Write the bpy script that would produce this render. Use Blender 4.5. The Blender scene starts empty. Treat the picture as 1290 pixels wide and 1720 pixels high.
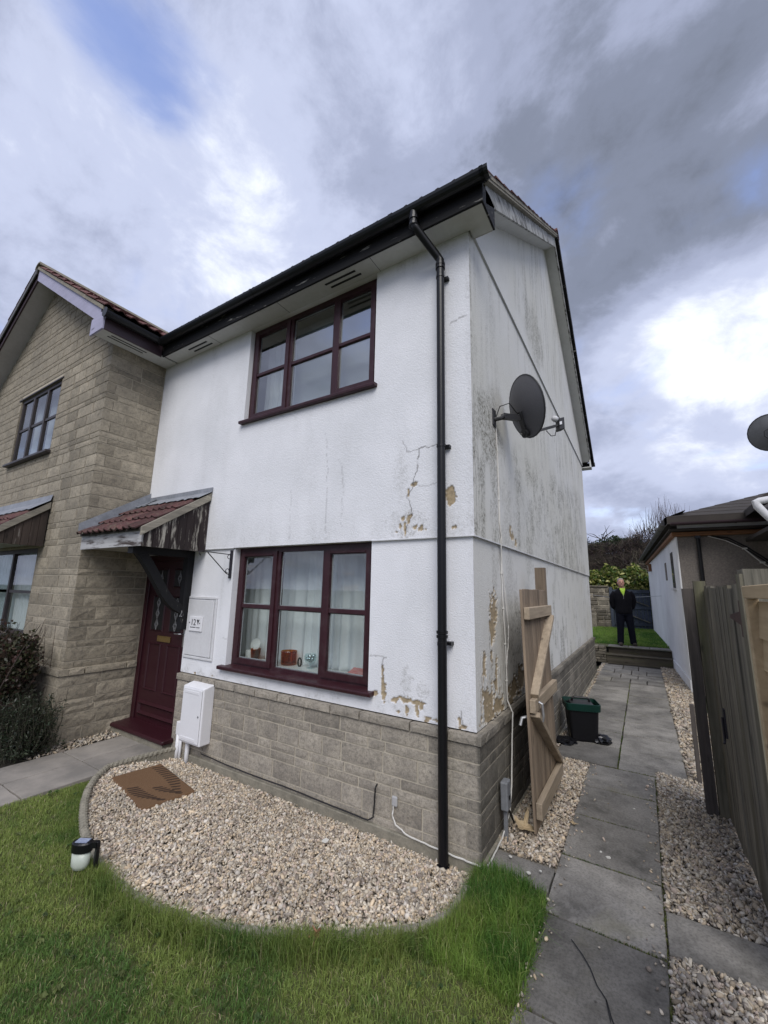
import bpy, bmesh, math, random
import numpy as np
from mathutils import Vector, Matrix

random.seed(7)
rng = np.random.default_rng(7)
SC = bpy.context.scene
COL = SC.collection

# ------------------------------------------------------------------ camera
CAM_POS = Vector((1.0514, -2.9483, 1.7397))
YAW, PITCH, ROLL, FPX = 0.55903, 0.18638, 0.021436, 687.912
_f = Vector((-math.sin(YAW)*math.cos(PITCH), math.cos(YAW)*math.cos(PITCH), math.sin(PITCH)))
_r = Vector((math.cos(YAW), math.sin(YAW), 0))
_u = _r.cross(_f)
_r2 = _r*math.cos(ROLL) + _u*math.sin(ROLL)
_u2 = _u*math.cos(ROLL) - _r*math.sin(ROLL)
cam_data = bpy.data.cameras.new('camera')
cam = bpy.data.objects.new('camera', cam_data)
COL.objects.link(cam)
mw = Matrix.Identity(4)
for i in range(3):
    mw[i][0], mw[i][1], mw[i][2], mw[i][3] = _r2[i], _u2[i], -_f[i], CAM_POS[i]
cam.matrix_world = mw
cam_data.sensor_fit = 'HORIZONTAL'
cam_data.sensor_width = 36.0
cam_data.lens = 36.0*FPX/1290.0
cam_data.clip_start = 0.05
cam_data.clip_end = 2000
SC.camera = cam

# ------------------------------------------------------------------ sky, sun, exposure
SUN_DIR = Vector((0.46, -0.78, 0.95)).normalized()       # towards the sun
world = bpy.data.worlds.new('World')
SC.world = world
world.use_nodes = True
wn = world.node_tree
wn.nodes.clear()
def W(t, **kw):
    n = wn.nodes.new(t)
    for k, v in kw.items():
        setattr(n, k, v)
    return n
out = W('ShaderNodeOutputWorld'); bg = W('ShaderNodeBackground')
bg.inputs['Strength'].default_value = 0.1
sky = W('ShaderNodeTexSky'); sky.sky_type = 'NISHITA'; sky.sun_disc = False
sky.sun_elevation = math.asin(SUN_DIR.z)
sky.sun_rotation = math.atan2(SUN_DIR.x, SUN_DIR.y)
sky.air_density = 1.4; sky.dust_density = 1.5; sky.ozone_density = 2.0
tc = W('ShaderNodeTexCoord'); sep = W('ShaderNodeSeparateXYZ')
wn.links.new(tc.outputs['Generated'], sep.inputs[0])
def wmath(op, a, b=None, c=None, clamp=False):
    n = W('ShaderNodeMath', operation=op); n.use_clamp = clamp
    for i, x in enumerate((a, b, c)):
        if x is None: continue
        if isinstance(x, (int, float)): n.inputs[i].default_value = x
        else: wn.links.new(x, n.inputs[i])
    return n.outputs[0]
zz = wmath('ADD', wmath('ABSOLUTE', sep.outputs['Z']), 0.22)
px_ = wmath('DIVIDE', sep.outputs['X'], zz); py_ = wmath('DIVIDE', sep.outputs['Y'], zz)
cmb = W('ShaderNodeCombineXYZ')
wn.links.new(px_, cmb.inputs[0]); wn.links.new(py_, cmb.inputs[1])
def wnoise(scale, detail, rough, off, dist=0.0, sx=1.0, sy=1.0, rz=0.0):
    mp = W('ShaderNodeMapping')
    mp.inputs['Location'].default_value = off
    mp.inputs['Rotation'].default_value = (0, 0, rz)
    mp.inputs['Scale'].default_value = (sx, sy, 1)
    wn.links.new(cmb.outputs[0], mp.inputs[0])
    n = W('ShaderNodeTexNoise')
    n.inputs['Scale'].default_value = scale; n.inputs['Detail'].default_value = detail
    n.inputs['Roughness'].default_value = rough; n.inputs['Distortion'].default_value = dist
    wn.links.new(mp.outputs[0], n.inputs['Vector'])
    return n.outputs['Fac']
def wramp(fac, stops):
    r = W('ShaderNodeValToRGB'); r.color_ramp.interpolation = 'EASE'
    e = r.color_ramp.elements
    while len(e) < len(stops): e.new(0.5)
    for el, (p, c) in zip(e, stops):
        el.position = p; el.color = (c[0], c[1], c[2], 1)
    wn.links.new(fac, r.inputs[0])
    return r.outputs[0]
def wblob(cx, cy, r, amt):
    """soft cloud mass round one point of the cloud plane, ragged by the noise"""
    dx = wmath('SUBTRACT', px_, cx); dy = wmath('SUBTRACT', py_, cy)
    d = wmath('DIVIDE', wmath('SQRT', wmath('ADD', wmath('MULTIPLY', dx, dx), wmath('MULTIPLY', dy, dy))), r)
    d = wmath('ADD', d, wmath('MULTIPLY', wmath('SUBTRACT', warp, 0.5), 1.5))
    n = W('ShaderNodeMapRange'); n.interpolation_type = 'SMOOTHSTEP'
    n.inputs['From Min'].default_value = 1.35; n.inputs['From Max'].default_value = 0.15
    n.inputs['To Min'].default_value = 0.0; n.inputs['To Max'].default_value = amt
    wn.links.new(d, n.inputs['Value'])
    return n.outputs[0]
warp = wnoise(2.6, 7, 0.58, (5.2, 1.7, 0), 0.4)
cover = wnoise(1.9, 7, 0.55, (1.3, 4.2, 0), 0.35)
n1 = wnoise(1.25, 5, 0.46, (7.7, 2.1, 3.0), 0.5, 1.0, 0.8, 0.5)
def dnoise(scale, detail, rough, off, dist):
    mp = W('ShaderNodeMapping'); mp.inputs['Location'].default_value = off; mp.inputs['Scale'].default_value = (1, 1, 1.5)
    wn.links.new(tc.outputs['Generated'], mp.inputs[0])
    n = W('ShaderNodeTexNoise'); n.inputs['Scale'].default_value = scale; n.inputs['Detail'].default_value = detail
    n.inputs['Roughness'].default_value = rough; n.inputs['Distortion'].default_value = dist
    wn.links.new(mp.outputs[0], n.inputs['Vector']); return n.outputs['Fac']
n2 = dnoise(4.2, 10, 0.64, (3.1, 1.2, 0.4), 0.25)
mixs = wmath('ADD', wmath('MULTIPLY', n1, 0.52), wmath('MULTIPLY', n2, 0.48))
for b_ in ((0.14, 0.70, 0.50, -0.17), (0.20, 1.40, 0.36, 0.14), (-0.1, 1.05, 0.30, -0.05), (-0.58, 0.40, 0.11, 0.05), (-0.23, 0.47, 0.11, 0.05), (-0.85, 0.30, 0.38, 0.035), (-0.35, 0.70, 0.30, -0.03), (0.25, 2.2, 0.6, 0.05)):
    mixs = wmath('ADD', mixs, wblob(*b_))
cloud = wramp(mixs, [(0.14, (0.80, 0.90, 1.12)), (0.31, (1.50, 1.70, 2.28)), (0.43, (2.5, 2.78, 3.8)), (0.56, (3.7, 4.05, 5.3)), (0.75, (7.6, 7.9, 8.5))])
covf = wramp(wmath('SUBTRACT', cover, wblob(-0.61, 0.20, 0.14, 0.17)), [(0.24, (0.12, 0.12, 0.12)), (0.46, (1, 1, 1))])
mixc = W('ShaderNodeMix'); mixc.data_type = 'RGBA'
skyc = W('ShaderNodeMix'); skyc.data_type = 'RGBA'; skyc.blend_type = 'MULTIPLY'
skyc.inputs[0].default_value = 1.0
wn.links.new(sky.outputs[0], skyc.inputs[6]); skyc.inputs[7].default_value = (1.5, 1.35, 1.6, 1)
wn.links.new(covf, mixc.inputs[0]); wn.links.new(skyc.outputs[2], mixc.inputs[6]); wn.links.new(cloud, mixc.inputs[7])
wn.links.new(mixc.outputs[2], bg.inputs['Color'])
wn.links.new(bg.outputs[0], out.inputs['Surface'])

sun_data = bpy.data.lights.new('sun', 'SUN')
sun_data.energy = 1.5
sun_data.angle = math.radians(38)
sun_data.color = (1.0, 0.97, 0.93)
sun = bpy.data.objects.new('sun', sun_data)
COL.objects.link(sun)
sun.rotation_euler = (-SUN_DIR).to_track_quat('-Z', 'Y').to_euler()
sun.location = (0, -5, 12)

vs = SC.view_settings
vs.view_transform = 'Standard'; vs.look = 'None'; vs.gamma = 1.0; vs.exposure = 0.74
try: vs.use_curve_mapping = False
except Exception: pass
SC.cycles.max_bounces = 8; SC.cycles.transparent_max_bounces = 12
SC.cycles.use_denoising = True

# ------------------------------------------------------------------ materials
MATS = {}
class NT:
    def __init__(s, name):
        s.m = bpy.data.materials.new(name); s.m.use_nodes = True
        s.t = s.m.node_tree; s.t.nodes.clear()
        s.o = s.n('ShaderNodeOutputMaterial')
        s.geo = s.n('ShaderNodeNewGeometry')
        MATS[name] = s.m
    def n(s, t, **kw):
        x = s.t.nodes.new(t)
        for k, v in kw.items(): setattr(x, k, v)
        return x
    def link(s, a, b): s.t.links.new(a, b)
    def setin(s, inp, v):
        if isinstance(v, bpy.types.NodeSocket): s.link(v, inp)
        elif isinstance(v, (tuple, list)) and len(v) == 3 and inp.type == 'RGBA': inp.default_value = (*v, 1)
        else: inp.default_value = v
    def pos(s, scale=(1, 1, 1), rot=(0, 0, 0), src=None):
        mp = s.n('ShaderNodeMapping'); mp.inputs['Scale'].default_value = scale; mp.inputs['Rotation'].default_value = rot
        s.link(src or s.geo.outputs['Position'], mp.inputs[0]); return mp.outputs[0]
    def noise(s, scale, detail=4, rough=0.55, vec=None, dist=0.0):
        x = s.n('ShaderNodeTexNoise'); x.inputs['Scale'].default_value = scale
        x.inputs['Detail'].default_value = detail; x.inputs['Roughness'].default_value = rough
        x.inputs['Distortion'].default_value = dist
        s.link(vec or s.geo.outputs['Position'], x.inputs['Vector']); return x.outputs['Fac']
    def ramp(s, fac, a, b, ca=(0, 0, 0), cb=(1, 1, 1)):
        r = s.n('ShaderNodeValToRGB'); e = r.color_ramp.elements
        e[0].position = a; e[0].color = (*ca, 1); e[1].position = b; e[1].color = (*cb, 1)
        s.link(fac, r.inputs[0]); return r.outputs[0]
    def mix(s, f, a, b, mode='MIX'):
        x = s.n('ShaderNodeMix'); x.data_type = 'RGBA'; x.blend_type = mode
        s.setin(x.inputs[0], f); s.setin(x.inputs[6], a); s.setin(x.inputs[7], b); return x.outputs[2]
    def math(s, op, a, b=0.0, clamp=False):
        x = s.n('ShaderNodeMath', operation=op); x.use_clamp = clamp
        s.setin(x.inputs[0], a); s.setin(x.inputs[1], b); return x.outputs[0]
    def rand(s, lo, hi):
        oi = s.n('ShaderNodeObjectInfo'); mr = s.n('ShaderNodeMapRange')
        mr.inputs['To Min'].default_value = lo; mr.inputs['To Max'].default_value = hi
        s.link(oi.outputs['Random'], mr.inputs['Value']); return mr.outputs[0]
    def attr(s, name):
        a = s.n('ShaderNodeAttribute'); a.attribute_name = name; return a
    def val(s, col, v):
        h = s.n('ShaderNodeHueSaturation'); s.setin(h.inputs['Color'], col); s.setin(h.inputs['Value'], v); return h.outputs[0]
    def bump(s, h, strength, dist):
        b = s.n('ShaderNodeBump'); b.inputs['Strength'].default_value = strength; b.inputs['Distance'].default_value = dist
        s.link(h, b.inputs['Height']); return b.outputs[0]
    def bsdf(s, col, rough=0.8, normal=None, metallic=0.0, spec=0.5, **kw):
        p = s.n('ShaderNodeBsdfPrincipled')
        s.setin(p.inputs['Base Color'], col); s.setin(p.inputs['Roughness'], rough)
        p.inputs['Metallic'].default_value = metallic
        p.inputs['Specular IOR Level'].default_value = spec
        for k, v in kw.items(): s.setin(p.inputs[k], v)
        if normal is not None: s.link(normal, p.inputs['Normal'])
        s.link(p.outputs[0], s.o.inputs['Surface']); return p

def simple(name, c, c2=None, rough=0.7, s1=6, s2=60, rnd=0.0, bump=0.0, bscale=80, bdist=0.003, metallic=0.0, spec=0.5, stretch=None, amt=0.5):
    t = NT(name)
    vec = t.pos(stretch) if stretch else None
    c2 = c2 or tuple(x*0.7 for x in c)
    n1 = t.noise(s1, 4, 0.6, vec); n2 = t.noise(s2, 3, 0.6, vec)
    f = t.math('ADD', t.math('MULTIPLY', n1, 0.6), t.math('MULTIPLY', n2, 0.4))
    col = t.mix(t.ramp(f, 0.5-0.25*amt-0.05, 0.5+0.25*amt+0.05), c, c2)
    if rnd: col = t.val(col, t.rand(1-rnd, 1+rnd))
    nm = t.bump(t.noise(bscale, 3, 0.6, vec), bump, bdist) if bump else None
    t.bsdf(col, rough, nm, metallic, spec)
    return t.m

def glass_mat(name, ior=1.9, tint=(0.92, 0.95, 0.95)):
    t = NT(name)
    fr = t.n('ShaderNodeFresnel'); fr.inputs['IOR'].default_value = ior
    tr = t.n('ShaderNodeBsdfTransparent'); tr.inputs['Color'].default_value = (*tint, 1)
    gl = t.n('ShaderNodeBsdfGlossy'); gl.inputs['Roughness'].default_value = 0.01
    wav = t.noise(2.2, 2, 0.4)
    t.link(t.bump(wav, 0.08, 0.01), gl.inputs['Normal'])
    mx = t.n('ShaderNodeMixShader')
    fac = t.math('MULTIPLY', fr.outputs[0], t.math('SUBTRACT', 1.0, t.geo.outputs['Backfacing']))
    t.link(fac, mx.inputs[0]); t.link(tr.outputs[0], mx.inputs[1]); t.link(gl.outputs[0], mx.inputs[2])
    t.link(mx.outputs[0], t.o.inputs['Surface']); return t.m
glass_mat('window_glass', 2.3)
glass_mat('reflective_glass', 3.6)
glass_mat('glass_ware', 1.5, (0.9, 0.95, 0.95))
glass_mat('amber_glass', 1.6, (0.75, 0.38, 0.08))

# painted roughcast render: attributes peel / dirt / crack are wear with shapes of their own
t = NT('white_render')
peel = t.attr('peel').outputs['Fac']; dirt = t.attr('dirt').outputs['Fac']; crack = t.attr('crack').outputs['Fac']
big = t.noise(1.3, 5, 0.6); sml = t.noise(22, 4, 0.65)
col = t.mix(t.ramp(big, 0.35, 0.7), (0.80, 0.805, 0.83), (0.70, 0.71, 0.73))
spk = t.noise(120, 2, 0.6)
col = t.mix(t.math('MULTIPLY', t.ramp(spk, 0.60, 0.75), t.ramp(t.noise(3.5, 4, 0.6), 0.45, 0.7), True), col, (0.36, 0.36, 0.36))
dn = t.math('MULTIPLY', dirt, t.ramp(t.noise(36, 6, 0.85), 0.45, 0.60), True)
dn2 = t.math('ADD', t.math('MULTIPLY', dn, 0.95), t.math('MULTIPLY', dirt, 0.16), True)
col = t.mix(t.math('MULTIPLY', t.attr('film').outputs['Fac'], 0.8), col, (0.62, 0.605, 0.53))
col = t.mix(dn2, col, (0.15, 0.142, 0.108))
pc = t.mix(t.ramp(t.noise(40, 4, 0.6), 0.35, 0.7), (0.44, 0.35, 0.225), (0.28, 0.225, 0.15))
col = t.mix(peel, col, pc)
col = t.mix(crack, col, (0.10, 0.09, 0.08))
h = t.math('ADD', t.noise(85, 3, 0.55), t.math('MULTIPLY', t.noise(220, 2, 0.6), 0.35))
h = t.math('SUBTRACT', t.math('MULTIPLY', h, t.math('SUBTRACT', 1.0, t.math('MULTIPLY', peel, 0.75))), t.math('MULTIPLY', crack, 0.8))
t.bsdf(col, 0.85, t.bump(h, 0.6, 0.006), spec=0.3)

# reconstituted stone blocks
t = NT('stone_block')
n1 = t.noise(5.5, 5, 0.6); n2 = t.noise(90, 4, 0.7)
c = t.mix(t.ramp(n1, 0.35, 0.68), (0.455, 0.397, 0.302), (0.325, 0.284, 0.218))
c = t.mix(t.math('MULTIPLY', t.ramp(t.noise(30, 6, 0.8), 0.46, 0.64), 0.75), c, (0.145, 0.132, 0.11))
c = t.mix(t.math('MULTIPLY', t.ramp(n2, 0.42, 0.75), 0.5), c, (0.155, 0.145, 0.12))
st = t.noise(0.9, 4, 0.6)
c = t.mix(t.math('MULTIPLY', t.ramp(st, 0.48, 0.72), 0.45), c, (0.16, 0.145, 0.12))
c = t.mix(t.ramp(t.noise(210, 2, 0.5), 0.70, 0.78), c, (0.62, 0.60, 0.54))
c = t.val(c, t.rand(0.72, 1.12))
h = t.math('ADD', t.noise(48, 5, 0.68), t.math('MULTIPLY', t.noise(170, 3, 0.6), 0.5))
t.bsdf(c, 0.92, t.bump(h, 0.8, 0.006), spec=0.2)
simple('plinth_mortar', (0.50, 0.45, 0.36), (0.36, 0.325, 0.26), 0.95, 4, 70, bump=0.6, bscale=120)
simple('mortar', (0.52, 0.465, 0.36), (0.36, 0.32, 0.25), 0.95, 4, 70, bump=0.6, bscale=120)
t = NT('plinth_block')
n1 = t.noise(6.5, 5, 0.6); n2 = t.noise(90, 4, 0.7)
c = t.mix(t.ramp(n1, 0.35, 0.68), (0.43, 0.385, 0.315), (0.30, 0.27, 0.228))
c = t.mix(t.math('MULTIPLY', t.ramp(t.noise(34, 6, 0.8), 0.46, 0.64), 0.75), c, (0.145, 0.132, 0.112))
c = t.mix(t.math('MULTIPLY', t.ramp(n2, 0.42, 0.75), 0.6), c, (0.145, 0.135, 0.12))
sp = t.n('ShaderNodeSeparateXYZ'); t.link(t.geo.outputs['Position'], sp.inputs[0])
c = t.mix(t.ramp(t.noise(210, 2, 0.5), 0.70, 0.78), c, (0.60, 0.585, 0.55))
alg_shade = t.math('MULTIPLY', t.ramp(sp.outputs['X'], 0.0, 0.02), t.ramp(t.noise(1.8, 4, 0.6), 0.2, 0.5), True)  # side plinth darkened: algae, with the shade behind the gate painted in
c = t.mix(t.math('MULTIPLY', alg_shade, 0.72), c, (0.075, 0.072, 0.062))
c = t.val(c, t.rand(0.78, 1.14))
h = t.math('ADD', t.noise(48, 5, 0.68), t.math('MULTIPLY', t.noise(170, 3, 0.6), 0.5))
t.bsdf(c, 0.92, t.bump(h, 0.8, 0.005), spec=0.2)

def wood(name, c, c2, rough=0.75, axis='z', rnd=0.12, gs=1.0, bump=0.35, extra=None):
    t = NT(name)
    st = {'z': (34, 34, 1.6), 'y': (34, 1.6, 34), 'x': (1.6, 34, 34)}[axis]
    v = t.pos(tuple(a*gs for a in st))
    g = t.noise(1.0, 6, 0.65, v, 0.6); b = t.noise(2.2, 4, 0.6)
    g2 = t.noise(1.0, 5, 0.6, t.pos(tuple(a*gs*(0.42 if a > 2 else 0.7) for a in st)), 0.4)
    gm = t.math('ADD', t.math('MULTIPLY', g, 0.5), t.math('MULTIPLY', g2, 0.5))
    col = t.mix(t.ramp(gm, 0.38, 0.62), c, c2)
    col = t.mix(t.math('MULTIPLY', t.ramp(b, 0.4, 0.75), 0.35), col, tuple(x*0.55 for x in c2))
    if extra:
        col = t.mix(t.ramp(t.noise(extra[1], 5, 0.7, t.pos({'z': (2.2, 2.2, 0.35), 'y': (2.2, 0.35, 2.2), 'x': (0.35, 2.2, 2.2)}[axis])), extra[2], extra[3]), col, extra[0])
    vk = t.n('ShaderNodeTexVoronoi'); vk.inputs['Scale'].default_value = 1.0
    ks = {'z': (9, 9, 2.6), 'y': (9, 2.6, 9), 'x': (2.6, 9, 9)}[axis]
    t.link(t.pos(ks), vk.inputs['Vector'])
    col = t.mix(t.math('MULTIPLY', t.ramp(vk.outputs['Distance'], 0.06, 0.15, (1, 1, 1), (0, 0, 0)), 0.75), col, tuple(x*0.3 for x in c2))
    if rnd: col = t.val(col, t.rand(1-rnd, 1+rnd))
    t.bsdf(col, rough, t.bump(g, bump, 0.004), spec=0.3)
    return t.m
wood('new_timber', (0.31, 0.24, 0.172), (0.155, 0.118, 0.085), rnd=0.18)
wood('new_timber_rail', (0.42, 0.34, 0.245), (0.26, 0.208, 0.15), axis='y', rnd=0.10)
wood('grey_timber', (0.25, 0.228, 0.18), (0.072, 0.068, 0.052), rnd=0.22, extra=((0.135, 0.14, 0.06), 1.6, 0.58, 0.8), bump=0.7)
wood('dark_timber', (0.105, 0.09, 0.08), (0.045, 0.04, 0.036), rnd=0.1, extra=((0.16, 0.15, 0.14), 3.0, 0.55, 0.8))
wood('green_timber', (0.20, 0.18, 0.13), (0.085, 0.08, 0.055), rnd=0.12, extra=((0.125, 0.13, 0.055), 1.4, 0.5, 0.75), bump=0.6)
wood('lap_timber', (0.56, 0.43, 0.26), (0.42, 0.31, 0.18), axis='y', rnd=0.06)
wood('slate_paint_timber', (0.075, 0.09, 0.115), (0.05, 0.06, 0.08), rnd=0.08)
wood('black_flaking_boards', (0.028, 0.02, 0.02), (0.02, 0.014, 0.014), rnd=0.2, extra=((0.33, 0.31, 0.27), 9.0, 0.52, 0.62), bump=0.6)
wood('brown_boards', (0.075, 0.055, 0.045), (0.035, 0.027, 0.022), rnd=0.2, extra=((0.22, 0.20, 0.18), 7.0, 0.62, 0.72), bump=0.5)
wood('black_flaking_fascia', (0.010, 0.010, 0.011), (0.006, 0.006, 0.007), axis='x', rnd=0, extra=((0.30, 0.29, 0.26), 7.5, 0.60, 0.68), bump=0.6)
wood('flaking_white_board', (0.52, 0.52, 0.52), (0.40, 0.40, 0.40), axis='x', rnd=0, extra=((0.07, 0.055, 0.05), 6.0, 0.48, 0.62), bump=0.6)
wood('flaking_barge', (0.50, 0.50, 0.48), (0.40, 0.40, 0.385), axis='y', rnd=0.05, extra=((0.075, 0.07, 0.06), 9.0, 0.47, 0.62), bump=0.6)
wood('lichen_board', (0.33, 0.30, 0.245), (0.19, 0.175, 0.145), axis='y', rnd=0.05, extra=((0.40, 0.38, 0.30), 14.0, 0.55, 0.7))
wood('black_post', (0.009, 0.009, 0.011), (0.006, 0.006, 0.007), rnd=0, rough=0.65, extra=((0.35, 0.33, 0.29), 10.0, 0.64, 0.70))
wood('lilac_barge', (0.42, 0.41, 0.54), (0.36, 0.35, 0.47), axis='x', rnd=0, extra=((0.16, 0.15, 0.2), 6.0, 0.66, 0.74))
wood('bare_batten', (0.30, 0.145, 0.07), (0.17, 0.08, 0.04), axis='x', rnd=0)
wood('sleeper', (0.16, 0.135, 0.10), (0.085, 0.075, 0.055), axis='x', rnd=0.12, extra=((0.11, 0.12, 0.05), 3.0, 0.55, 0.75))

t = NT('burgundy_upvc')
g = t.noise(1.0, 5, 0.6, t.pos((60, 60, 3)))
col = t.mix(t.ramp(g, 0.35, 0.7), (0.042, 0.0115, 0.0165), (0.026, 0.0065, 0.0095))
col = t.mix(t.math('MULTIPLY', t.ramp(t.noise(9, 5, 0.7), 0.5, 0.75), 0.25), col, (0.12, 0.095, 0.095))
t.bsdf(col, 0.42, t.bump(g, 0.12, 0.002), spec=0.4)
simple('door_burgundy', (0.036, 0.0052, 0.0105), (0.023, 0.0038, 0.0075), 0.45, 8, 60, stretch=(30, 30, 2), bump=0.1)
simple('dark_brown_frame', (0.040, 0.030, 0.030), (0.025, 0.02, 0.02), 0.5)
simple('gasket', (0.01, 0.01, 0.011), rough=0.6)
simple('spacer', (0.55, 0.55, 0.56), rough=0.4)
simple('black_plastic', (0.007, 0.007, 0.009), (0.005, 0.005, 0.006), 0.36, 5, 80, spec=0.35)
simple('black_gutter', (0.007, 0.010, 0.014), (0.012, 0.012, 0.013), 0.42, 5, 40, spec=0.35)
simple('grey_gutter', (0.11, 0.105, 0.10), (0.06, 0.058, 0.055), 0.6, 6, 50)
simple('brown_gutter', (0.045, 0.025, 0.032), (0.03, 0.018, 0.022), 0.5, 6, 50)
simple('white_plastic', (0.78, 0.78, 0.80), (0.70, 0.70, 0.72), 0.45, 3, 50, amt=0.8)
simple('aged_white', (0.66, 0.665, 0.68), (0.55, 0.55, 0.56), 0.8, 3, 40, bump=0.2)
simple('soffit_white', (0.66, 0.665, 0.65), (0.55, 0.55, 0.53), 0.7, 2.2, 20)
simple('soffit_stained', (0.52, 0.51, 0.47), (0.33, 0.30, 0.25), 0.8, 7, 40)
simple('soffit_lilac', (0.52, 0.51, 0.53), (0.42, 0.41, 0.42), 0.7, 3, 20)
simple('white_cable', (0.68, 0.67, 0.64), (0.55, 0.53, 0.48), 0.5)
simple('conduit_grey', (0.22, 0.23, 0.245), (0.15, 0.155, 0.165), 0.5, 8, 60)
simple('brass', (0.45, 0.32, 0.13), (0.30, 0.21, 0.09), 0.35, metallic=0.8)
simple('steel', (0.55, 0.55, 0.56), (0.4, 0.4, 0.4), 0.3, metallic=0.9)
simple('galvanised', (0.42, 0.43, 0.44), (0.3, 0.3, 0.31), 0.45, metallic=0.6)
simple('rust_iron', (0.075, 0.035, 0.028), (0.04, 0.022, 0.02), 0.85, 20, 90, bump=0.4)
simple('black_iron', (0.012, 0.011, 0.02), (0.02, 0.018, 0.022), 0.5)
simple('lead_flashing', (0.27, 0.285, 0.315), (0.155, 0.165, 0.185), 0.55, 7, 60, bump=0.35, bscale=18, bdist=0.012)
t = NT('red_tile')
n1 = t.noise(9, 4, 0.6); n2 = t.noise(70, 3, 0.6)
c = t.mix(t.ramp(n1, 0.35, 0.7), (0.105, 0.045, 0.043), (0.06, 0.030, 0.030))
c = t.mix(t.math('MULTIPLY', t.ramp(n2, 0.55, 0.75), 0.5), c, (0.20, 0.17, 0.13))
c = t.mix(t.math('MULTIPLY', t.ramp(t.noise(16, 5, 0.7), 0.55, 0.68), 0.7), c, (0.13, 0.125, 0.085))
c = t.val(c, t.rand(0.65, 1.3)); t.bsdf(c, 0.75, t.bump(n2, 0.3, 0.003), spec=0.3)
t = NT('brown_tile')
n1 = t.noise(9, 4, 0.6); n2 = t.noise(70, 3, 0.6)
c = t.mix(t.ramp(n1, 0.35, 0.7), (0.15, 0.062, 0.055), (0.08, 0.040, 0.037))
c = t.mix(t.math('MULTIPLY', t.ramp(n2, 0.52, 0.72), 0.6), c, (0.16, 0.145, 0.11))
c = t.val(c, t.rand(0.7, 1.25)); t.bsdf(c, 0.85, t.bump(n2, 0.3, 0.003), spec=0.25)
simple('verge_mortar', (0.31, 0.28, 0.22), (0.17, 0.155, 0.125), 0.95, 14, 80, bump=0.5)
simple('dark_felt_roof', (0.052, 0.043, 0.037), (0.034, 0.029, 0.026), 0.9, 3, 60, bump=0.2)
simple('pebbledash', (0.27, 0.235, 0.205), (0.14, 0.125, 0.11), 0.95, 35, 110, bump=1.0, bscale=75, bdist=0.012)
t = NT('bungalow_white')
big = t.noise(1.1, 5, 0.6)
col = t.mix(t.ramp(big, 0.35, 0.7), (0.80, 0.80, 0.80), (0.68, 0.68, 0.675))
st = t.noise(1.0, 5, 0.7, t.pos((8, 8, 0.7)))
col = t.mix(t.math('MULTIPLY', t.ramp(st, 0.56, 0.8), 0.3), col, (0.35, 0.34, 0.29))
t.bsdf(col, 0.85, t.bump(t.noise(70, 3), 0.4, 0.004), spec=0.3)
t = NT('concrete_slab')
n1 = t.noise(2.6, 5, 0.62); n2 = t.noise(16, 4, 0.65); n3 = t.noise(190, 3, 0.7)
c = t.mix(t.ramp(n1, 0.36, 0.66), (0.31, 0.292, 0.262), (0.125, 0.118, 0.106))
c = t.mix(t.math('MULTIPLY', t.ramp(n2, 0.45, 0.72), 0.55), c, (0.30, 0.285, 0.26))
c = t.mix(t.math('MULTIPLY', t.ramp(t.noise(65, 4, 0.75), 0.45, 0.72), 0.6), c, (0.06, 0.058, 0.052))
vo = t.n('ShaderNodeTexVoronoi'); vo.inputs['Scale'].default_value = 4.2; vo.inputs['Randomness'].default_value = 1.0
wv = t.n('ShaderNodeVectorMath', operation='MULTIPLY_ADD')
t.link(t.geo.outputs['Position'], vo.inputs['Vector'])
spot = t.ramp(t.math('ADD', vo.outputs['Distance'], t.math('MULTIPLY', t.noise(14, 3), 0.05)), 0.085, 0.10, (1, 1, 1), (0, 0, 0))
c = t.mix(t.math('MULTIPLY', spot, t.ramp(t.noise(1.7, 3), 0.52, 0.60), True), c, (0.045, 0.043, 0.04))
c = t.mix(t.math('MULTIPLY', t.ramp(t.noise(1.9, 4, 0.6), 0.58, 0.76), 0.45), c, (0.20, 0.185, 0.11))
c = t.val(c, t.rand(0.72, 1.18))
t.bsdf(c, 0.88, t.bump(t.math('ADD', n3, n2), 0.5, 0.003), spec=0.25)
t = NT('buff_slab')
n1 = t.noise(3.2, 5, 0.62); n3 = t.noise(150, 3, 0.7)
c = t.mix(t.ramp(n1, 0.36, 0.66), (0.33, 0.30, 0.265), (0.215, 0.20, 0.18))
c = t.mix(t.math('MULTIPLY', t.ramp(n3, 0.55, 0.8), 0.4), c, (0.12, 0.11, 0.10))
c = t.val(c, t.rand(0.88, 1.1)); t.bsdf(c, 0.88, t.bump(n3, 0.3, 0.002), spec=0.25)
simple('edging_concrete', (0.29, 0.265, 0.21), (0.15, 0.14, 0.11), 0.92, 11, 70, bump=0.5, bscale=60)
simple('soil', (0.045, 0.036, 0.026), (0.028, 0.024, 0.016), 0.95, 5, 60, bump=0.6, bscale=50, bdist=0.01)
simple('turf_base', (0.065, 0.085, 0.022), (0.085, 0.078, 0.032), 0.95, 3, 60, bump=0.7, bscale=60, bdist=0.012)
simple('far_ground', (0.05, 0.065, 0.025), (0.06, 0.058, 0.035), 0.95, 0.4, 8)
simple('gravel_base', (0.27, 0.245, 0.20), (0.15, 0.135, 0.11), 0.95, 20, 90, bump=0.9, bscale=60, bdist=0.012)
t = NT('gravel')
a = t.attr('tint').outputs['Color']
t.bsdf(t.mix(t.math('MULTIPLY', t.noise(140, 3), 0.45), a, t.val(a, 0.55)), 0.85, t.bump(t.noise(260, 2), 0.3, 0.002), spec=0.3)
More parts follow.
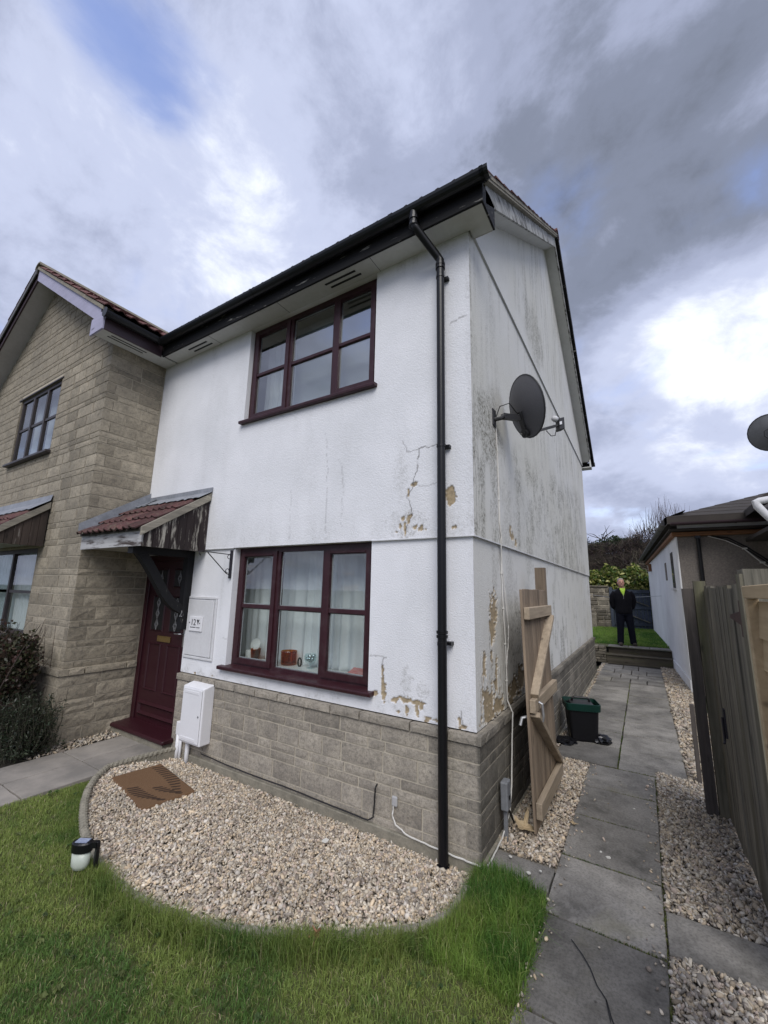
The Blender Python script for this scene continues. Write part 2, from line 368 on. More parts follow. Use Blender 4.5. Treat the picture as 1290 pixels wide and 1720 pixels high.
def leafmat(name, trans=0.35, rough=0.55):
    t = NT(name)
    a = t.attr('tint').outputs['Color']
    p = t.bsdf(a, rough, spec=0.35)
    tr = t.n('ShaderNodeBsdfTranslucent'); t.link(t.val(a, 1.3), tr.inputs['Color'])
    mx = t.n('ShaderNodeMixShader'); mx.inputs[0].default_value = trans
    t.link(p.outputs[0], mx.inputs[1]); t.link(tr.outputs[0], mx.inputs[2]); t.link(mx.outputs[0], t.o.inputs['Surface'])
    return t.m
leafmat('grass_blade', 0.35, 0.6); leafmat('leaf', 0.2, 0.4); leafmat('bark_twig', 0.0, 0.9)
t = NT('coir_mat')
g = t.noise(260, 3, 0.7)
co = t.n('ShaderNodeTexCoord')
c = t.mix(t.ramp(g, 0.35, 0.7), (0.215, 0.128, 0.072), (0.11, 0.066, 0.038))
a = t.attr('mark').outputs['Fac']
c = t.mix(t.math('MULTIPLY', a, 0.85), c, (0.028, 0.020, 0.018))
t.bsdf(c, 0.95, t.bump(g, 0.9, 0.006), spec=0.1)
simple('mesh_dish', (0.105, 0.105, 0.12), (0.075, 0.075, 0.085), 0.5, 90, 200)
simple('dish_grey', (0.17, 0.175, 0.185), (0.12, 0.125, 0.13), 0.5)
simple('dark_bracket', (0.02, 0.021, 0.024), (0.035, 0.034, 0.036), 0.5, 20, 60)
simple('frosted', (0.50, 0.53, 0.47), (0.40, 0.44, 0.38), 0.35)
simple('solar_cell', (0.40, 0.45, 0.55), (0.20, 0.23, 0.35), 0.25, 20, 80)
simple('bin_green', (0.004, 0.032, 0.024), (0.003, 0.024, 0.017), 0.45, spec=0.3)
simple('bag_black', (0.008, 0.008, 0.010), rough=0.28)
simple('jacket_black', (0.0055, 0.0055, 0.008), (0.009, 0.0085, 0.011), 0.85, 12, 90, bump=0.3, bscale=16, bdist=0.01, spec=0.12)
simple('trouser_navy', (0.006, 0.007, 0.013), (0.010, 0.011, 0.018), 0.9, 12, 90, bump=0.3, bscale=14, bdist=0.01, spec=0.12)
simple('hi_vis', (0.42, 0.66, 0.05), (0.36, 0.58, 0.05), 0.7)
t = NT('skin')
a = t.attr('tint').outputs['Color']
t.bsdf(a, 0.55, spec=0.4, **{'Subsurface Weight': 0.1, 'Subsurface Radius': (0.02, 0.008, 0.004)})
simple('grey_hair', (0.34, 0.30, 0.26), (0.2, 0.17, 0.15), 0.8, 60, 150, bump=0.5, bscale=150)
simple('boot_leather', (0.06, 0.045, 0.032), (0.03, 0.024, 0.02), 0.7)
simple('ink', (0.012, 0.011, 0.015), rough=0.5)
simple('curtain_net', (0.82, 0.83, 0.83), (0.72, 0.73, 0.73), 0.9, 3, 40)
simple('curtain_dark', (0.035, 0.032, 0.032), rough=0.9)
simple('room_wall', (0.60, 0.58, 0.54), (0.54, 0.52, 0.49), 0.9, 2, 20)
simple('room_dark', (0.10, 0.095, 0.09), rough=0.9)
simple('white_ceramic', (0.72, 0.71, 0.68), rough=0.35)
simple('silver_ball', (0.75, 0.75, 0.77), rough=0.12, metallic=1.0)
simple('red_print', (0.50, 0.12, 0.12), (0.62, 0.35, 0.33), 0.6, 20, 60)
simple('dry_leaf', (0.48, 0.38, 0.235), (0.35, 0.26, 0.15), 0.8, 14, 60)
simple('brown_leaf', (0.30, 0.15, 0.085), (0.2, 0.1, 0.06), 0.8, 14, 60)
simple('pale_petal', (0.75, 0.73, 0.66), rough=0.7)
t = NT('rubble_stone')
n1 = t.noise(7, 5, 0.6)
c = t.mix(t.ramp(n1, 0.35, 0.7), (0.245, 0.215, 0.165), (0.125, 0.112, 0.09))
c = t.val(c, t.rand(0.6, 1.35)); t.bsdf(c, 0.95, t.bump(t.noise(30, 4), 0.8, 0.015), spec=0.2)
simple('pale_brightener', (0.50, 0.52, 0.55), (0.46, 0.48, 0.51), 0.9, 2, 30)  # for the sheets added to lighten the upper panes
simple('outlet_grey', (0.42, 0.42, 0.42), (0.34, 0.34, 0.34), 0.4)

# ------------------------------------------------------------------ geometry helpers
BASE = {}
def base_of(parent): return BASE[parent.name] if parent is not None else Vector((0, 0, 0))
def tag(o, label=None, cat=None, group=None, kind=None):
    if label: o['label'] = label
    if cat: o['category'] = cat
    if group: o['group'] = group
    if kind: o['kind'] = kind
    return o
def thing(name, label, cat, loc=(0, 0, 0), group=None):
    o = bpy.data.objects.new(name, None); COL.objects.link(o)
    o.empty_display_size = 0.1
    o.location = loc; BASE[o.name] = Vector(loc)
    return tag(o, label, cat, group)
def link_mesh(name, me, mat, parent=None):
    o = bpy.data.objects.new(name, me); COL.objects.link(o)
    if mat: 
        me.materials.clear(); me.materials.append(MATS[mat])
    if parent is not None:
        o.parent = parent
    BASE[o.name] = base_of(parent).copy()
    return o
def piece(name, me, parent, loc, rot=None, scale=None, mat3=None):
    """an object that shares mesh data; loc in world space"""
    o = bpy.data.objects.new(name, me); COL.objects.link(o)
    b = base_of(parent)
    if parent is not None: o.parent = parent
    if mat3 is not None:
        m = mat3.to_4x4(); m.translation = Vector(loc)-b; o.matrix_local = m
    else:
        o.location = Vector(loc)-b
        if rot: o.rotation_euler = rot
        if scale: o.scale = scale
    BASE[o.name] = b.copy()
    return o
def np_mesh(name, V, F, mat, parent=None, smooth=False, attrs=None, colors=None):
    """V (n,3) world, F (m,k) index array with one polygon size"""
    V = np.asarray(V, np.float32) - np.array(base_of(parent), np.float32)
    F = np.asarray(F, np.int32)
    me = bpy.data.meshes.new(name)
    me.vertices.add(len(V)); me.vertices.foreach_set('co', V.ravel())
    k = F.shape[1]; me.loops.add(F.size); me.loops.foreach_set('vertex_index', F.ravel())
    me.polygons.add(len(F)); me.polygons.foreach_set('loop_start', np.arange(0, F.size, k, dtype=np.int32))
    try: me.polygons.foreach_set('loop_total', np.full(len(F), k, np.int32))
    except Exception: pass
    me.update(calc_edges=True)
    if smooth: me.polygons.foreach_set('use_smooth', np.ones(len(F), bool))
    for k_, a in (attrs or {}).items():
        at = me.attributes.new(k_, 'FLOAT', 'POINT'); at.data.foreach_set('value', np.asarray(a, np.float32))
    if colors is not None:
        at = me.attributes.new('tint', 'FLOAT_COLOR', 'POINT')
        c = np.ones((len(V), 4), np.float32); c[:, :3] = colors; at.data.foreach_set('color', c.ravel())
    return link_mesh(name, me, mat, parent)

class MB:
    def __init__(s): s.v = []; s.f = []
    def add(s, vs, fs):
        b = len(s.v); s.v += [tuple(v) for v in vs]; s.f += [tuple(i+b for i in f) for f in fs]; return s
    def box(s, x0, x1, y0, y1, z0, z1):
        vs = [(x0, y0, z0), (x1, y0, z0), (x1, y1, z0), (x0, y1, z0), (x0, y0, z1), (x1, y0, z1), (x1, y1, z1), (x0, y1, z1)]
        return s.add(vs, [(0, 3, 2, 1), (4, 5, 6, 7), (0, 1, 5, 4), (1, 2, 6, 5), (2, 3, 7, 6), (3, 0, 4, 7)])
    def obox(s, c, a, b, d):
        c, a, b, d = Vector(c), Vector(a), Vector(b), Vector(d)
        if a.cross(b).dot(d) < 0: d = -d
        vs = [c+i*a+j*b+k*d for k in (-1, 1) for (i, j) in ((-1, -1), (1, -1), (1, 1), (-1, 1))]
        return s.add(vs, [(0, 3, 2, 1), (4, 5, 6, 7), (0, 1, 5, 4), (1, 2, 6, 5), (2, 3, 7, 6), (3, 0, 4, 7)])
    def bar(s, p, q, w, h, up=(0, 0, 1)):
        p, q = Vector(p), Vector(q); d = (q-p); L = d.length/2; d.normalize()
        a = d.cross(Vector(up)); 
        if a.length < 1e-4: a = d.cross(Vector((1, 0, 0)))
        a.normalize(); b = a.cross(d)
        return s.obox((p+q)/2, d*L, a*(w/2), b*(h/2))
    def prism(s, pts, ext):
        n = len(pts); e = Vector(ext); P = [Vector(p) for p in pts]
        nrm = Vector((0, 0, 0))
        for i in range(n):
            nrm += P[i].cross(P[(i+1) % n])
        if nrm.dot(e) > 0: P = P[::-1]
        vs = P+[p+e for p in P]
        fs = [tuple(range(n)), tuple(range(2*n-1, n-1, -1))]+[((i+1) % n, i, i+n, (i+1) % n+n) for i in range(n)]
        return s.add(vs, fs)
    def tube(s, pts, r, n=8, cap=True):
        P = [Vector(p) for p in pts]; m = len(P)
        R = r if isinstance(r, (list, tuple)) else [r]*m
        ref = None; rings = []
        for i in range(m):
            d = (P[min(i+1, m-1)]-P[max(i-1, 0)]).normalized()
            if ref is None:
                ref = d.cross(Vector((0, 0, 1)))
                if ref.length < 0.05: ref = d.cross(Vector((1, 0, 0)))
            a = (ref-d*ref.dot(d)).normalized(); ref = a; b = d.cross(a)
            rings.append([P[i]+(a*math.cos(2*math.pi*k/n)+b*math.sin(2*math.pi*k/n))*R[i] for k in range(n)])
        vs = [v for g in rings for v in g]; fs = []
        for i in range(m-1):
            for k in range(n):
                k2 = (k+1) % n; fs.append((i*n+k, i*n+k2, (i+1)*n+k2, (i+1)*n+k))
        if cap: fs += [tuple(range(n-1, -1, -1)), tuple((m-1)*n+k for k in range(n))]
        return s.add(vs, fs)
    def lathe(s, prof, c, n=16, ax=(0, 0, 1), xr=(1, 0, 0), sy=1.0):
        c = Vector(c); A = Vector(ax).normalized(); X = Vector(xr); X = (X-A*X.dot(A)).normalized(); Y = A.cross(X)
        vs = []; fs = []
        for (r, z) in prof:
            for k in range(n):
                t_ = 2*math.pi*k/n; vs.append(c+A*z+X*(r*math.cos(t_))+Y*(r*sy*math.sin(t_)))
        m = len(prof)
        for i in range(m-1):
            for k in range(n):
                k2 = (k+1) % n; fs.append((i*n+k, i*n+k2, (i+1)*n+k2, (i+1)*n+k))
        fs += [tuple(range(n-1, -1, -1)), tuple((m-1)*n+k for k in range(n))]
        return s.add(vs, fs)
    def loft(s, rings, cap=True):
        n = len(rings[0]); vs = [v for g in rings for v in g]; fs = []
        for i in range(len(rings)-1):
            for k in range(n):
                k2 = (k+1) % n; fs.append((i*n+k, i*n+k2, (i+1)*n+k2, (i+1)*n+k))
        if cap: fs += [tuple(range(n-1, -1, -1)), tuple((len(rings)-1)*n+k for k in range(n))]
        return s.add(vs, fs)
    def mesh(s, name, bevel=0.0, smooth=False, seg=1, off=(0, 0, 0), fix=False):
        me = bpy.data.meshes.new(name)
        o = Vector(off)
        me.from_pydata([tuple(Vector(v)-o) for v in s.v], [], s.f)
        if bevel or fix:
            bm = bmesh.new(); bm.from_mesh(me)
            if fix: bmesh.ops.recalc_face_normals(bm, faces=bm.faces)
            if bevel: bmesh.ops.bevel(bm, geom=list(bm.edges), offset=bevel, segments=seg, affect='EDGES', profile=0.5, clamp_overlap=True)
            bm.to_mesh(me); bm.free()
        if smooth:
            for p in me.polygons: p.use_smooth = True
        me.update(); return me
    def build(s, name, mat, parent=None, bevel=0.0, smooth=False, seg=1, fix=False):
        me = s.mesh(name, bevel, smooth, seg, base_of(parent), fix)
        return link_mesh(name, me, mat, parent)
def autosmooth(o, ang=40):
    me = o.data
    try:
        for p in me.polygons: p.use_smooth = True
        me.set_sharp_from_angle(angle=math.radians(ang))
    except Exception: pass
    return o
def struct(o): o['kind'] = 'structure'; return o
def stuff(o, label=None, cat=None): return tag(o, label, cat, kind='stuff')

# numpy value noise
def _h(ix, iy, s):
    n = (ix.astype(np.int64)*374761393 + iy.astype(np.int64)*668265263 + s*144665) & 0x7fffffff
    n = ((n ^ (n >> 13))*1274126177) & 0x7fffffff
    return ((n ^ (n >> 16)) & 0xffff)/65535.0
def vnoise(x, y, s=0):
    ix, iy = np.floor(x), np.floor(y); fx, fy = x-ix, y-iy
    fx = fx*fx*(3-2*fx); fy = fy*fy*(3-2*fy)
    a, b, c, d = _h(ix, iy, s), _h(ix+1, iy, s), _h(ix, iy+1, s), _h(ix+1, iy+1, s)
    return (a*(1-fx)+b*fx)*(1-fy)+(c*(1-fx)+d*fx)*fy
def fbm(x, y, s=0, o=4):
    r = 0; a = 0.5; t_ = 0
    for i in range(o):
        r = r+a*vnoise(x*2**i, y*2**i, s+i*17); t_ += a; a *= 0.55
    return r/t_
def sstep(a, b, x):
    t_ = np.clip((x-a)/(b-a), 0, 1); return t_*t_*(3-2*t_)
def poly_dist(X, Y, pts):
    d = np.full(X.shape, 1e9)
    for (ax, ay), (bx, by) in zip(pts[:-1], pts[1:]):
        vx, vy = bx-ax, by-ay; L = vx*vx+vy*vy+1e-9
        t_ = np.clip(((X-ax)*vx+(Y-ay)*vy)/L, 0, 1)
        d = np.minimum(d, np.hypot(X-ax-t_*vx, Y-ay-t_*vy))
    return d

# ------------------------------------------------------------------ dimensions
L = -4.55           # inner corner with the stone house
P = -0.726          # face of the stone house
D = 7.87            # depth of the white house
ZP, ZB, ZE = 0.78, 2.15, 4.80
SL = 0.72           # roof slope

# ------------------------------------------------------------------ ground, lawn, paving, gravel
g = MB(); g.add([(-300, -300, -0.16), (300, -300, -0.16), (300, 300, -0.16), (-300, 300, -0.16)], [(0, 1, 2, 3)])
struct(g.build('ground', 'far_ground'))

BED = [(-3.30, -0.02), (-3.36, -0.35), (-3.42, -0.66), (-3.20, -0.90), (-2.95, -1.06), (-2.69, -1.18), (-2.43, -1.28), (-2.06, -1.385), (-1.73, -1.43),
       (-1.39, -1.43), (-1.04, -1.35), (-0.68, -1.20), (-0.40, -1.03), (-0.13, -0.82), (0.03, -0.65), (0.05, -0.45), (0.03, -0.14)]
def inside(poly, X, Y):
    r = np.zeros(X.shape, bool); n = len(poly)
    for i in range(n):
        x1, y1 = poly[i]; x2, y2 = poly[(i+1) % n]
        c = ((y1 > Y) != (y2 > Y)) & (X < (x2-x1)*(Y-y1)/((y2-y1) or 1e-9)+x1)
        r ^= c
    return r
bedpoly = BED+[(0.0, 0.0), (-3.30, 0.0)]
# flat sheets
def sheet(name, poly, z, mat):
    m_ = MB(); m_.add([(x, y, z) for x, y in poly], [tuple(range(len(poly)))])
    return struct(m_.build(name, mat, fix=True))
lawn_poly = [(-3.30, -0.86)] + [(x, y) for x, y in BED[3:]] + [(0.10, -0.02), (0.25, -0.03), (0.43, -0.10), (0.47, -0.30), (0.49, -0.9), (0.5, -4.5), (-3.35, -4.5), (-3.37, -1.4)]
sheet('lawn_soil', lawn_poly, -0.012, 'turf_base')
sheet('gravel_bed', bedpoly, -0.092, 'gravel_base')
bb_ = MB(); bb_.add([(x, y, -.022-.068*float(sstep(-.60, -.04, np.array(y)))) for y in np.linspace(-1.40, 0.0, 15) for x in np.linspace(-3.30, -.02, 12)], [(r_*12+c_, r_*12+c_+1, r_*12+c_+13, r_*12+c_+12) for r_ in range(14) for c_ in range(11)])
bb_.f = [f_ for f_ in bb_.f if bool(np.all(inside(bedpoly, np.array([bb_.v[i][0] for i in f_])*.995, np.array([bb_.v[i][1]-.004 for i in f_]))))]
struct(bb_.build('gravel_fines', 'gravel_base'))
sheet('gravel_strip', [(0.0, 0.2), (0.44, 0.2), (0.44, 2.2), (0.0, 2.2)], -0.020, 'gravel_base')
sheet('gravel_strip', [(1.005, -4.0), (1.75, -4.0), (1.75, 2.3), (1.005, 2.3)], -0.021, 'gravel_base')
sheet('gravel_strip', [(1.27, 2.3), (1.80, 2.3), (1.72, 6.9), (1.60, 9.7), (1.27, 9.7)], -0.022, 'gravel_base')
sheet('gravel_strip', [(0.0, 2.2), (0.14, 2.2), (0.14, 9.7), (0.0, 9.7)], -0.023, 'gravel_base')
sheet('path_bedding', [(0.02, 2.2), (1.29, 2.2), (1.29, 9.75), (0.02, 9.75)], -0.030, 'soil')
sheet('path_bedding', [(0.44, -4.5), (1.02, -4.5), (1.02, 2.2), (0.44, 2.2)], -0.031, 'soil')
sheet('path_bedding', [(-4.55, -4.5), (-3.36, -4.5), (-3.36, 0.0), (-4.55, 0.0)], -0.032, 'soil')
sheet('path_bedding', [(1.0, -0.16), (1.8, -0.16), (1.8, 0.2), (1.0, 0.2)], -0.018, 'soil')

def slab(parent, x0, x1, y0, y1, z=0.0, mat='concrete_slab', j=0.0065, th=0.05):
    cx, cy = (x0+x1)/2, (y0+y1)/2; w, h = (x1-x0)/2-j, (y1-y0)/2-j
    m_ = MB()
    # slightly irregular edge
    def edge(ax, ay, bx, by, n=4):
        return [(ax+(bx-ax)*i/n+random.uniform(-.003, .003), ay+(by-ay)*i/n+random.uniform(-.003, .003)) for i in range(n)]
    ring = edge(-w, -h, w, -h)+edge(w, -h, w, h)+edge(w, h, -w, h)+edge(-w, h, -w, -h)
    n = len(ring); tx, ty = random.uniform(-.004, .004), random.uniform(-.004, .004)
    top = [(x*0.992, y*0.992, z+tx*x+ty*y) for x, y in ring]; sh = [(x, y, z-0.005+tx*x+ty*y) for x, y in ring]; bo = [(x, y, z-th) for x, y in ring]
    vs = top+sh+bo; fs = [tuple(range(n))]+[(i, i+n, (i+1) % n+n, (i+1) % n) for i in range(n)]+[(i+n, i+2*n, (i+1) % n+2*n, (i+1) % n+n) for i in range(n)]
    m_.add(vs, fs)
    me = m_.mesh('paving_slab', fix=True); me.materials.append(MATS[mat])
    return piece('paving_slab', me, parent, (cx, cy, 0), rot=(0, 0, random.uniform(-.004, .004)))
path = MB().add([(0.45, -4.4, -0.028), (1.0, -4.4, -0.028), (1.0, 2.15, -0.028), (0.45, 2.15, -0.028)], [(0, 1, 2, 3)]).build('side_path', 'soil')
struct(path)
ys = [2.20, 1.615, 1.02, 0.405, -0.205, -0.815, -1.42, -2.03, -2.64, -3.25]
for a, b in zip(ys[1:], ys[:-1]): slab(path, 0.435, 1.015, a, b, random.uniform(-.004, .004))
ys2 = [2.22, 2.84, 3.45, 4.06, 4.66, 5.25, 5.86, 6.47, 7.03]
for a, b in zip(ys2[:-1], ys2[1:]):
    slab(path, 0.09, 0.69, a, b, random.uniform(-.004, .004)); slab(path, 0.69, 1.28, a+random.uniform(-.02, .02), b, random.uniform(-.004, .004))
for r_, (a, b) in enumerate(((7.03, 7.55), (7.55, 8.1), (8.1, 8.7), (8.7, 9.35))):
    xs = [0.06, 0.35, 0.69, 0.98, 1.28] if r_ % 2 == 0 else [0.06, 0.50, 0.82, 1.28]
    for x0, x1 in zip(xs[:-1], xs[1:]): slab(path, x0, x1, a, b, random.uniform(-.006, .006), j=0.009)
slab(path, 1.012, 1.78, -0.15, 0.185, -0.002)
slab(path, 0.03, 0.43, -0.02, 0.22, -0.012, j=0.002)
fp = MB().add([(-4.5, -4.4, -0.028), (-3.4, -4.4, -0.028), (-3.4, -0.1, -0.028), (-4.5, -0.1, -0.028)], [(0, 1, 2, 3)]).build('front_path', 'soil')
struct(fp)
for a, b in ((-0.72, -0.13), (-1.33, -0.72), (-1.94, -1.33), (-2.55, -1.94)):
    slab(fp, -4.26, -3.83, a, b, -0.004, 'buff_slab'); slab(fp, -3.83, -3.38, a, b, -0.003, 'buff_slab')

# gravel stones as real geometry
ICO_V = []; _ph = (1+5**.5)/2
for a in (-1, 1):
    for b in (-_ph, _ph): ICO_V += [(0, a, b), (a, b, 0), (b, 0, a)]
ICO_V = np.array(ICO_V)/math.hypot(1, _ph)
def _ico_faces():
    d = np.linalg.norm(ICO_V[:, None]-ICO_V[None], axis=2); F = []
    for i in range(12):
        for j in range(i+1, 12):
            for k in range(j+1, 12):
                if max(d[i, j], d[j, k], d[i, k]) < 1.1:
                    n = np.cross(ICO_V[j]-ICO_V[i], ICO_V[k]-ICO_V[i])
                    F.append((i, j, k) if n@ICO_V[i] > 0 else (i, k, j))
    return np.array(F)
ICO_F = _ico_faces()
def gravel(name, label, polyfn, bbox, dens, size, zbase, zvar, palette, parent=None, slope=None):
    x0, x1, y0, y1 = bbox
    n = int((x1-x0)*(y1-y0)*dens)
    X = rng.uniform(x0, x1, n); Y = rng.uniform(y0, y1, n)
    k = polyfn(X, Y); X, Y = X[k], Y[k]; n = len(X)
    s = size*np.exp(rng.normal(0, 0.28, n))
    sc = np.stack([s*rng.uniform(.9, 1.75, n), s*rng.uniform(.65, 1.1, n), s*rng.uniform(.35, .7, n)], 1)
    V = ICO_V[None]*(1+rng.uniform(-.34, .30, (n, 12, 1)))*sc[:, None, :]
    # random rotations
    q = rng.normal(size=(n, 4)); q[:, 1:3] *= 0.45; q /= np.linalg.norm(q, axis=1)[:, None]
    w, x, y, z = q.T
    R = np.stack([1-2*(y*y+z*z), 2*(x*y-z*w), 2*(x*z+y*w), 2*(x*y+z*w), 1-2*(x*x+z*z), 2*(y*z-x*w), 2*(x*z-y*w), 2*(y*z+x*w), 1-2*(x*x+y*y)], 1).reshape(n, 3, 3)
    V = np.einsum('nij,nkj->nki', R, V)
    Z = zbase+rng.uniform(0, 1, n)*zvar+0.012*(fbm(X*3, Y*3, 5)-.5)
    if slope is not None: Z = Z+slope(X, Y)
    V += np.stack([X, Y, Z], 1)[:, None, :]
    F = (ICO_F[None]+12*np.arange(n)[:, None, None]).reshape(-1, 3)
    pal = np.array(palette); c = pal[rng.integers(0, len(pal), n)]*rng.uniform(.7, 1.18, (n, 1))*(.74+.5*fbm(X*2.2, Y*2.2, 91))[:, None]
    return stuff(np_mesh(name, V.reshape(-1, 3), F, 'gravel', parent, colors=np.repeat(c, 12, 0)), label, 'gravel')
PAL0 = [(.52, .45, .36), (.58, .53, .45), (.45, .40, .34), (.62, .57, .50), (.40, .335, .26), (.50, .42, .37), (.55, .52, .49), (.33, .30, .27), (.60, .50, .38), (.27, .235, .21)]
PAL = [(a*1.14, b*1.10, c*1.02) for a, b, c in PAL0]
gravel('gravel', 'pale buff gravel filling the curved bed under the front window', lambda X, Y: inside(bedpoly, X, Y) & ~inside([(-3.125, -.755), (-3.065, -.375), (-2.345, -.49), (-2.40, -.885)], X, Y), (-3.45, 0.08, -1.45, 0.0), 9300, 0.0092, -0.010, 0.022, PAL, slope=lambda X, Y: -.065*sstep(-.60, -.04, Y))
gravel('gravel', 'gravel beneath the open timber gate beside the house wall', lambda X, Y: (X+0*Y > 0.02), (0.02, 0.435, 0.23, 2.2), 6800, 0.0100, -0.012, 0.020, PAL)
gravel('gravel', 'grey gravel between the side path and the weathered fence', lambda X, Y: ((Y > 0.19) | (Y < -0.155)) & (X < 1.56), (1.02, 1.60, -1.3, 2.3), 7200, 0.0108, -0.012, 0.022, [tuple(v*f for v, f in zip(c, (.86, .88, .90))) for c in PAL])
gravel('gravel', 'narrow gravel strip along the foot of the bungalow wall', lambda X, Y: X < 1.80-0.026*(Y-2.3), (1.285, 1.80, 2.3, 9.6), 1400, 0.018, -0.012, 0.016, [tuple(v*.8 for v in c) for c in PAL])
gravel('gravel', 'thin line of gravel along the side wall plinth', lambda X, Y: X > 0, (0.01, 0.09, 2.2, 9.3), 1200, 0.015, -0.012, 0.014, [tuple(v*.8 for v in c) for c in PAL])
gravel('gravel', 'gravel scattered at the foot of the stone corner', lambda X, Y: X > -9, (-4.56, -4.27, -1.0, -0.05), 1800, 0.012, -0.012, 0.012, [tuple(v*.8 for v in c) for c in PAL])

# rope-topped edging
eg = thing('garden_edging', 'low concrete rope edging curving round the gravel bed', 'edging', (-2.0, -1.2, 0))
def edge_piece(p, q):
    p, q = Vector((*p, 0)), Vector((*q, 0)); d = (q-p).normalized(); nrm = Vector((-d.y, d.x, 0)); Ln = (q-p).length-0.004
    m_ = MB(); mid = (p+q)/2
    m_.obox(mid+Vector((0, 0, -0.025)), d*(Ln/2), nrm*0.020, Vector((0, 0, 0.045)))
    n = 10; rings = []
    k = max(6, int(Ln/0.012))
    for i in range(k+1):
        c = p+d*(0.002+Ln*i/k)+Vector((0, 0, 0.028)); ring = []
        for j in range(n):
            a = 2*math.pi*j/n; rr = 0.026+0.0045*math.sin(2*(a)+ (Ln*i/k)*2*math.pi/0.045)
            ring.append(c+nrm*math.cos(a)*rr+Vector((0, 0, math.sin(a)*rr)))
        rings.append(ring)
    m_.loft(rings)
    m_.build('edging_stone', 'edging_concrete', eg, smooth=False, fix=True)
pts = BED
acc = [Vector((*pts[0], 0))]
# resample at 0.3 m
dense = []
for a, b in zip(pts[:-1], pts[1:]):
    for i in range(10): dense.append((a[0]+(b[0]-a[0])*i/10, a[1]+(b[1]-a[1])*i/10))
dense.append(pts[-1])
cur = dense[0]; run = 0; last = dense[0]
for q in dense[1:]:
    run += math.hypot(q[0]-last[0], q[1]-last[1]); last = q
    if run > 0.22: edge_piece(cur, q); cur = q; run = 0

# ------------------------------------------------------------------ grass
def grass(name, label, X, Y, Z, Hh, wid, col, lean=0.5, parent=None, cat='grass'):
    n = len(X); a = rng.uniform(0, 2*math.pi, n); la = rng.uniform(0, 2*math.pi, n); ln = np.abs(rng.normal(0, lean, n))
    wx, wy = np.cos(a)*wid/2, np.sin(a)*wid/2
    dx, dy = np.cos(la)*ln*Hh, np.sin(la)*ln*Hh
    z = np.zeros(n)
    P0 = np.stack([X-wx, Y-wy, Z], 1); P1 = np.stack([X+wx, Y+wy, Z], 1)
    mx, my, mz = X+dx*.32, Y+dy*.32, Z+Hh*.6
    P2 = np.stack([mx-wx*.8, my-wy*.8, mz], 1); P3 = np.stack([mx+wx*.8, my+wy*.8, mz], 1)
    P4 = np.stack([X+dx, Y+dy, Z+Hh*np.clip(1-.35*ln, .35, 1)], 1)
    V = np.stack([P0, P1, P2, P3, P4], 1).reshape(-1, 3)
    b = 5*np.arange(n)[:, None]
    F = np.concatenate([b+np.array([[0, 1, 3]]), b+np.array([[0, 3, 2]]), b+np.array([[2, 3, 4]])], 0)
    c = np.repeat(col, 5, 0); sh = np.tile(np.array([.8, .8, 1, 1, 1.1]), n)[:, None]
    return stuff(np_mesh(name, V, F, 'grass_blade', parent, colors=c*sh), label, cat)
def lawn_cols(X, Y):
    n = len(X); f = fbm(X*1.6, Y*1.6, 31)[:, None]; g2 = fbm(X*6, Y*6, 57)[:, None]; r_ = rng.uniform(0, 1, (n, 1))
    dk = np.array([[.105, .195, .046]]); lt = np.array([[.255, .325, .085]]); ye = np.array([[.37, .36, .14]]); st_ = np.array([[.45, .39, .24]])
    m_ = sstep(.34, .58, f*.5+g2*.5)
    c = dk*(1-m_)+lt*m_
    c = np.where(r_ > .86, ye*.7+c*.3, c); c = np.where(r_ > .965, st_, c)
    return c*rng.uniform(.7, 1.25, (n, 1))
n = 310000
X = rng.uniform(-3.5, 0.56, n); Y = rng.uniform(-3.0, -0.02, n)
k = inside(lawn_poly, X, Y) & (Y > -2.2+0.50*(X+1.27)-0.35)
X, Y = X[k], Y[k]
dens = fbm(X*5, Y*5, 11); k = rng.uniform(0, 1, len(X)) < np.clip(dens*2.3-.15, .45, 1); X, Y = X[k], Y[k]
Hh = (.015+.030*fbm(X*3.5, Y*3.5, 3))*rng.uniform(.6, 1.3, len(X))
grass('lawn_grass', 'short mossy green lawn in front of the curved gravel bed', X, Y, np.full(len(X), -.012), Hh, rng.uniform(.0022, .0042, len(X)), lawn_cols(X, Y), .75)
# long tufts along edging and slab edges
def along(poly, per_m, spread):
    out_ = []
    for a, b in zip(poly[:-1], poly[1:]):
        ln = math.hypot(b[0]-a[0], b[1]-a[1]); m_ = int(ln*per_m); t_ = rng.uniform(0, 1, m_)
        nx, ny = (b[1]-a[1])/ln, -(b[0]-a[0])/ln
        o_ = np.abs(rng.normal(0, spread, m_))
        out_.append(np.stack([a[0]+(b[0]-a[0])*t_-nx*-o_*1.0, a[1]+(b[1]-a[1])*t_-ny*-o_*1.0], 1))
    return np.concatenate(out_)
T = along(BED[3:], 5200, .055)
# keep on lawn side
k = ~inside(bedpoly, T[:, 0], T[:, 1]); T = T[k]
hh = (.045+.085*fbm(T[:, 0]*4, T[:, 1]*4, 9))*rng.uniform(.55, 1.2, len(T))*(.30+.70*sstep(-2.35, -1.75, T[:, 0]))
cc = lawn_cols(T[:, 0], T[:, 1])*np.array([[.78, .80, .75]])
grass('grass_tuft', 'long uncut grass growing up along the rope edging', T[:, 0], T[:, 1], np.full(len(T), -.012), hh+.02, rng.uniform(.0022, .004, len(T)), cc, .55)
n = 9000
X = rng.uniform(0.02, 0.46, n); Y = rng.uniform(-0.85, 0.03, n)
k = inside(lawn_poly, X, Y); X, Y = X[k], Y[k]
grass('grass_tuft', 'thick long grass clump between the house corner and the path', X, Y, np.full(len(X), -.012), (.05+.09*fbm(X*5, Y*5, 4))*rng.uniform(.5, 1.2, len(X)), rng.uniform(.0022, .004, len(X)), lawn_cols(X, Y)*np.array([[.80, .95, .70]]), .6)

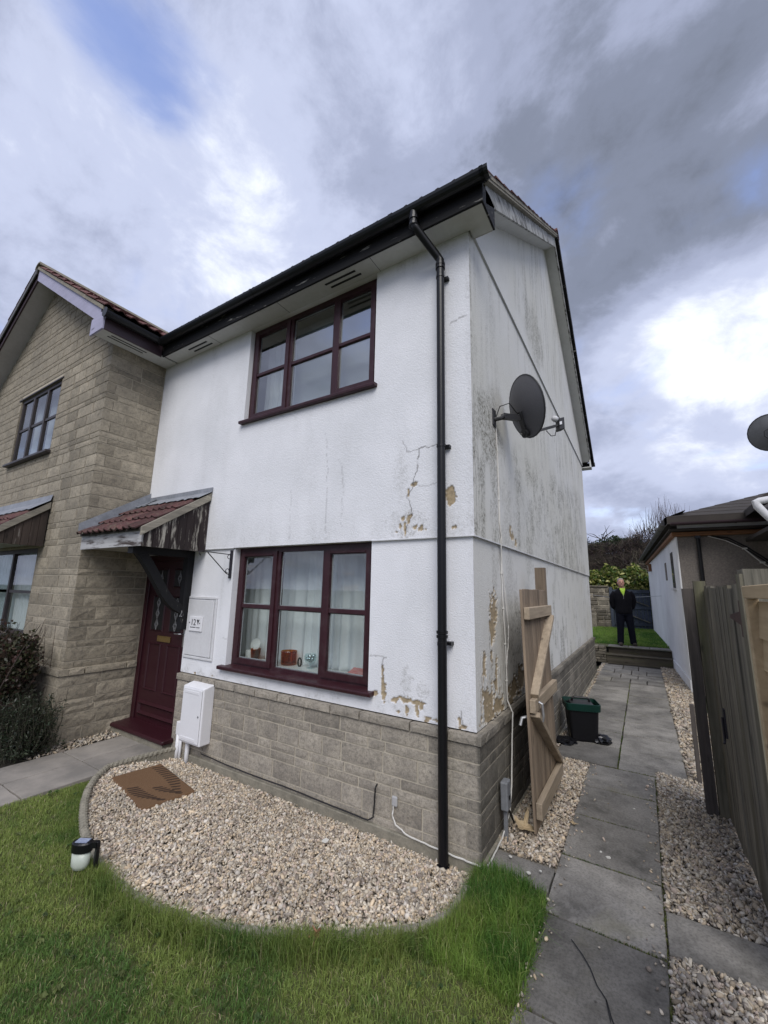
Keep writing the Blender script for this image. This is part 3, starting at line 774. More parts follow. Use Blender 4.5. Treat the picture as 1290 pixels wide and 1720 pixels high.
# weeds, moss cushions and strays
def rosette(n_, X, Y, r_, cols, name, label):
    out_v = []; out_f = []; out_c = []
    for i in range(n_):
        k = random.randint(5, 9); c = np.array(random.choice(cols))*random.uniform(.7, 1.2); rr = r_*random.uniform(.6, 1.3)
        for j in range(k):
            a = 2*math.pi*j/k+random.uniform(-.3, .3); ca_, sa_ = math.cos(a), math.sin(a); w = rr*.28; b = len(out_v)
            for (t_, ww, z) in ((.05, .3, .008), (.55, 1, .022), (1, .15, .014)):
                for s_ in (-1, 1): out_v.append((X[i]+ca_*rr*t_-sa_*w*ww*s_, Y[i]+sa_*rr*t_+ca_*w*ww*s_, -.005+z+random.uniform(0, .012)))
            out_f += [(b, b+1, b+3, b+2), (b+2, b+3, b+5, b+4)]; out_c += [c]*6
    return stuff(np_mesh(name, np.array(out_v), np.array(out_f), 'grass_blade', None, colors=np.array(out_c)), label, 'weed')
n = 420; X = rng.uniform(-3.3, .45, n); Y = rng.uniform(-2.9, -.1, n); k = inside(lawn_poly, X, Y) & (fbm(X*1.3, Y*1.3, 7) > .47); X, Y = X[k], Y[k]
rosette(len(X), X, Y, .017, [(.07, .12, .03), (.10, .15, .04), (.13, .16, .05), (.06, .10, .03)], 'lawn_weed', 'low broad-leaved weeds and clover scattered through the front lawn')
gravel('stray_gravel', 'loose stones spilled onto the side path slabs', lambda X, Y: (np.minimum(np.abs(X-.44), np.abs(X-1.01)) < .10*rng.uniform(0, 1, len(X))**2) | (rng.uniform(0, 1, len(X)) < .006), (.445, 1.0, -.9, 2.2), 900, 0.0075, 0.006, 0.003, PAL)

# moss and thin grass in the paving joints
jx = []; jy = []
for a in ys: m_ = 260; jx.append(rng.uniform(.44, 1.01, m_)); jy.append(np.full(m_, a)+rng.normal(0, .003, m_))
for a in ys2[1:]: m_ = 160; jx.append(rng.uniform(.1, 1.27, m_)); jy.append(np.full(m_, a)+rng.normal(0, .004, m_))
m_ = 1600; jx.append(np.full(m_, .69)+rng.normal(0, .004, m_)); jy.append(rng.uniform(2.2, 7.0, m_))
m_ = 900; jx.append(np.full(m_, 1.013)+rng.normal(0, .004, m_)); jy.append(rng.uniform(-.9, 2.2, m_))
jx = np.concatenate(jx); jy = np.concatenate(jy); k = fbm(jx*4, jy*4, 19) > .47; jx, jy = jx[k], jy[k]
grass('joint_moss', 'thin moss and grass growing in the joints of the side path', jx, jy, np.full(len(jx), -.012), rng.uniform(.010, .024, len(jx)), rng.uniform(.003, .006, len(jx)), lawn_cols(jx, jy)*np.array([[.6, .55, .6]]), .6, cat='moss')

# ------------------------------------------------------------------ shared builders
def make_tile(w=0.30, ln=0.42, rolls=2, h=0.026, seg=6, name='roof_tile', mat='brown_tile'):
    V = []; F = []
    n = rolls*seg
    def prof(i):
        t_ = (i % seg)/seg
        return h*max(0.0, math.sin(math.pi*min(1, t_/0.55))) if t_ < 0.55 else 0.0
    for i in range(n+1):
        u = w*i/n; p = prof(i)
        V += [(u, 0, 0.030+p), (u, ln, 0.004+p*0.9), (u, 0, 0.014+p)]
    for i in range(n):
        a = 3*i; b = 3*(i+1)
        F += [(a, b, b+1, a+1), (a+2, b+2, b, a)]
    # ends
    F += [(0, 1, 2), (3*n, 3*n+2, 3*n+1)]
    me = bpy.data.meshes.new(name); me.from_pydata(V, [], F); me.materials.append(MATS[mat])
    return me
TILE_B = make_tile(); TILE_R = make_tile(w=0.24, ln=0.30, rolls=2, h=0.024, name='canopy_tile', mat='red_tile')
def tiles(parent, org, u, s, n, cols, rows, me, w, gauge, keep=None, name='roof_tile', jit=0.004, skip=None):
    m3 = Matrix((u, s, n)).transposed()
    rest = []
    for r_ in range(rows):
        for c_ in range(cols):
            if skip and skip(r_, c_): continue
            loc = Vector(org)+Vector(u)*(w*c_+random.uniform(-jit, jit))+Vector(s)*(gauge*r_)+Vector(n)*random.uniform(0, jit)
            if keep is None or keep(r_, c_): piece(name, me, parent, loc, mat3=m3)
            else: rest.append(loc)
    if rest:
        b0 = np.array([v.co[:] for v in me.vertices])@np.array(m3).T
        V = np.concatenate([b0+np.array(l_) for l_ in rest]); nv = len(b0)
        mb = MB()
        for i, l_ in enumerate(rest):
            mb.f += [tuple(k_+i*nv for k_ in p.vertices) for p in me.polygons]
        mb.v = [tuple(v) for v in V]
        o = mb.build(name+'_field', me.materials[0].name, parent); o['kind'] = 'stuff'

def block_mesh(w, h, d, seed, rough, mat):
    r_ = random.Random(seed); nx = max(3, int(round(w/0.062))); nz = 3 if h > 0.1 else 2
    V = []; F = []
    for k in range(nz+1):
        for i in range(nx+1):
            ed = i in (0, nx) or k in (0, nz)
            x = -w/2+w*i/nx; z = h*k/nz
            if 0 < i < nx: x += r_.uniform(-.3, .3)*w/nx
            if 0 < k < nz: z += r_.uniform(-.25, .25)*h/nz
            y = 0.0015+r_.uniform(-.001, .001) if ed else -r_.uniform(0, rough)
            V.append((x+(r_.uniform(-.002, .002) if ed else 0), y, z+(r_.uniform(-.0015, .0015) if ed else 0)))
    for k in range(nz):
        for i in range(nx):
            a = k*(nx+1)+i; F.append((a, a+1, a+nx+2, a+nx+1))
    fr = [i for i in range(nx+1)]+[k*(nx+1)+nx for k in range(1, nz+1)]+[nz*(nx+1)+i for i in range(nx-1, -1, -1)]+[k*(nx+1) for k in range(nz-1, 0, -1)]
    b = len(V); V += [(V[i][0], d, V[i][2]) for i in fr]; n = len(fr)
    for j in range(n): F.append((fr[j], b+j, b+(j+1) % n, fr[(j+1) % n]))
    me = bpy.data.meshes.new('stone_block'); me.from_pydata(V, [], F); me.materials.append(MATS[mat]); return me
_BC = {}
def get_block(w, h, var, rough, mat):
    w = round(w/0.02)*0.02; key = (w, h, var, rough, mat)
    if key not in _BC: _BC[key] = block_mesh(w, h, 0.10, hash(key) % 10007, rough, mat)
    return _BC[key], w
def courses(z0, z1, seed, tall=0.136, short=0.062, j=0.013):
    r_ = random.Random(seed); z = z0; rows = []; last = 0
    while z < z1-0.03:
        h = tall if (last == short or r_.random() < 0.42) else short
        if last == short and r_.random() < 0.18: h = short
        h = min(h, z1-z); rows.append((z, h)); z += h+j; last = h if h in (tall, short) else short
    return rows
def lay(rows, face, ranges, seed, rough=0.006, mat='stone_block', corner=None):
    """returns list of (centre u, z, w, h, var, rough, mat). ranges(z,h)-> list of (u0,u1)"""
    r_ = random.Random(seed); out_ = []
    for i, (z, h) in enumerate(rows):
        for (u0, u1) in ranges(i, z, h):
            u = u0
            while u < u1-0.03:
                w = r_.choice((0.20, 0.26, 0.30, 0.34, 0.40, 0.44)) if h > 0.1 else r_.choice((0.16, 0.22, 0.30, 0.38, 0.46))
                if u1-u-w < 0.12: w = u1-u if u1-u < 0.5 else (u1-u)/2
                out_.append((u+w/2, z, w-0.013, h, r_.randrange(3), rough, mat)); u += w
    return out_
def place_blocks(parent, lst, to_world, rotz, limit=None, cam_sort=True):
    items = []
    for (u, z, w, h, var, rough, mat) in lst:
        p = to_world(u, z); items.append(((p-CAM_POS).length, u, z, w, h, var, rough, mat, p, rotz))
    return items
def emit_blocks(parent, items, limit):
    items.sort(key=lambda t_: t_[0])
    rest = MB()
    for i, (d_, u, z, w, h, var, rough, mat, p, rz) in enumerate(items):
        me, wq = get_block(w, h, var, rough, mat)
        if i < limit:
            piece('stone_block', me, parent, p, rot=(0, 0, rz), scale=(w/wq, 1, 1))
        else:
            c, s_ = math.cos(rz), math.sin(rz); sx = w/wq; b = len(rest.v)
            for v in me.vertices:
                x, y = v.co.x*sx, v.co.y
                rest.v.append((p.x+x*c-y*s_, p.y+x*s_+y*c, p.z+v.co.z))
            rest.f += [tuple(k+b for k in q.vertices) for q in me.polygons]
    if rest.v:
        o = rest.build('stone_block_field', items[0][7], parent); o['kind'] = 'stuff'

def render_wall(parent, axis, off, us, zs, holes, paint, top=None, label=None, name='rendered_wall', film=0.0):
    us, zs = np.unique(np.round(us, 4)), np.unique(np.round(zs, 4))
    U, Z = np.meshgrid(us, zs)
    if top is not None:
        z0 = zs[0]; Z = z0+(Z-z0)/(zs[-1]-z0)*np.maximum(top(U)-z0, 0.001)
    peel, dirt, crack = paint(U, Z)
    o_ = 0.0025*(fbm(U*2.2, Z*2.2, 77)-.5)+peel*0.007-peel*(1-peel)*.030
    if axis == 'x': V = np.stack([U, off+o_, Z], -1)
    else: V = np.stack([off-o_, U, Z], -1)
    nu, nz = len(us), len(zs)
    idx = np.arange(nu*nz).reshape(nz, nu)
    F = np.stack([idx[:-1, :-1], idx[:-1, 1:], idx[1:, 1:], idx[1:, :-1]], -1)
    cu = (U[:-1, :-1]+U[1:, 1:])/2; cz = (Z[:-1, :-1]+Z[1:, 1:])/2
    keep = np.ones(cu.shape, bool)
    for (a, b, c, d) in holes: keep &= ~((cu > a) & (cu < b) & (cz > c) & (cz < d))
    o = np_mesh(name, V.reshape(-1, 3), F[keep], 'white_render', parent, smooth=True, attrs={'peel': peel.ravel(), 'dirt': np.clip(dirt, 0, 1).ravel(), 'crack': crack.ravel(), 'film': (film*(.55+.9*fbm(U*1.1, Z*1.1, 15))).ravel().clip(0, 1)})
    if label: o['label'] = label
    return o
def blobs(U, Z, lst, seed=1, ns=26, amp=1.7):
    p = np.zeros(U.shape); nz_ = (fbm(U*ns, Z*ns, seed)-.5)*amp+(fbm(U*ns*2.6, Z*ns*2.6, seed+5)-.5)*amp*.7
    for (cu, cz, ru, rz) in lst:
        m_ = (np.abs(U-cu) < ru*2.2) & (np.abs(Z-cz) < rz*2.2)
        if not m_.any(): continue
        d = np.hypot((U-cu)/ru, (Z-cz)/rz)+nz_
        p = np.where(m_, np.maximum(p, sstep(1.06, .94, d)), p)
    return p
def cracks(U, Z, lines, wid=0.004, seed=3):
    c = np.zeros(U.shape); wx = (fbm(U*14, Z*14, seed)-.5)*.05; wz = (fbm(U*14+9, Z*14+4, seed+1)-.5)*.05
    for ln, s_ in lines:
        d = poly_dist(U+wx, Z+wz, ln); c = np.maximum(c, s_*sstep(wid*1.7, wid*.5, d))
    return c

def window(parent, x0, x1, z0, z1, y, m1, m2, tz, mat, sill=None, glass='window_glass'):
    """three-light window in a wall facing -y; front of frame at y"""
    fw = 0.052; fd = 0.06
    f = MB()
    f.box(x0, x1, y, y+fd, z0, z0+fw); f.box(x0, x1, y, y+fd, z1-fw, z1)
    f.box(x0, x0+fw, y, y+fd, z0+fw, z1-fw); f.box(x1-fw, x1, y, y+fd, z0+fw, z1-fw)
    for m_ in (m1, m2): f.box(m_-0.026, m_+0.026, y, y+fd, z0+fw, z1-fw)
    win = f.build('window', mat, parent)
    for li, (a, b) in enumerate(((x0+fw, m1-0.026), (m1+0.026, m2-0.026), (m2+0.026, x1-fw))):
        c, d = z0+fw, z1-fw
        if li != 1:
            s_ = MB(); w = 0.042; q = y-0.014; e = 0.012
            A, B, C, E = a-e, b+e, c-e, d+e
            # mitred sash with bevelled inner edge
            def side(o1, o2, i1, i2):
                vs = [(o1[0], q, o1[1]), (o2[0], q, o2[1]), (i2[0], q, i2[1]), (i1[0], q, i1[1])]
                s_.prism(vs, (0, 0.045, 0))
            O = [(A, C), (B, C), (B, E), (A, E)]; I = [(A+w+e, C+w+e), (B-w-e, C+w+e), (B-w-e, E-w-e), (A+w+e, E-w-e)]
            for k in range(4): side(O[k], O[(k+1) % 4], I[k], I[(k+1) % 4])
            s_.build('sash', mat, win, fix=True)
            tv = MB(); tv.box(A+0.05, B-0.06, q-0.010, q-0.001, E-0.047, E-0.029); tv.build('trickle_vent', mat, win, bevel=0.003)
            ga, gb, gc, gd = A+w+e, B-w-e, C+w+e, E-w-e; gy = y+0.012
        else:
            ga, gb, gc, gd = a, b, c, d; gy = y+0.022
        t_ = MB(); t_.box(ga-0.004, gb+0.004, gy-0.020, gy+0.02, tz-0.021, tz+0.021); t_.build('glazing_bar', mat, win, bevel=0.006)
        for (p0, p1) in ((gc, tz-0.021), (tz+0.021, gd)):
            pn = MB(); pn.box(ga-0.003, gb+0.003, gy, gy+0.006, p0-0.003, p1+0.003); pn.build('pane', glass, win)
            sp_ = MB(); k = 0.007; yy0, yy1 = gy+0.010, gy+0.018
            sp_.box(ga, gb, yy0, yy1, p0, p0+k); sp_.box(ga, gb, yy0, yy1, p1-k, p1); sp_.box(ga, ga+k, yy0, yy1, p0+k, p1-k); sp_.box(gb-k, gb, yy0, yy1, p0+k, p1-k)
            sp_.build('spacer_bar', 'spacer', win)
    if sill:
        a, b, yo, zt = sill
        s_ = MB(); s_.prism([(a, y+0.05, zt+0.012), (a, y+0.05, zt-0.034), (a, yo, zt-0.034), (a, yo-0.004, zt-0.010), (a, yo, zt)], (b-a, 0, 0))
        s_.build('window_sill', mat, win, bevel=0.003)
    return win

# ------------------------------------------------------------------ white rendered house
wh = thing('white_house', 'white rendered two-storey house with burgundy windows and door', 'house', (-2.2, 3.9, 0))
# --- rendered walls
JX = -3.46
r1 = np.arange(JX, 0.0001, 0.0085)
def paint_front_lo(U, Z):
    bl = [(-.775, 1.03, .012, .10), (-.76, .93, .022, .06), (-.655, .897, .032, .02), (-.56, .908, .055, .02), (-.46, .903, .06, .016), (-.55, .83, .02, .045), (-.465, .852, .02, .04),
          (-.43, .872, .02, .02), (-.385, .806, .028, .02), (-.125, .825, .012, .05), (-.10, .80, .03, .014), (-.62, .815, .02, .012), (-.845, .92, .02, .025), (-.30, .805, .03, .01), (-2.9, .80, .012, .008), (-3.2, .79, .02, .01)]
    p = blobs(U, Z, bl, 3)
    c = cracks(U, Z, [([(-.78, 1.20), (-.775, 1.05)], .7), ([(-.75, 1.2), (-.89, 1.2)], .4), ([(-.12, .9), (-.10, .79)], .6), ([(-2.78, 1.2), (-2.70, 1.19)], .3)])
    d = 0.4*sstep(.93, .79, Z)*sstep(.45, .7, fbm(U*9, Z*9, 6))+0.08*sstep(.5, .75, fbm(U*4, Z*1.2, 8))+.25*sstep(-.12, 0, U)*fbm(U*20, Z*5, 3)
    d += .3*blobs(U, Z, [(-.55, 1.02, .05, .09), (-.42, .99, .05, .05), (-.57, 1.11, .03, .05)], 14, 30, 1.6)
    d += .35*sstep(.05, 0, np.abs(U+2.86))*sstep(.9, 1.6, Z)*fbm(U*60, Z*3, 2)
    return p, d, c
lower_zs = np.concatenate([np.arange(ZP, ZB+.0001, 0.0085), [ZB]])
render_wall(wh, 'x', 0.0, np.concatenate([r1, [0.0, -2.70, -.91]]), np.concatenate([lower_zs, [0.905]]), [(-2.70, -.91, .905, 2.2)], paint_front_lo)
def paint_front_up(U, Z):
    bl = [(-.17, 2.48, .035, .075), (-.18, 2.42, .02, .05), (-.494, 2.605, .035, .018), (-.545, 2.53, .010, .03), (-.54, 2.30, .018, .045), (-.575, 2.235, .012, .045), (-.52, 2.34, .02, .012), (-.60, 2.32, .022, .02),
          (-.475, 2.24, .02, .02), (-.43, 2.225, .035, .022), (-.385, 2.22, .012, .012), (-.65, 2.21, .02, .01), (-.62, 2.25, .012, .02), (-.15, 2.22, .02, .012)]
    p = blobs(U, Z, bl, 5)
    c = cracks(U, Z, [([(-.50, 2.59), (-.46, 2.75), (-.45, 2.90), (-.287, 2.915)], .75), ([(-.45, 2.90), (-.565, 2.90), (-.60, 3.0)], .5), ([(-.494, 2.59), (-.55, 2.5), (-.505, 2.36), (-.58, 2.22)], .75),
                      ([(-.49, 2.59), (-.35, 2.57), (-.25, 2.60)], .3), ([(-1.47, 3.23), (-1.44, 2.9), (-1.41, 2.19)], .28), ([(-1.3, 2.95), (-1.235, 2.7), (-1.24, 2.3)], .25), ([(-.16, 3.98), (0.0, 4.0)], .5), ([(-1.9, 2.7), (-1.88, 2.2)], .18)])
    d = .09*sstep(.50, .75, fbm(U*5, Z*1.0, 21))+.15*sstep(2.6, 2.15, Z)*sstep(.4, .65, fbm(U*7, Z*3, 4))
    d += .25*sstep(-.06, .02, U)*(.4+fbm(U*25, Z*4, 13))+.14*sstep(.22, .0, np.abs(U+.20))*fbm(U*14, Z*2, 19)
    d += .22*blobs(U, Z, [(-.56, 2.28, .16, .12), (-.62, 2.7, .06, .2)], 24, 30, 1.5)
    d += .28*sstep(4.6, 4.8, Z)*sstep(.55, .75, fbm(U*12, Z*1.5, 44))
    return p, d, c
PR = 0.018
render_wall(wh, 'x', -PR, np.concatenate([np.arange(L, -0.95, 0.014), np.arange(-.95, PR, 0.0085), [PR, -2.73, -.92]]), np.concatenate([np.arange(ZB, 3.1, 0.0085), np.arange(3.1, ZE, 0.016), [ZE+.02, 3.605]]),
            [(-2.73, -.92, 3.605, 5)], paint_front_up)
def paint_side(U, Z, zone):
    bl = [(.46, 1.58, .10, .15), (.42, 1.44, .08, .10), (.39, 1.36, .03, .05), (.20, 1.21, .045, .10), (.38, 1.25, .035, .06), (.50, 1.13, .035, .10), (.47, 1.0, .05, .06), (.25, .95, .07, .07), (.30, .90, .17, .12), (.50, .85, .14, .08), (.62, .80, .05, .04),
          (.80, .90, .03, .05), (1.0, .88, .16, .10), (1.25, .92, .16, .11), (1.5, .87, .13, .09), (.9, .80, .10, .03), (1.05, 2.27, .09, .04), (1.0, 2.31, .04, .05), (1.2, 2.22, .05, .03), (.15, 1.0, .02, .05)]
    p = blobs(U, Z, bl, 9, 20, 1.6)
    # ragged hanging strips
    strip = sstep(.62, .70, fbm(U*55, Z*5, 41))*sstep(1.35, 1.0, Z)*sstep(.02, .15, U)*sstep(.75, .5, U)
    p = np.maximum(p, strip*sstep(.4, .5, fbm(U*8, Z*8, 3)))
    c = cracks(U, Z, [([(.35, 1.45), (.33, 1.3), (.40, 1.2), (.36, 1.1)], .7), ([(1.5, 2.75), (1.9, 2.5), (2.2, 2.35)], .4), ([(.95, 2.7), (1.25, 2.35)], .3), ([(.04, 2.2), (.05, 2.5), (.02, 2.9), (.03, 3.4)], .5), ([(.12, 2.5), (.10, 3.0)], .4)])
    st_ = fbm(U*9, Z*.8, 61); st2 = fbm(U*24, Z*1.6, 67); bg_ = fbm(U*1.3, Z*1.3, 71); md = fbm(U*6, Z*4.5, 73); fn = fbm(U*26, Z*16, 79)
    d = np.full(U.shape, .05)
    if zone == 0:
        d += .10*st_+.80*sstep(1.05, .45, np.hypot((U-1.15)/.42, (Z-1.25)/.42)-.7*(md-.5))*(.25+.65*sstep(.4, .6, fn))
        d += .75*sstep(.50, .66, .5*st2+.5*md)*sstep(1.8, 2.3, U)*sstep(6.5, 3.5, U)*sstep(1.9, 1.0, Z)
        d += .35*sstep(.55, .72, md)*sstep(.1, .5, U)+.4*sstep(.12, .0, Z-.78)*md
    elif zone == 1:
        diag = 3.42+.13*(U-2.0)      # paler strip rises towards the back
        low = sstep(diag+.10, diag-.30, Z)*sstep(.75, 1.5, U)*sstep(7.8, 6.3, U)
        d += low*(.12+.72*sstep(.40, .64, .45*md+.3*fn+.25*st_))
        d += .95*sstep(1.0, .35, np.hypot((U-.45)/.42, (Z-3.22)/.40)-.6*(md-.5))*(.5+.5*sstep(.35, .6, fn))
        d += .60*sstep(.42, .62, .5*md+.5*st_)*sstep(3.5, 2.9, Z)*sstep(1.3, .5, U)
        d += .55*sstep(.46, .62, st_)*sstep(.9, .2, Z-2.15)*sstep(.6, 0, U)
        d += sstep(diag-.1, diag+.2, Z)*(.22*sstep(.52, .68, st_)+.45*sstep(.50, .64, st2)*sstep(1.4, 3.0, U))
        d += .55*sstep(.05, .0, U)*sstep(.3, .6, fbm(U*3, Z*6, 5))
    else:
        d += .50*sstep(.49, .64, .6*st2+.4*st_)*sstep(.8, 1.8, U)*sstep(7.5, 5, U)*sstep(4.95, 5.3, Z)*(1-.4*sstep(6.6, 7.5, Z))
        d += .75*sstep(1.0, .4, np.hypot((U-2.65)/.85, (Z-5.35)/.55)-.7*(md-.5)+.15*(U-2.65))*(.5+.5*sstep(.4, .6, fn))
    return p, d, c
ysd = np.concatenate([[0], np.cumsum(np.linspace(.0085, .045, 400))]); ysd = ysd[ysd < D]; ysd = np.append(ysd, D)
lab = 'white rendered side wall streaked with grey algae and peeling paint'
render_wall(wh, 'y', 0.0, ysd, lower_zs, [], lambda U, Z: paint_side(U, Z, 0), label=lab, film=.75)
render_wall(wh, 'y', PR, np.append(ysd, -PR), np.append(np.arange(ZB, 4.83, .0125), 4.83), [], lambda U, Z: paint_side(U, Z, 1), label=lab, film=.85)
render_wall(wh, 'y', PR*2, ysd, np.arange(4.83, 7.85, .016), [], lambda U, Z: paint_side(U, Z, 2), top=lambda U: 4.98+SL*(D/2-np.abs(U-D/2)), label='gable wall streaked with dark vertical stains', film=.8)
bd = MB(); bd.box(L+.02, -2.71, -PR-.005, .0, ZB-.006, ZB+.002); bd.box(-.90, PR+.004, -PR-.005, .0, ZB-.006, ZB+.002); bd.build('drip_bead', 'aged_white', wh)
bd = MB(); bd.box(0, PR+.005, -.0, D, ZB-.006, ZB+.002); bd.build('drip_bead', 'aged_white', wh)
bd = MB(); bd.box(0.01, PR*2+.002, 0.02, D, 4.824, 4.831); bd.build('drip_bead', 'aged_white', wh)
# back and far walls close the shell
bk = MB(); bk.box(-9.2, 0, D-.05, D, 0, 4.9); bk.build('rendered_wall', 'white_render', wh)
# window reveals, one ring per opening
for (a, b, c, d, y0, y1) in ((-2.70, -.91, .905, ZB, -.001, .075), (-2.73, -.92, 3.605, ZE, -PR-.001, .055)):
    rv = MB(); O = [(a, c), (b, c), (b, d), (a, d)]
    rv.add([(x, y0, z) for x, z in O]+[(x, y1, z) for x, z in O], [(k, (k+1) % 4, (k+1) % 4+4, k+4) for k in range(4)])
    rv.build('window_reveal', 'white_render', wh)
dj = MB(); dj.box(JX-.0, JX+.012, .001, .16, ZP, 2.16); dj.box(-4.55, JX, 0.012, .16, 2.115, 2.30); dj.build('door_reveal', 'white_render', wh)
window(wh, -2.70, -.91, .915, ZB-.004, .07, -2.10, -1.48, 1.535, 'burgundy_upvc', sill=(-2.77, -.855, -.055, .925))
window(wh, -2.73, -.92, 3.615, ZE-.002, .04, -2.11, -1.47, 4.20, 'burgundy_upvc', sill=(-2.76, -.885, -.07, 3.612), glass='reflective_glass')
# rooms behind the windows
def room(x0, x1, y0, y1, z0, z1):
    m_ = MB()
    m_.add([(x0, y0, z0), (x1, y0, z0), (x1, y1, z0), (x0, y1, z0), (x0, y0, z1), (x1, y0, z1), (x1, y1, z1), (x0, y1, z1)],
           [(0, 1, 2, 3), (7, 6, 5, 4), (1, 5, 6, 2), (2, 6, 7, 3), (3, 7, 4, 0)])
    m_.build('room', 'room_wall', wh)
room(-3.3, -.15, .135, 2.6, .30, 2.4); room(-3.3, -.15, .11, 2.4, 3.0, 4.96)
ib = MB(); ib.box(-2.75, -.86, .135, .34, .84, .968); ib.build('inner_window_sill', 'white_ceramic', wh)
# --- plinth
pl = MB(); pl.box(JX, -0.015, -.0235, .10, -.06, .715); pl.box(-.09, .0235, -.0225, D, -.06, .715)
plinth = pl.build('plinth', 'plinth_mortar', wh)
rows = courses(0.0, .70, 23)
F0 = -.030; S0 = .030
fr = lay(rows, 'f', lambda i, z, h: [(JX, S0+.0065 if i % 2 == 0 else S0-.10)], 31, .0022, 'plinth_block')
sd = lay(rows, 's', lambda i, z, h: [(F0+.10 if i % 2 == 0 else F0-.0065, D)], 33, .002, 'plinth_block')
items = place_blocks(plinth, fr, lambda u, z: Vector((u, F0, z)), 0)+place_blocks(plinth, sd, lambda u, z: Vector((S0, u, z)), math.pi/2)
# ledge course, a little proud
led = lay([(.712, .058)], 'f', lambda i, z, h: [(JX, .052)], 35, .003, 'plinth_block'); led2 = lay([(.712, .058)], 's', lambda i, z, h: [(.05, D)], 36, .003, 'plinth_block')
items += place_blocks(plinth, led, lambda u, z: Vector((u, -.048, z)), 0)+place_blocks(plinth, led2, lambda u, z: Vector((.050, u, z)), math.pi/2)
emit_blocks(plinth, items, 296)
ft = MB(); ft.box(-3.2, .045, -.055, .0, -.15, .012); ft.box(-.02, .048, -.054, D, -.15, .010); ft.build('concrete_footing', 'edging_concrete', wh, bevel=.006)
# --- front door
fd_ = MB(); yf = .075
fd_.box(-4.535, -4.455, yf, yf+.07, .10, 2.11); fd_.box(-3.535, JX-.002, yf, yf+.07, .10, 2.11); fd_.box(-4.455, -3.535, yf, yf+.07, 2.04, 2.11)
door = fd_.build('front_door', 'door_burgundy', wh, bevel=.004); door['label'] = 'burgundy panelled front door with leaded glass and brass letter plate'
lf = MB(); lf.box(-4.452, -3.538, yf+.02, yf+.065, .10, 2.037); leaf = lf.build('door_leaf', 'door_burgundy', door)
def mould(x0, x1, z0, z1, w=.022, d=.014, arch=0):
    m_ = MB(); y = yf+.02
    O = [(x0, z0), (x1, z0), (x1, z1), (x0, z1)]; I = [(x0+w, z0+w), (x1-w, z0+w), (x1-w, z1-w), (x0+w, z1-w)]
    for k in range(4):
        a, b, c, e = O[k], O[(k+1) % 4], I[(k+1) % 4], I[k]; mid = lambda p, q: ((p[0]+q[0])/2, (p[1]+q[1])/2)
        m1_, m2_ = mid(a, e), mid(b, c)
        m_.add([(a[0], y-.001, a[1]), (b[0], y-.001, b[1]), (m2_[0], y-d, m2_[1]), (m1_[0], y-d, m1_[1])], [(0, 1, 2, 3)])
        m_.add([(m1_[0], y-d, m1_[1]), (m2_[0], y-d, m2_[1]), (c[0], y-.001, c[1]), (e[0], y-.001, e[1])], [(0, 1, 2, 3)])
    return m_
for (a, b) in ((-4.33, -4.06), (-3.93, -3.66)):
    mould(a, b, .46, 1.02).build('panel_moulding', 'door_burgundy', door)
    mould(a, b, 1.16, 1.60).build('panel_moulding', 'door_burgundy', door)
    mould(a, b, 1.70, 1.94).build('panel_moulding', 'door_burgundy', door)
    for (c, d) in ((1.18, 1.58), (1.72, 1.92)):
        pn = MB(); pn.box(a+.02, b-.02, yf+.010, yf+.018, c, d); pn.build('door_pane', 'gasket', door)
        le = MB(); cx = (a+b)/2
        n_ = 3 if c < 1.5 else 1
        for i in range(n_):
            cz = c+(d-c)*(i+.5)/n_; rr = .045
            le.tube([(cx, yf+.006, cz-rr*1.5), (cx-rr*.8, yf+.006, cz), (cx, yf+.006, cz+rr*1.5), (cx+rr*.8, yf+.006, cz), (cx, yf+.006, cz-rr*1.5)], .0035, 5)
            le.tube([(cx+.028*math.cos(t_*math.pi/6), yf+.005, cz+.028*math.sin(t_*math.pi/6)) for t_ in range(13)], .005, 5)
        le.tube([(cx, yf+.007, c), (cx, yf+.007, d)], .003, 5)
        le.build('leaded_strip', 'galvanised', door)
mould(-4.40, -3.60, .16, .33, .05, .03).build('weather_bar', 'door_burgundy', door)
lp = MB(); lp.box(-4.14, -3.87, yf+.004, yf+.019, 1.045, 1.115); lp.build('letter_plate', 'brass', door, bevel=.003)
hd = MB(); hd.box(-3.615, -3.585, yf+.006, yf+.019, 1.02, 1.24); hd.build('handle_plate', 'steel', door, bevel=.003)
hd = MB(); hd.tube([(-3.60, yf+.012, 1.17), (-3.60, yf-.03, 1.17), (-3.62, yf-.042, 1.17), (-3.71, yf-.042, 1.168)], .008, 8); hd.build('door_handle', 'steel', door)
stp = MB(); stp.prism([(-4.545, .15, .105), (-4.545, -.14, .095), (-4.545, -.155, .085), (-4.545, -.155, .055), (-4.545, -.02, .05), (-4.545, .15, .05)], (1.13, 0, 0)); stp.build('door_step', 'door_burgundy', door, bevel=.006)
st2_ = MB(); st2_.box(-4.53, -3.44, -.135, .15, -.06, .052); st2_.build('step_base', 'edging_concrete', door, bevel=.005)
pst = MB(); pst.box(JX-.045, JX+.045, -.085, -.001, 1.24, 2.13); pst.build('door_post', 'black_post', wh, bevel=.006)
def text_mesh(txt, size, ext, loc, rot, mat, parent, name, font_shear=0):
    cu = bpy.data.curves.new('txt', 'FONT'); cu.body = txt; cu.size = size; cu.extrude = ext; cu.resolution_u = 3; cu.align_x = 'CENTER'; cu.shear = font_shear
    ob = bpy.data.objects.new('txt', cu); COL.objects.link(ob)
    dg = bpy.context.evaluated_depsgraph_get(); dg.update()
    me = bpy.data.meshes.new_from_object(ob.evaluated_get(dg)); bpy.data.objects.remove(ob)
    me.materials.clear(); me.materials.append(MATS[mat])
    return piece(name, me, parent, loc, rot=rot)
text_mesh('12', .11, .004, (JX, -.092, 1.385), (math.pi/2, 0, 0), 'steel', wh, 'house_number')
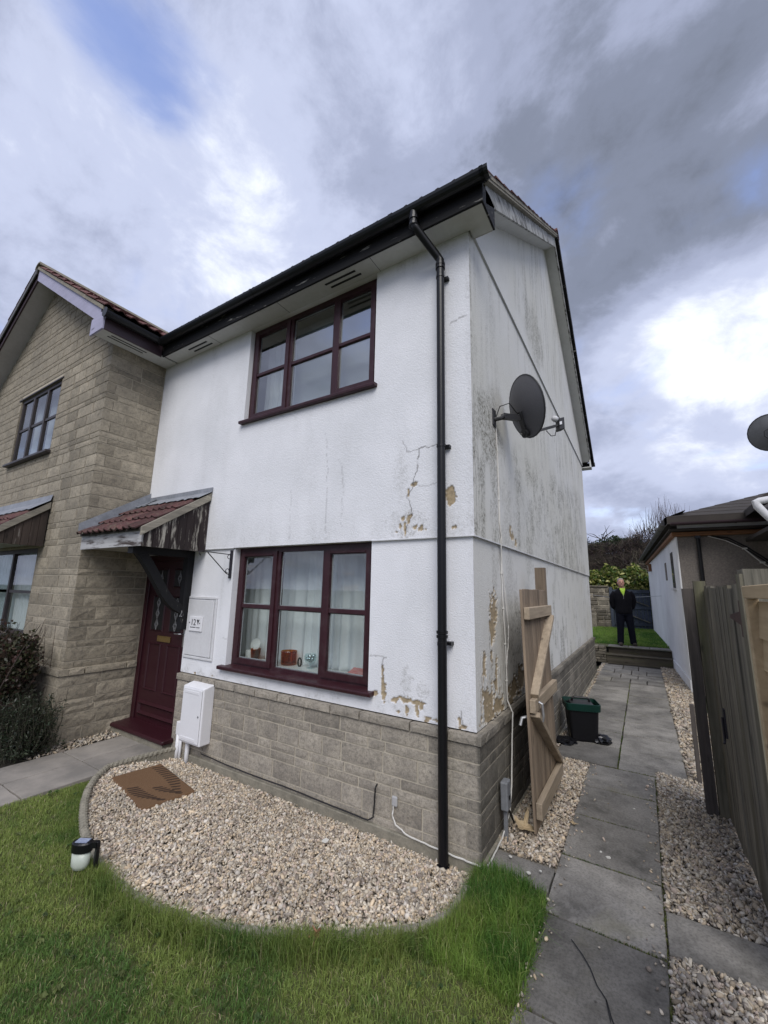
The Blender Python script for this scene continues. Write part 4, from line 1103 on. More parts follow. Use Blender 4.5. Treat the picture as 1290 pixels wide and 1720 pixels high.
# --- eaves
so = MB(); so.box(-4.24, .205, -.232, -.0195, ZE, ZE+.012); so.box(.034, .205, -.0195, .075, ZE+.0005, ZE+.012); soff = so.build('soffit', 'soffit_white', wh)
for x0 in (-1.47, -3.80):
    v_ = MB()
    for k in (0, 1): v_.box(x0+.03*k, x0+.38+.03*k, -.165+.06*k, -.140+.06*k, ZE-.004, ZE+.004)
    v_.build('soffit_vent', 'gasket', soff, bevel=.0035)
for x0 in (-.88, -2.1, -3.3):
    j_ = MB(); j_.box(x0, x0+.004, -.23, -.02, ZE-.0015, ZE+.003); j_.build('soffit_joint', 'gasket', soff)
fa = MB(); fa.box(-4.245, .225, -.255, -.233, ZE-.022, 4.995); fa.build('fascia', 'black_flaking_fascia', wh, bevel=.003)
en = MB(); en.prism([(.206, -.232, ZE-.01), (.206, .08, ZE-.004), (.206, .08, 5.03), (.206, -.05, 5.02), (.206, -.232, 4.95)], (.016, 0, 0)); en.build('eaves_end_board', 'black_flaking_fascia', wh)
en = MB(); en.box(.03, .20, .076, .088, ZE+.002, 5.06); en.build('eaves_end_board', 'soffit_stained', wh)
# gable soffit + bargeboards, both slopes
A = math.atan(SL); cA, sA = math.cos(A), math.sin(A)
def slope_pt(y, off): return off+SL*(D/2-abs(y-D/2))
def slope_prism(y0, y1, o0, o1, x0, x1):
    m_ = MB(); P_ = [(x0, y0, slope_pt(y0, o0)), (x0, y1, slope_pt(y1, o0)), (x0, y1, slope_pt(y1, o1)), (x0, y0, slope_pt(y0, o1))]
    m_.prism(P_, (x1-x0, 0, 0)); return m_
for (a, b) in ((.088, 1.95), (1.953, D/2)): slope_prism(a, b, 4.97, 4.985, .03, .20).build('gable_soffit', 'soffit_white', wh)
for (a, b) in ((D/2, 5.5), (5.503, 6.9), (6.903, D+.05)): slope_prism(a, b, 4.97, 4.985, .03, .20).build('gable_soffit', 'soffit_white', wh)
for (a, b) in ((-.16, .62), (.626, D/2)): slope_prism(a, b, 4.955, 5.135, .20, .222).build('bargeboard', 'flaking_barge', wh)
slope_prism(D/2, D+.24, 4.955, 5.135, .20, .222).build('bargeboard', 'flaking_barge', wh)
slope_prism(-.20, D/2, 5.138, 5.165, .10, .262).build('undercloak', 'verge_mortar', wh)
slope_prism(-.24, D/2, 5.167, 5.215, .14, .268).build('verge_mortar', 'verge_mortar', wh)
slope_prism(D/2, D+.30, 5.10, 5.255, .226, .275).build('verge_cap', 'black_flaking_fascia', wh)
bx = MB(); bx.box(.0, .20, D, D+.26, ZE-.02, ZE+.0); bx.box(.196, .222, D-.02, D+.26, ZE-.02, 5.06); bx.build('boxed_eave', 'soffit_white', wh)
gx = MB(); gx.tube([(.29, D+.31, 4.92), (-1.0, D+.31, 4.92)], .055, 10); gx.build('gutter', 'black_gutter', wh)
# roof
rf = MB(); HX = -4.59       # ridge stops at the party wall
for o_ in (5.165, 5.13):
    a_ = [(-4.6, -.27, o_-SL*.27), (.135, -.27, o_-SL*.27), (.135, D/2, o_+SL*D/2), (HX, D/2, o_+SL*D/2)]
    b_ = [(-4.6, D+.27, o_-SL*.27), (.135, D+.27, o_-SL*.27), (.135, D/2, o_+SL*D/2), (HX, D/2, o_+SL*D/2)]
    rf.add(a_, [(0, 1, 2, 3)]); rf.add(b_, [(3, 2, 1, 0)]); rf.add([(-4.6, -.27, o_-SL*.27), (HX, D/2, o_+SL*D/2), (-4.6, D+.27, o_-SL*.27)], [(0, 1, 2)])
roof = rf.build('roof', 'dark_felt_roof', wh)
s_f = Vector((0, cA, sA)); n_f = Vector((0, -sA, cA)); s_b = Vector((0, -cA, sA)); n_b = Vector((0, sA, cA))
org = Vector((.275-.30*16, -.30, 5.195-SL*.30))
tiles(roof, org, Vector((1, 0, 0)), s_f, n_f, 16, 15, TILE_B, .30, .345, keep=lambda r_, c_: r_ < 1 or c_ > 14, skip=lambda r_, c_: (.275-.30*16+.30*c_) < -4.6+(HX+4.6)*(r_+.6)/14.8)
org = Vector((.275, D+.30, 5.195-SL*.30))
tiles(roof, org, Vector((-1, 0, 0)), s_b, n_b, 6, 15, TILE_B, .30, .345, keep=lambda r_, c_: c_ < 1)
for i in range(11):
    rt = MB(); x0 = .28-.45*i
    rt.loft([[Vector((x, D/2+.13*math.cos(t_), 5.175+SL*D/2+.10*math.sin(t_))) for t_ in [math.pi*k/6 for k in range(7)]]+[Vector((x, D/2+.11*math.cos(t_), 5.160+SL*D/2+.085*math.sin(t_))) for t_ in [math.pi*k/6 for k in range(6, -1, -1)]] for x in (x0-.448, x0)])
    rt.build('ridge_tile', 'brown_tile', roof)
# gutter: half round with brackets
def gutter(parent, p, q, r_, mat, out_n, nb=0.9, name='gutter', brack=True):
    p, q = Vector(p), Vector(q); d = (q-p).normalized(); o_ = Vector(out_n); m_ = MB()
    def ring(c, r0, r1):
        return [c+o_*math.cos(t_)*r0+Vector((0, 0, math.sin(t_)*r0)) for t_ in [math.pi+math.pi*k/8 for k in range(9)]]+[c+o_*math.cos(t_)*r1+Vector((0, 0, math.sin(t_)*r1)) for t_ in [math.pi*2-math.pi*k/8 for k in range(9)]]
    m_.loft([ring(p, r_, r_-.004), ring(q, r_, r_-.004)])
    gt = m_.build(name, mat, parent, fix=True)
    if brack:
        n_ = int((q-p).length/nb)+1
        for i in range(n_+1):
            c = p+d*min((q-p).length-.05, .05+i*nb); b_ = MB(); b_.loft([ring(c-d*.014, r_+.005, r_+.0005), ring(c+d*.014, r_+.005, r_+.0005)]); b_.build('gutter_bracket', mat, gt, fix=True)
    return gt
gt = gutter(wh, (-4.22, -.315, 4.965), (.30, -.315, 4.965), .060, 'black_gutter', (0, -1, 0))
cp = MB(); cp.lathe([(.062, 0), (.062, .006)], (.295, -.315, 4.955), 16, (1, 0, 0)); cp.build('gutter_end_cap', 'black_gutter', gt)
dp = MB(); X0 = -.36
dp.tube([(X0, -.315, 4.935), (X0, -.315, 4.86)], .040, 12); dp.tube([(X0, -.315, 4.87), (X0, -.315, 4.80), (X0+.02, -.295, 4.765), (-.235, -.10, 4.60), (-.217, -.085, 4.565), (-.217, -.085, 4.46)], .034, 12)
dp.tube([(-.217, -.085, 4.47), (-.217, -.085, 2.2)], .0335, 14); dp.tube([(-.217, -.085, 2.2), (-.217, -.085, -.11)], .0345, 14)
dpo = dp.build('downpipe', 'black_plastic', wh); autosmooth(dpo)
for z in (4.86, 4.52, 4.49, 4.80): 
    k_ = MB(); xx, yy = (X0, -.315) if z > 4.7 else (-.217, -.085); k_.lathe([(.041, -.012), (.041, .012)], (xx, yy, z), 14); k_.build('pipe_collar', 'black_plastic', dpo)
for z in (1.44, 1.41, -.055): 
    k_ = MB(); k_.lathe([(.042, -.010), (.043, .010)], (-.217, -.085, z), 14); k_.build('pipe_collar', 'black_plastic', dpo)
for z in (4.40, 2.87, 1.36):
    k_ = MB(); k_.lathe([(.037, -.012), (.037, .012)], (-.217, -.085, z), 14); k_.box(-.217, -.160, -.055, -.001, z-.012, z+.012); k_.build('pipe_clip', 'black_plastic', dpo)
# --- porch canopy over the door
CX0, CX1, CY = -4.535, -3.20, -.745
pc_ = MB(); pc_.box(CX0, CX1-.012, CY+.03, -.02, 2.135, 2.15); can = pc_.build('porch_canopy', 'soffit_stained', wh); can['label'] = 'small lean-to door canopy with red tiles and flaking dark boards'
fb = MB(); fb.box(CX0, CX1-.02, CY, CY+.024, 2.12, 2.315); fb.build('canopy_fascia', 'flaking_white_board', can, bevel=.003)
CS = (2.80-2.30)/(0-CY)     # canopy slope
def cz(y, o_=0): return 2.80+o_+CS*y
nb = 8
for i in range(nb):
    y0 = CY+.026+(-.022-CY-.026)*i/nb; y1 = CY+.026+(-.022-CY-.026)*(i+1)/nb-.004
    b_ = MB(); b_.prism([(CX1-.018+random.uniform(-.002, .002), y0, 2.118), (CX1-.018, y1, 2.118), (CX1-.018, y1, cz(y1, -.02)), (CX1-.018, y0, cz(y0, -.02))], (.016, 0, 0)); b_.build('cladding_board', 'black_flaking_boards', can)
bb = MB(); bb.prism([(CX1, CY-.03, cz(CY-.03, -.060)), (CX1, -.025, cz(-.025, -.060)), (CX1, -.025, cz(-.025, .03)), (CX1, CY-.03, cz(CY-.03, .03))], (.022, 0, 0)); bb.build('canopy_bargeboard', 'lichen_board', can, bevel=.003)
ru = MB(); ru.prism([(CX0, CY-.02, cz(CY-.02, -.01)), (CX0, -.02, cz(-.02, -.01)), (CX0, -.02, cz(-.02, .015)), (CX0, CY-.02, cz(CY-.02, .015))], (CX1-CX0, 0, 0)); ru.build('canopy_deck', 'dark_felt_roof', can)
ca, sa = math.cos(math.atan(CS)), math.sin(math.atan(CS))
tiles(can, (CX0+.03, CY-.055, cz(CY-.055, .012)), Vector((1, 0, 0)), Vector((0, ca, sa)), Vector((0, -sa, ca)), 5, 3, TILE_R, .257, .255, name='canopy_tile')
lead = MB()
N = 28
for i in range(N):     # apron flashing dressed on the tiles below the wall
    x0 = CX0+(CX1+.03-CX0)*i/N; x1 = CX0+(CX1+.03-CX0)*(i+1)/N
    w0 = .20+.012*math.sin(i*1.7); w1 = .20+.012*math.sin((i+1)*1.7); h0 = .062+.006*math.sin(i*2.4); h1 = .062+.006*math.sin((i+1)*2.4)
    lead.add([(x0, -w0, cz(-w0, h0)), (x1, -w1, cz(-w1, h1)), (x1, -.03, cz(-.03, .05)), (x0, -.03, cz(-.03, .05))], [(0, 1, 2, 3)])
    lead.add([(x0, -.03, cz(-.03, .05)), (x1, -.03, cz(-.03, .05)), (x1, -PR-.004, 2.885), (x0, -PR-.004, 2.885)], [(0, 1, 2, 3)])
M_ = 22
for i in range(M_):    # upstand and gutter against the stone return
    y0 = CY-.06+(-.02-CY+.06)*i/M_; y1 = CY-.06+(-.02-CY+.06)*(i+1)/M_
    q0 = .16+.008*math.sin(i*2.1); q1 = .16+.008*math.sin((i+1)*2.1)
    lead.add([(-4.512, y0, cz(y0, .165)), (-4.505, y0, cz(y0, .045)), (-4.505, y1, cz(y1, .045)), (-4.512, y1, cz(y1, .165))], [(0, 1, 2, 3)])
    lead.add([(-4.505, y0, cz(y0, .045)), (-4.505+q0, y0, cz(y0, .066)), (-4.505+q1, y1, cz(y1, .066)), (-4.505, y1, cz(y1, .045))], [(0, 1, 2, 3)])
autosmooth(lead.build('lead_flashing', 'lead_flashing', can), 60)
# curved bracket
br = MB(); cr = []
for i in range(13):
    t_ = i/12; y = -.66+.585*t_; z = 2.12-.66*t_**1.0; z += -.055*math.sin(math.pi*t_*1.0)+.035*math.sin(2*math.pi*t_)
    cr.append((y, z))
rings = []
for i, (y, z) in enumerate(cr):
    a = cr[max(0, i-1)]; b = cr[min(12, i+1)]; dy, dz = b[0]-a[0], b[1]-a[1]; l_ = math.hypot(dy, dz); ny, nz = -dz/l_, dy/l_; w = .046
    rings.append([Vector((JX-.04, y-ny*w, z-nz*w)), Vector((JX+.04, y-ny*w, z-nz*w)), Vector((JX+.04, y+ny*w, z+nz*w)), Vector((JX-.04, y+ny*w, z+nz*w))])
br.loft(rings); br.build('canopy_bracket', 'black_post', can, fix=True)
bl_ = MB(); bl_.box(JX-.05, JX+.05, CY+.03, -.02, 2.055, 2.133); bl_.build('canopy_bearer', 'black_post', can)
# --- recessed meter cupboard in the render with its door
mc = thing('meter_cupboard', 'square white meter cupboard door set flush in the wall beside the front door', 'cupboard', (-3.18, 0, .94))
m_ = MB()
a, b, c, d = -3.435, -2.915, .94, 1.615
for (p0, p1, q0, q1) in ((a, b, c, c+.028), (a, b, d-.028, d), (a, a+.028, c+.028, d-.028), (b-.028, b, c+.028, d-.028)): m_.box(p0, p1, -.016, .0, q0, q1)
m_.build('cupboard_frame', 'aged_white', mc, bevel=.004)
m_ = MB(); m_.box(a+.034, b-.040, -.020, .0, c+.034, d-.036); m_.build('cupboard_door', 'aged_white', mc, bevel=.004)
pq = thing('house_plaque', 'small white plaque reading 12 on the meter cupboard door', 'plaque', (-3.23, -.02, 1.24))
m_ = MB(); m_.box(-3.345, -3.115, -.034, -.021, 1.235, 1.395); m_.build('plaque_plate', 'white_plastic', pq, bevel=.003)
text_mesh('12', .095, .001, (-3.265, -.0352, 1.300), (math.pi/2, 0, 0), 'ink', pq, 'numeral')
m_ = MB()
for (x, z, r_) in ((-3.335, 1.325, .007), (-3.150, 1.325, .007)): m_.lathe([(r_, 0), (r_, .002)], (x, -.0355, z), 8, (0, -1, 0))
m_.prism([(-3.205, -.0345, 1.355), (-3.192, -.0345, 1.335), (-3.180, -.0345, 1.305), (-3.172, -.0345, 1.335), (-3.158, -.0345, 1.362), (-3.172, -.0345, 1.366), (-3.180, -.0345, 1.350), (-3.195, -.0345, 1.366)], (0, -.0012, 0))
m_.build('emblem', 'ink', pq)
m_ = MB(); x = -3.315
for w in (.012, .007, .010, .009, .012, .006, .010, .009): m_.box(x, x+w, -.0352, -.0342, 1.272+random.uniform(-.001, .001), 1.281+random.uniform(-.001, .002)); x += w+.003
x += .010
for w in (.010, .008, .011, .009, .010): m_.box(x, x+w, -.0352, -.0342, 1.272, 1.281+random.uniform(-.001, .002)); x += w+.003
m_.build('small_lettering', 'ink', pq)
# --- white surface meter box
mb_ = thing('meter_box', 'upright white plastic meter box standing on the wall below the plaque', 'meter box', (-2.965, -.08, 0))
m_ = MB(); m_.prism([(-3.14, -.155, .165), (-3.14, -.03, .165), (-3.14, -.03, .735), (-3.14, -.155, .705)], (.35, 0, 0)); m_.build('box_body', 'white_plastic', mb_, bevel=.010, seg=2)
m_ = MB(); m_.box(-3.122, -2.808, -.166, -.158, .185, .690); m_.build('box_lid', 'white_plastic', mb_, bevel=.004)
m_ = MB(); m_.box(-3.118, -2.812, -.1585, -.1555, .189, .686); m_.build('lid_seam', 'conduit_grey', mb_)
m_ = MB(); m_.lathe([(.010, 0), (.010, .004)], (-2.835, -.166, .44), 10, (0, -1, 0)); m_.build('lid_lock', 'conduit_grey', mb_)
for z in (.655, .215): 
    m_ = MB(); m_.box(-3.09, -2.86, -.1695, -.1655, z-.012, z+.012); m_.build('lid_ridge', 'white_plastic', mb_, bevel=.001)
m_ = MB(); m_.tube([(-3.095, -.07, -.12), (-3.095, -.07, .17)], .022, 10); m_.build('supply_pipe', 'white_plastic', mb_, smooth=True)
m_ = MB(); m_.box(-3.32, -3.235, -.075, -.035, .17, .30); mj = m_.build('junction_box', 'white_plastic', mb_, bevel=.006)
m_ = MB(); m_.tube([(-3.29, -.055, -.12), (-3.29, -.055, .175)], .022, 10); m_.tube([(-3.245, -.05, -.12), (-3.245, -.05, .175)], .014, 8); m_.build('supply_pipe', 'white_plastic', mb_, smooth=True)
# --- hanging basket bracket
hb = thing('hanging_basket_bracket', 'empty black iron hanging basket bracket beside the canopy', 'bracket', (-2.74, 0, 1.97))
m_ = MB(); m_.box(-2.752, -2.728, -.026, -.018+.017, 1.82, 2.125); m_.build('wall_plate', 'black_iron', hb, bevel=.002)
m_ = MB(); m_.tube([(-2.74, -.025, 2.075), (-2.74, -.38, 2.085), (-2.74, -.40, 2.075), (-2.74, -.402, 2.055), (-2.74, -.385, 2.042)], .005, 6); m_.build('arm', 'black_iron', hb)
m_ = MB(); m_.tube([(-2.74, -.025, 1.86), (-2.74, -.06, 1.87), (-2.74, -.31, 2.078)], .005, 6); m_.build('brace', 'black_iron', hb)
for (y, z) in ((-.04, 2.05), (-.05, 1.90)):
    m_ = MB(); m_.tube([(-2.74, y+.022*math.cos(t_), z+.022*math.sin(t_)) for t_ in [math.pi*2*k/10 for k in range(9)]], .004, 6); m_.build('scroll', 'black_iron', hb)
# --- wall vent outlet and cables
cab = thing('white_cable', 'thin white cable clipped down the side wall from the dish and round the corner', 'cable', (0.05, .3, 0))
def wob(pts, a=.004): return [(p[0]+random.uniform(-a, a)*.3, p[1]+random.uniform(-a, a), p[2]) for p in pts]
m_ = MB()
def dens_path(pts, k=6):
    o_ = []
    for p, q in zip(pts[:-1], pts[1:]):
        for i in range(k): o_.append(tuple(p[j]+(q[j]-p[j])*i/k for j in range(3)))
    return o_+[pts[-1]]
X1 = PR+.006
m_.tube(wob(dens_path([(X1, .61, 3.25), (X1, .635, 2.75), (X1, .63, 2.35), (X1+.004, .665, 2.16), (.012, .68, 2.10), (.010, .70, 1.66), (.012, .735, 1.2), (.012, .73, .85), (.058, .71, .76), (.058, .66, .52), (.060, .60, .25), (.062, .52, .10), (.064, .30, .02), (.060, .05, -.005), (.060, -.06, 0.005), (-.01, -.062, .012), (-.16, -.062, .015), (-.297, -.062, .02), (-.50, -.060, .03), (-.60, -.058, .07), (-.635, -.045, .11), (-.628, -.042, .20)])), .0055, 6)
m_.build('cable_run', 'white_cable', cab)
m_ = MB(); m_.tube(wob(dens_path([(X1, .64, 2.20), (.014, .70, 1.95), (.022, .80, 1.45), (.016, .80, 1.3), (.012, .735, 1.1)])), .005, 6); m_.build('cable_loop', 'white_cable', cab)
for (y, z) in ((.622, 3.0), (.633, 2.55), (.688, 1.9), (.705, 1.6), (.73, 1.3), (.735, 1.0)):
    m_ = MB(); m_.box(.004 if z < 2.15 else PR+.001, .020 if z < 2.15 else PR+.014, y-.009, y+.009, z-.006, z+.006); m_.build('cable_clip', 'white_cable', cab)
vt = thing('wall_outlet', 'small grey cable outlet cap low on the stone plinth', 'outlet', (-.615, -.04, .22))
m_ = MB(); m_.box(-.645, -.598, -.050, -.030, .175, .245); m_.build('outlet_cap', 'outlet_grey', vt, bevel=.012, seg=2)
bc = thing('black_cable', 'thin black cable running along the foot of the front plinth', 'cable', (-1.8, -.05, .05))
m_ = MB(); m_.tube(wob(dens_path([(-2.87, -.062, .065), (-2.3, -.062, .048), (-1.61, -.062, .050), (-.98, -.060, .035), (-.84, -.062, .034), (-.80, -.050, .06), (-.795, -.046, .15), (-.79, -.046, .26), (-.78, -.035, .285)]), .003), .0055, 6); m_.build('cable_run', 'gasket', bc)
jb = thing('junction_box', 'grey electrical junction box on a conduit at the house corner', 'junction box', (.075, .37, 0))
m_ = MB(); m_.box(.052, .105, .325, .425, .185, .375); m_.build('box_body', 'conduit_grey', jb, bevel=.010, seg=2)
m_ = MB(); m_.box(.105, .109, .355, .385, .255, .28); m_.build('knockout', 'gasket', jb)
m_ = MB(); m_.box(.060, .088, .36, .39, -.04, .187); m_.build('conduit', 'conduit_grey', jb, bevel=.004)
m_ = MB(); m_.tube([(.07, .42, .19), (.075, .50, .10), (.08, .58, .0)], .008, 6); m_.build('lead_cable', 'gasket', jb)

# ------------------------------------------------------------------ stone house on the left
sh = thing('stone_house', 'stone block house with a gabled front and lilac bargeboards', 'house', (-6.93, 1.5, 0))
GX = -6.93; HW = GX-L; HW = abs(HW)     # gable centre, half width 2.38
GS = 0.653
RZ0 = 4.82+GS*(L+.30+6.93)
UW = (-7.58, -6.03, 3.60, 4.72); LW = (-8.6, -5.82, 1.04, 2.19)
# mortar core
mw_ = MB()
core = P+.0075
def quadf(a, b, c, d, y): mw_.add([(a, y, c), (b, y, c), (b, y, d), (a, y, d)], [(0, 1, 2, 3)])
xs = sorted({-9.31, UW[0], UW[1], LW[0], LW[1], L-.006}); zs = sorted({-.06, LW[2], LW[3], UW[2], UW[3], RZ0-GS*HW})
for x0, x1 in zip(xs[:-1], xs[1:]):
    for z0, z1 in zip(zs[:-1], zs[1:]):
        cx, cz_ = (x0+x1)/2, (z0+z1)/2
        if any(w[0] < cx < w[1] and w[2] < cz_ < w[3] for w in (UW, LW)): continue
        quadf(x0, x1, z0, z1, core)
mw_.add([(-9.31, core, RZ0-GS*HW), (L-.006, core, RZ0-GS*HW), (GX, core, RZ0+.01)], [(0, 1, 2)])
mw_.add([(L-.0075, core, -.06), (L-.0075, .15, -.06), (L-.0075, .15, 4.9), (L-.0075, core, 4.9)], [(0, 1, 2, 3)])
mw_.add([(-9.31, core, -.06), (-9.31, D, -.06), (-9.31, D, 4.9), (-9.31, core, 4.9)], [(3, 2, 1, 0)])
mw_.box(-9.31, L+.0225, P-.0225, P+.05, -.06, .715); mw_.box(L-.05, L+.0222, P-.0222, .12, -.06, .714)
swall = mw_.build('stone_wall', 'mortar', sh)
rows = courses(.79, 4.80, 5); rows_g = courses(4.813, 6.55, 6); rows_p = courses(0.0, .70, 7)
def rng_main(i, z, h, c0=0.0):
    u1 = L+.0065 if i % 2 == 0 else L-.10
    segs = [(-9.3, u1)]
    for w in (UW, LW):
        if z+h > w[2]+.01 and z < w[3]-.01:
            o_ = []
            for a, b in segs:
                if w[0] > a: o_.append((a, w[0]))
                if w[1] < b: o_.append((w[1], b))
            segs = o_
    return segs
lst = lay(rows, 'f', rng_main, 51, .0018)
lst += lay(rows_g, 'f', lambda i, z, h: [(max(-9.3, GX-(RZ0-z-h*.6)/GS), min(L if i % 2 == 0 else L-.10, GX+(RZ0-z-h*.6)/GS))], 52, .0018)
items = place_blocks(swall, lst, lambda u, z: Vector((u, P, z)), 0)
ret = lay(rows, 'r', lambda i, z, h: [(P+.10 if i % 2 == 0 else P-.0065, -.025 if z > 2.1 else .075)], 53, .0055)
ret = [t_ if t_[1] < 2.1 else (*t_[:5], .0018, t_[6]) for t_ in ret]
items += place_blocks(swall, ret, lambda u, z: Vector((L, u, z)), math.pi/2)
pf = lay(rows_p, 'f', lambda i, z, h: [(-9.3, L+.0365 if i % 2 == 0 else L-.07)], 54, .002)
items += place_blocks(swall, pf, lambda u, z: Vector((u, P-.030, z)), 0)
pr_ = lay(rows_p, 'r', lambda i, z, h: [(P+.07 if i % 2 == 0 else P-.0365, .07)], 55, .007)
items += place_blocks(swall, pr_, lambda u, z: Vector((L+.030, u, z)), math.pi/2)
items += place_blocks(swall, lay([(.712, .066)], 'f', lambda i, z, h: [(-9.3, L+.052)], 56, .003), lambda u, z: Vector((u, P-.050, z)), 0)
items += place_blocks(swall, lay([(.712, .066)], 'r', lambda i, z, h: [(P+.05, .07)], 57, .006), lambda u, z: Vector((L+.050, u, z)), math.pi/2)
# only what lies in front of the frame's left edge is told apart
vis = [t_ for t_ in items if t_[8].x > -8.1]; far_ = [t_ for t_ in items if t_[8].x <= -8.1]
vis.sort(key=lambda t_: t_[0]); emit_blocks(swall, vis+[], 298) if not far_ else None
if far_:
    allb = vis+far_; emit_blocks(swall, allb, 298)
# windows
def brown_window(x0, x1, z0, z1, y, ms, tz, glass='window_glass'):
    f = MB(); fw = .055; fd = .06
    f.box(x0, x1, y, y+fd, z0, z0+fw); f.box(x0, x1, y, y+fd, z1-fw, z1); f.box(x0, x0+fw, y, y+fd, z0+fw, z1-fw); f.box(x1-fw, x1, y, y+fd, z0+fw, z1-fw)
    for m_ in ms: f.box(m_-.028, m_+.028, y-.004, y+fd, z0+fw, z1-fw)
    win = f.build('window', 'dark_brown_frame', sh)
    ed = [x0+fw]+[v for m_ in ms for v in (m_-.028, m_+.028)]+[x1-fw]
    for i in range(0, len(ed), 2):
        a, b = ed[i], ed[i+1]
        if tz: 
            t_ = MB(); t_.box(a, b, y+.006, y+.04, tz-.02, tz+.02); t_.build('glazing_bar', 'dark_brown_frame', win)
        for (c, d) in (((z0+fw, tz-.02), (tz+.02, z1-fw)) if tz else ((z0+fw, z1-fw),)):
            p_ = MB(); p_.box(a-.003, b+.003, y+.018, y+.024, c-.003, d+.003); p_.build('pane', glass, win)
    s_ = MB(); s_.box(x0-.06, x1+.05, P-.07, y+.03, z0-.045, z0-.001); s_.build('window_sill', 'dark_brown_frame', win, bevel=.008)
    return win
brown_window(UW[0], UW[1], UW[2], UW[3], P+.022, (-7.07, -6.54), 4.17, 'reflective_glass')
brown_window(LW[0], LW[1], LW[2], LW[3], P+.035, (-6.75, -7.7), 1.60)
for w in (UW, LW):
    rv = MB(); O = [(w[0], w[2]), (w[1], w[2]), (w[1], w[3]), (w[0], w[3])]
    rv.add([(x, P+.001, z) for x, z in O]+[(x, P+.14, z) for x, z in O], [(k, (k+1) % 4, (k+1) % 4+4, k+4) for k in range(4)])
    rv.build('window_reveal', 'stone_block', sh)
lt = MB(); lt.box(UW[0]-.08, UW[1]+.06, P-.012, P+.06, UW[3]+.001, UW[3]+.022); lt.build('lintel', 'dark_brown_frame', sh)
def sroom(x0, x1, y0, y1, z0, z1):
    m_ = MB(); m_.add([(x0, y0, z0), (x1, y0, z0), (x1, y1, z0), (x0, y1, z0), (x0, y0, z1), (x1, y0, z1), (x1, y1, z1), (x0, y1, z1)], [(0, 1, 2, 3), (7, 6, 5, 4), (1, 5, 6, 2), (2, 6, 7, 3), (3, 7, 4, 0)]); m_.build('room', 'room_wall', sh)
sroom(-8.9, -5.5, P+.15, 2.2, .5, 2.4); sroom(-8.0, -5.6, P+.15, 2.2, 3.0, 4.9)
# eaves along the return and gable verge
RX = L+.30       # outer eave line
VY = P-.27       # verge plane
se = MB(); se.box(L+.01, RX-.02, VY+.02, -.24, ZE, ZE+.012); ss = se.build('soffit', 'soffit_white', sh)
se = MB(); se.box(L+.01, RX-.02, -.237, -.021, ZE+.001, ZE+.012); se.build('soffit', 'soffit_white', sh)
for k in (0, 1):
    v_ = MB(); v_.box(L+.12+.055*k, L+.14+.055*k, -.86+.02*k, -.42+.02*k, ZE-.004, ZE+.004); v_.build('soffit_vent', 'gasket', ss, bevel=.003)
fa = MB(); fa.box(RX-.02, RX, VY+.02, -.258, ZE-.022, 5.0); fa.build('fascia', 'brown_gutter', sh, bevel=.003)
bx = MB(); bx.prism([(RX+.005, VY-.001, ZE-.03), (L-.02, VY-.001, ZE-.03), (L-.02, VY-.001, 4.99), (RX-.08, VY-.001, 5.02), (RX+.005, VY-.001, 4.97)], (0, .022, 0)); bx.build('boxed_end', 'lilac_barge', sh, bevel=.003)
def gz(x, o_): return o_-GS*abs(x-GX)
RZ = 4.82+GS*(RX-GX)      # plane offset so the eave meets RX
for sgn in (1, -1):
    xe = GX+sgn*(RX-GX-.10 if sgn > 0 else RX-GX+.02)
    b_ = MB(); b_.prism([(GX, VY, gz(GX, RZ+.0)), (xe, VY, gz(xe, RZ)), (xe, VY, gz(xe, RZ+.19)), (GX, VY, gz(GX, RZ+.19))], (0, .022, 0)); b_.build('bargeboard', 'lilac_barge' if sgn > 0 else 'brown_gutter', sh)
    b_ = MB(); b_.prism([(GX, VY+.023, gz(GX, RZ+.005)), (xe, VY+.023, gz(xe, RZ+.005)), (xe, VY+.023, gz(xe, RZ+.02)), (GX, VY+.023, gz(GX, RZ+.02))], (0, .30, 0)); b_.build('gable_soffit', 'soffit_lilac', sh)
    xe = GX+sgn*(RX-GX-.01)
    b_ = MB(); b_.prism([(GX, VY-.02, gz(GX, RZ+.192)), (xe, VY-.02, gz(xe, RZ+.192)), (xe, VY-.02, gz(xe, RZ+.245)), (GX, VY-.02, gz(GX, RZ+.245))], (0, .12, 0)); b_.build('verge_mortar', 'verge_mortar', sh)
    if sgn < 0:
        b_ = MB(); b_.prism([(GX, VY-.035, gz(GX, RZ+.10)), (xe, VY-.035, gz(xe, RZ+.10)), (xe, VY-.035, gz(xe, RZ+.20)), (GX, VY-.035, gz(GX, RZ+.20))], (0, .014, 0)); b_.build('verge_trim', 'grey_gutter', sh)
rf = MB(); RY = D+.3
rf.prism([(RX-.01, VY, gz(RX-.01, RZ+.195)), (GX, VY, gz(GX, RZ+.195)), (GX-(RX-GX), VY, gz(RX, RZ+.195)), (GX-(RX-GX), VY, gz(RX, RZ+.23)), (GX, VY, gz(GX, RZ+.23)), (RX-.01, VY, gz(RX-.01, RZ+.23))], (0, RY-VY, 0))
sroof = rf.build('roof', 'dark_felt_roof', sh)
Ag = math.atan(GS); cg, sg_ = math.cos(Ag), math.sin(Ag)
tiles(sroof, (RX+.045, VY-.03, gz(RX+.045, RZ+.245)), Vector((0, 1, 0)), Vector((-cg, 0, sg_)), Vector((sg_, 0, cg)), 30, 9, TILE_B, .30, .345, keep=lambda r_, c_: c_ < 12)
tiles(sroof, (GX-(RX-GX)-.045, VY-.03+.3*4, gz(RX+.045, RZ+.245)), Vector((0, -1, 0)), Vector((cg, 0, sg_)), Vector((-sg_, 0, cg)), 4, 9, TILE_B, .30, .345, keep=lambda r_, c_: False)
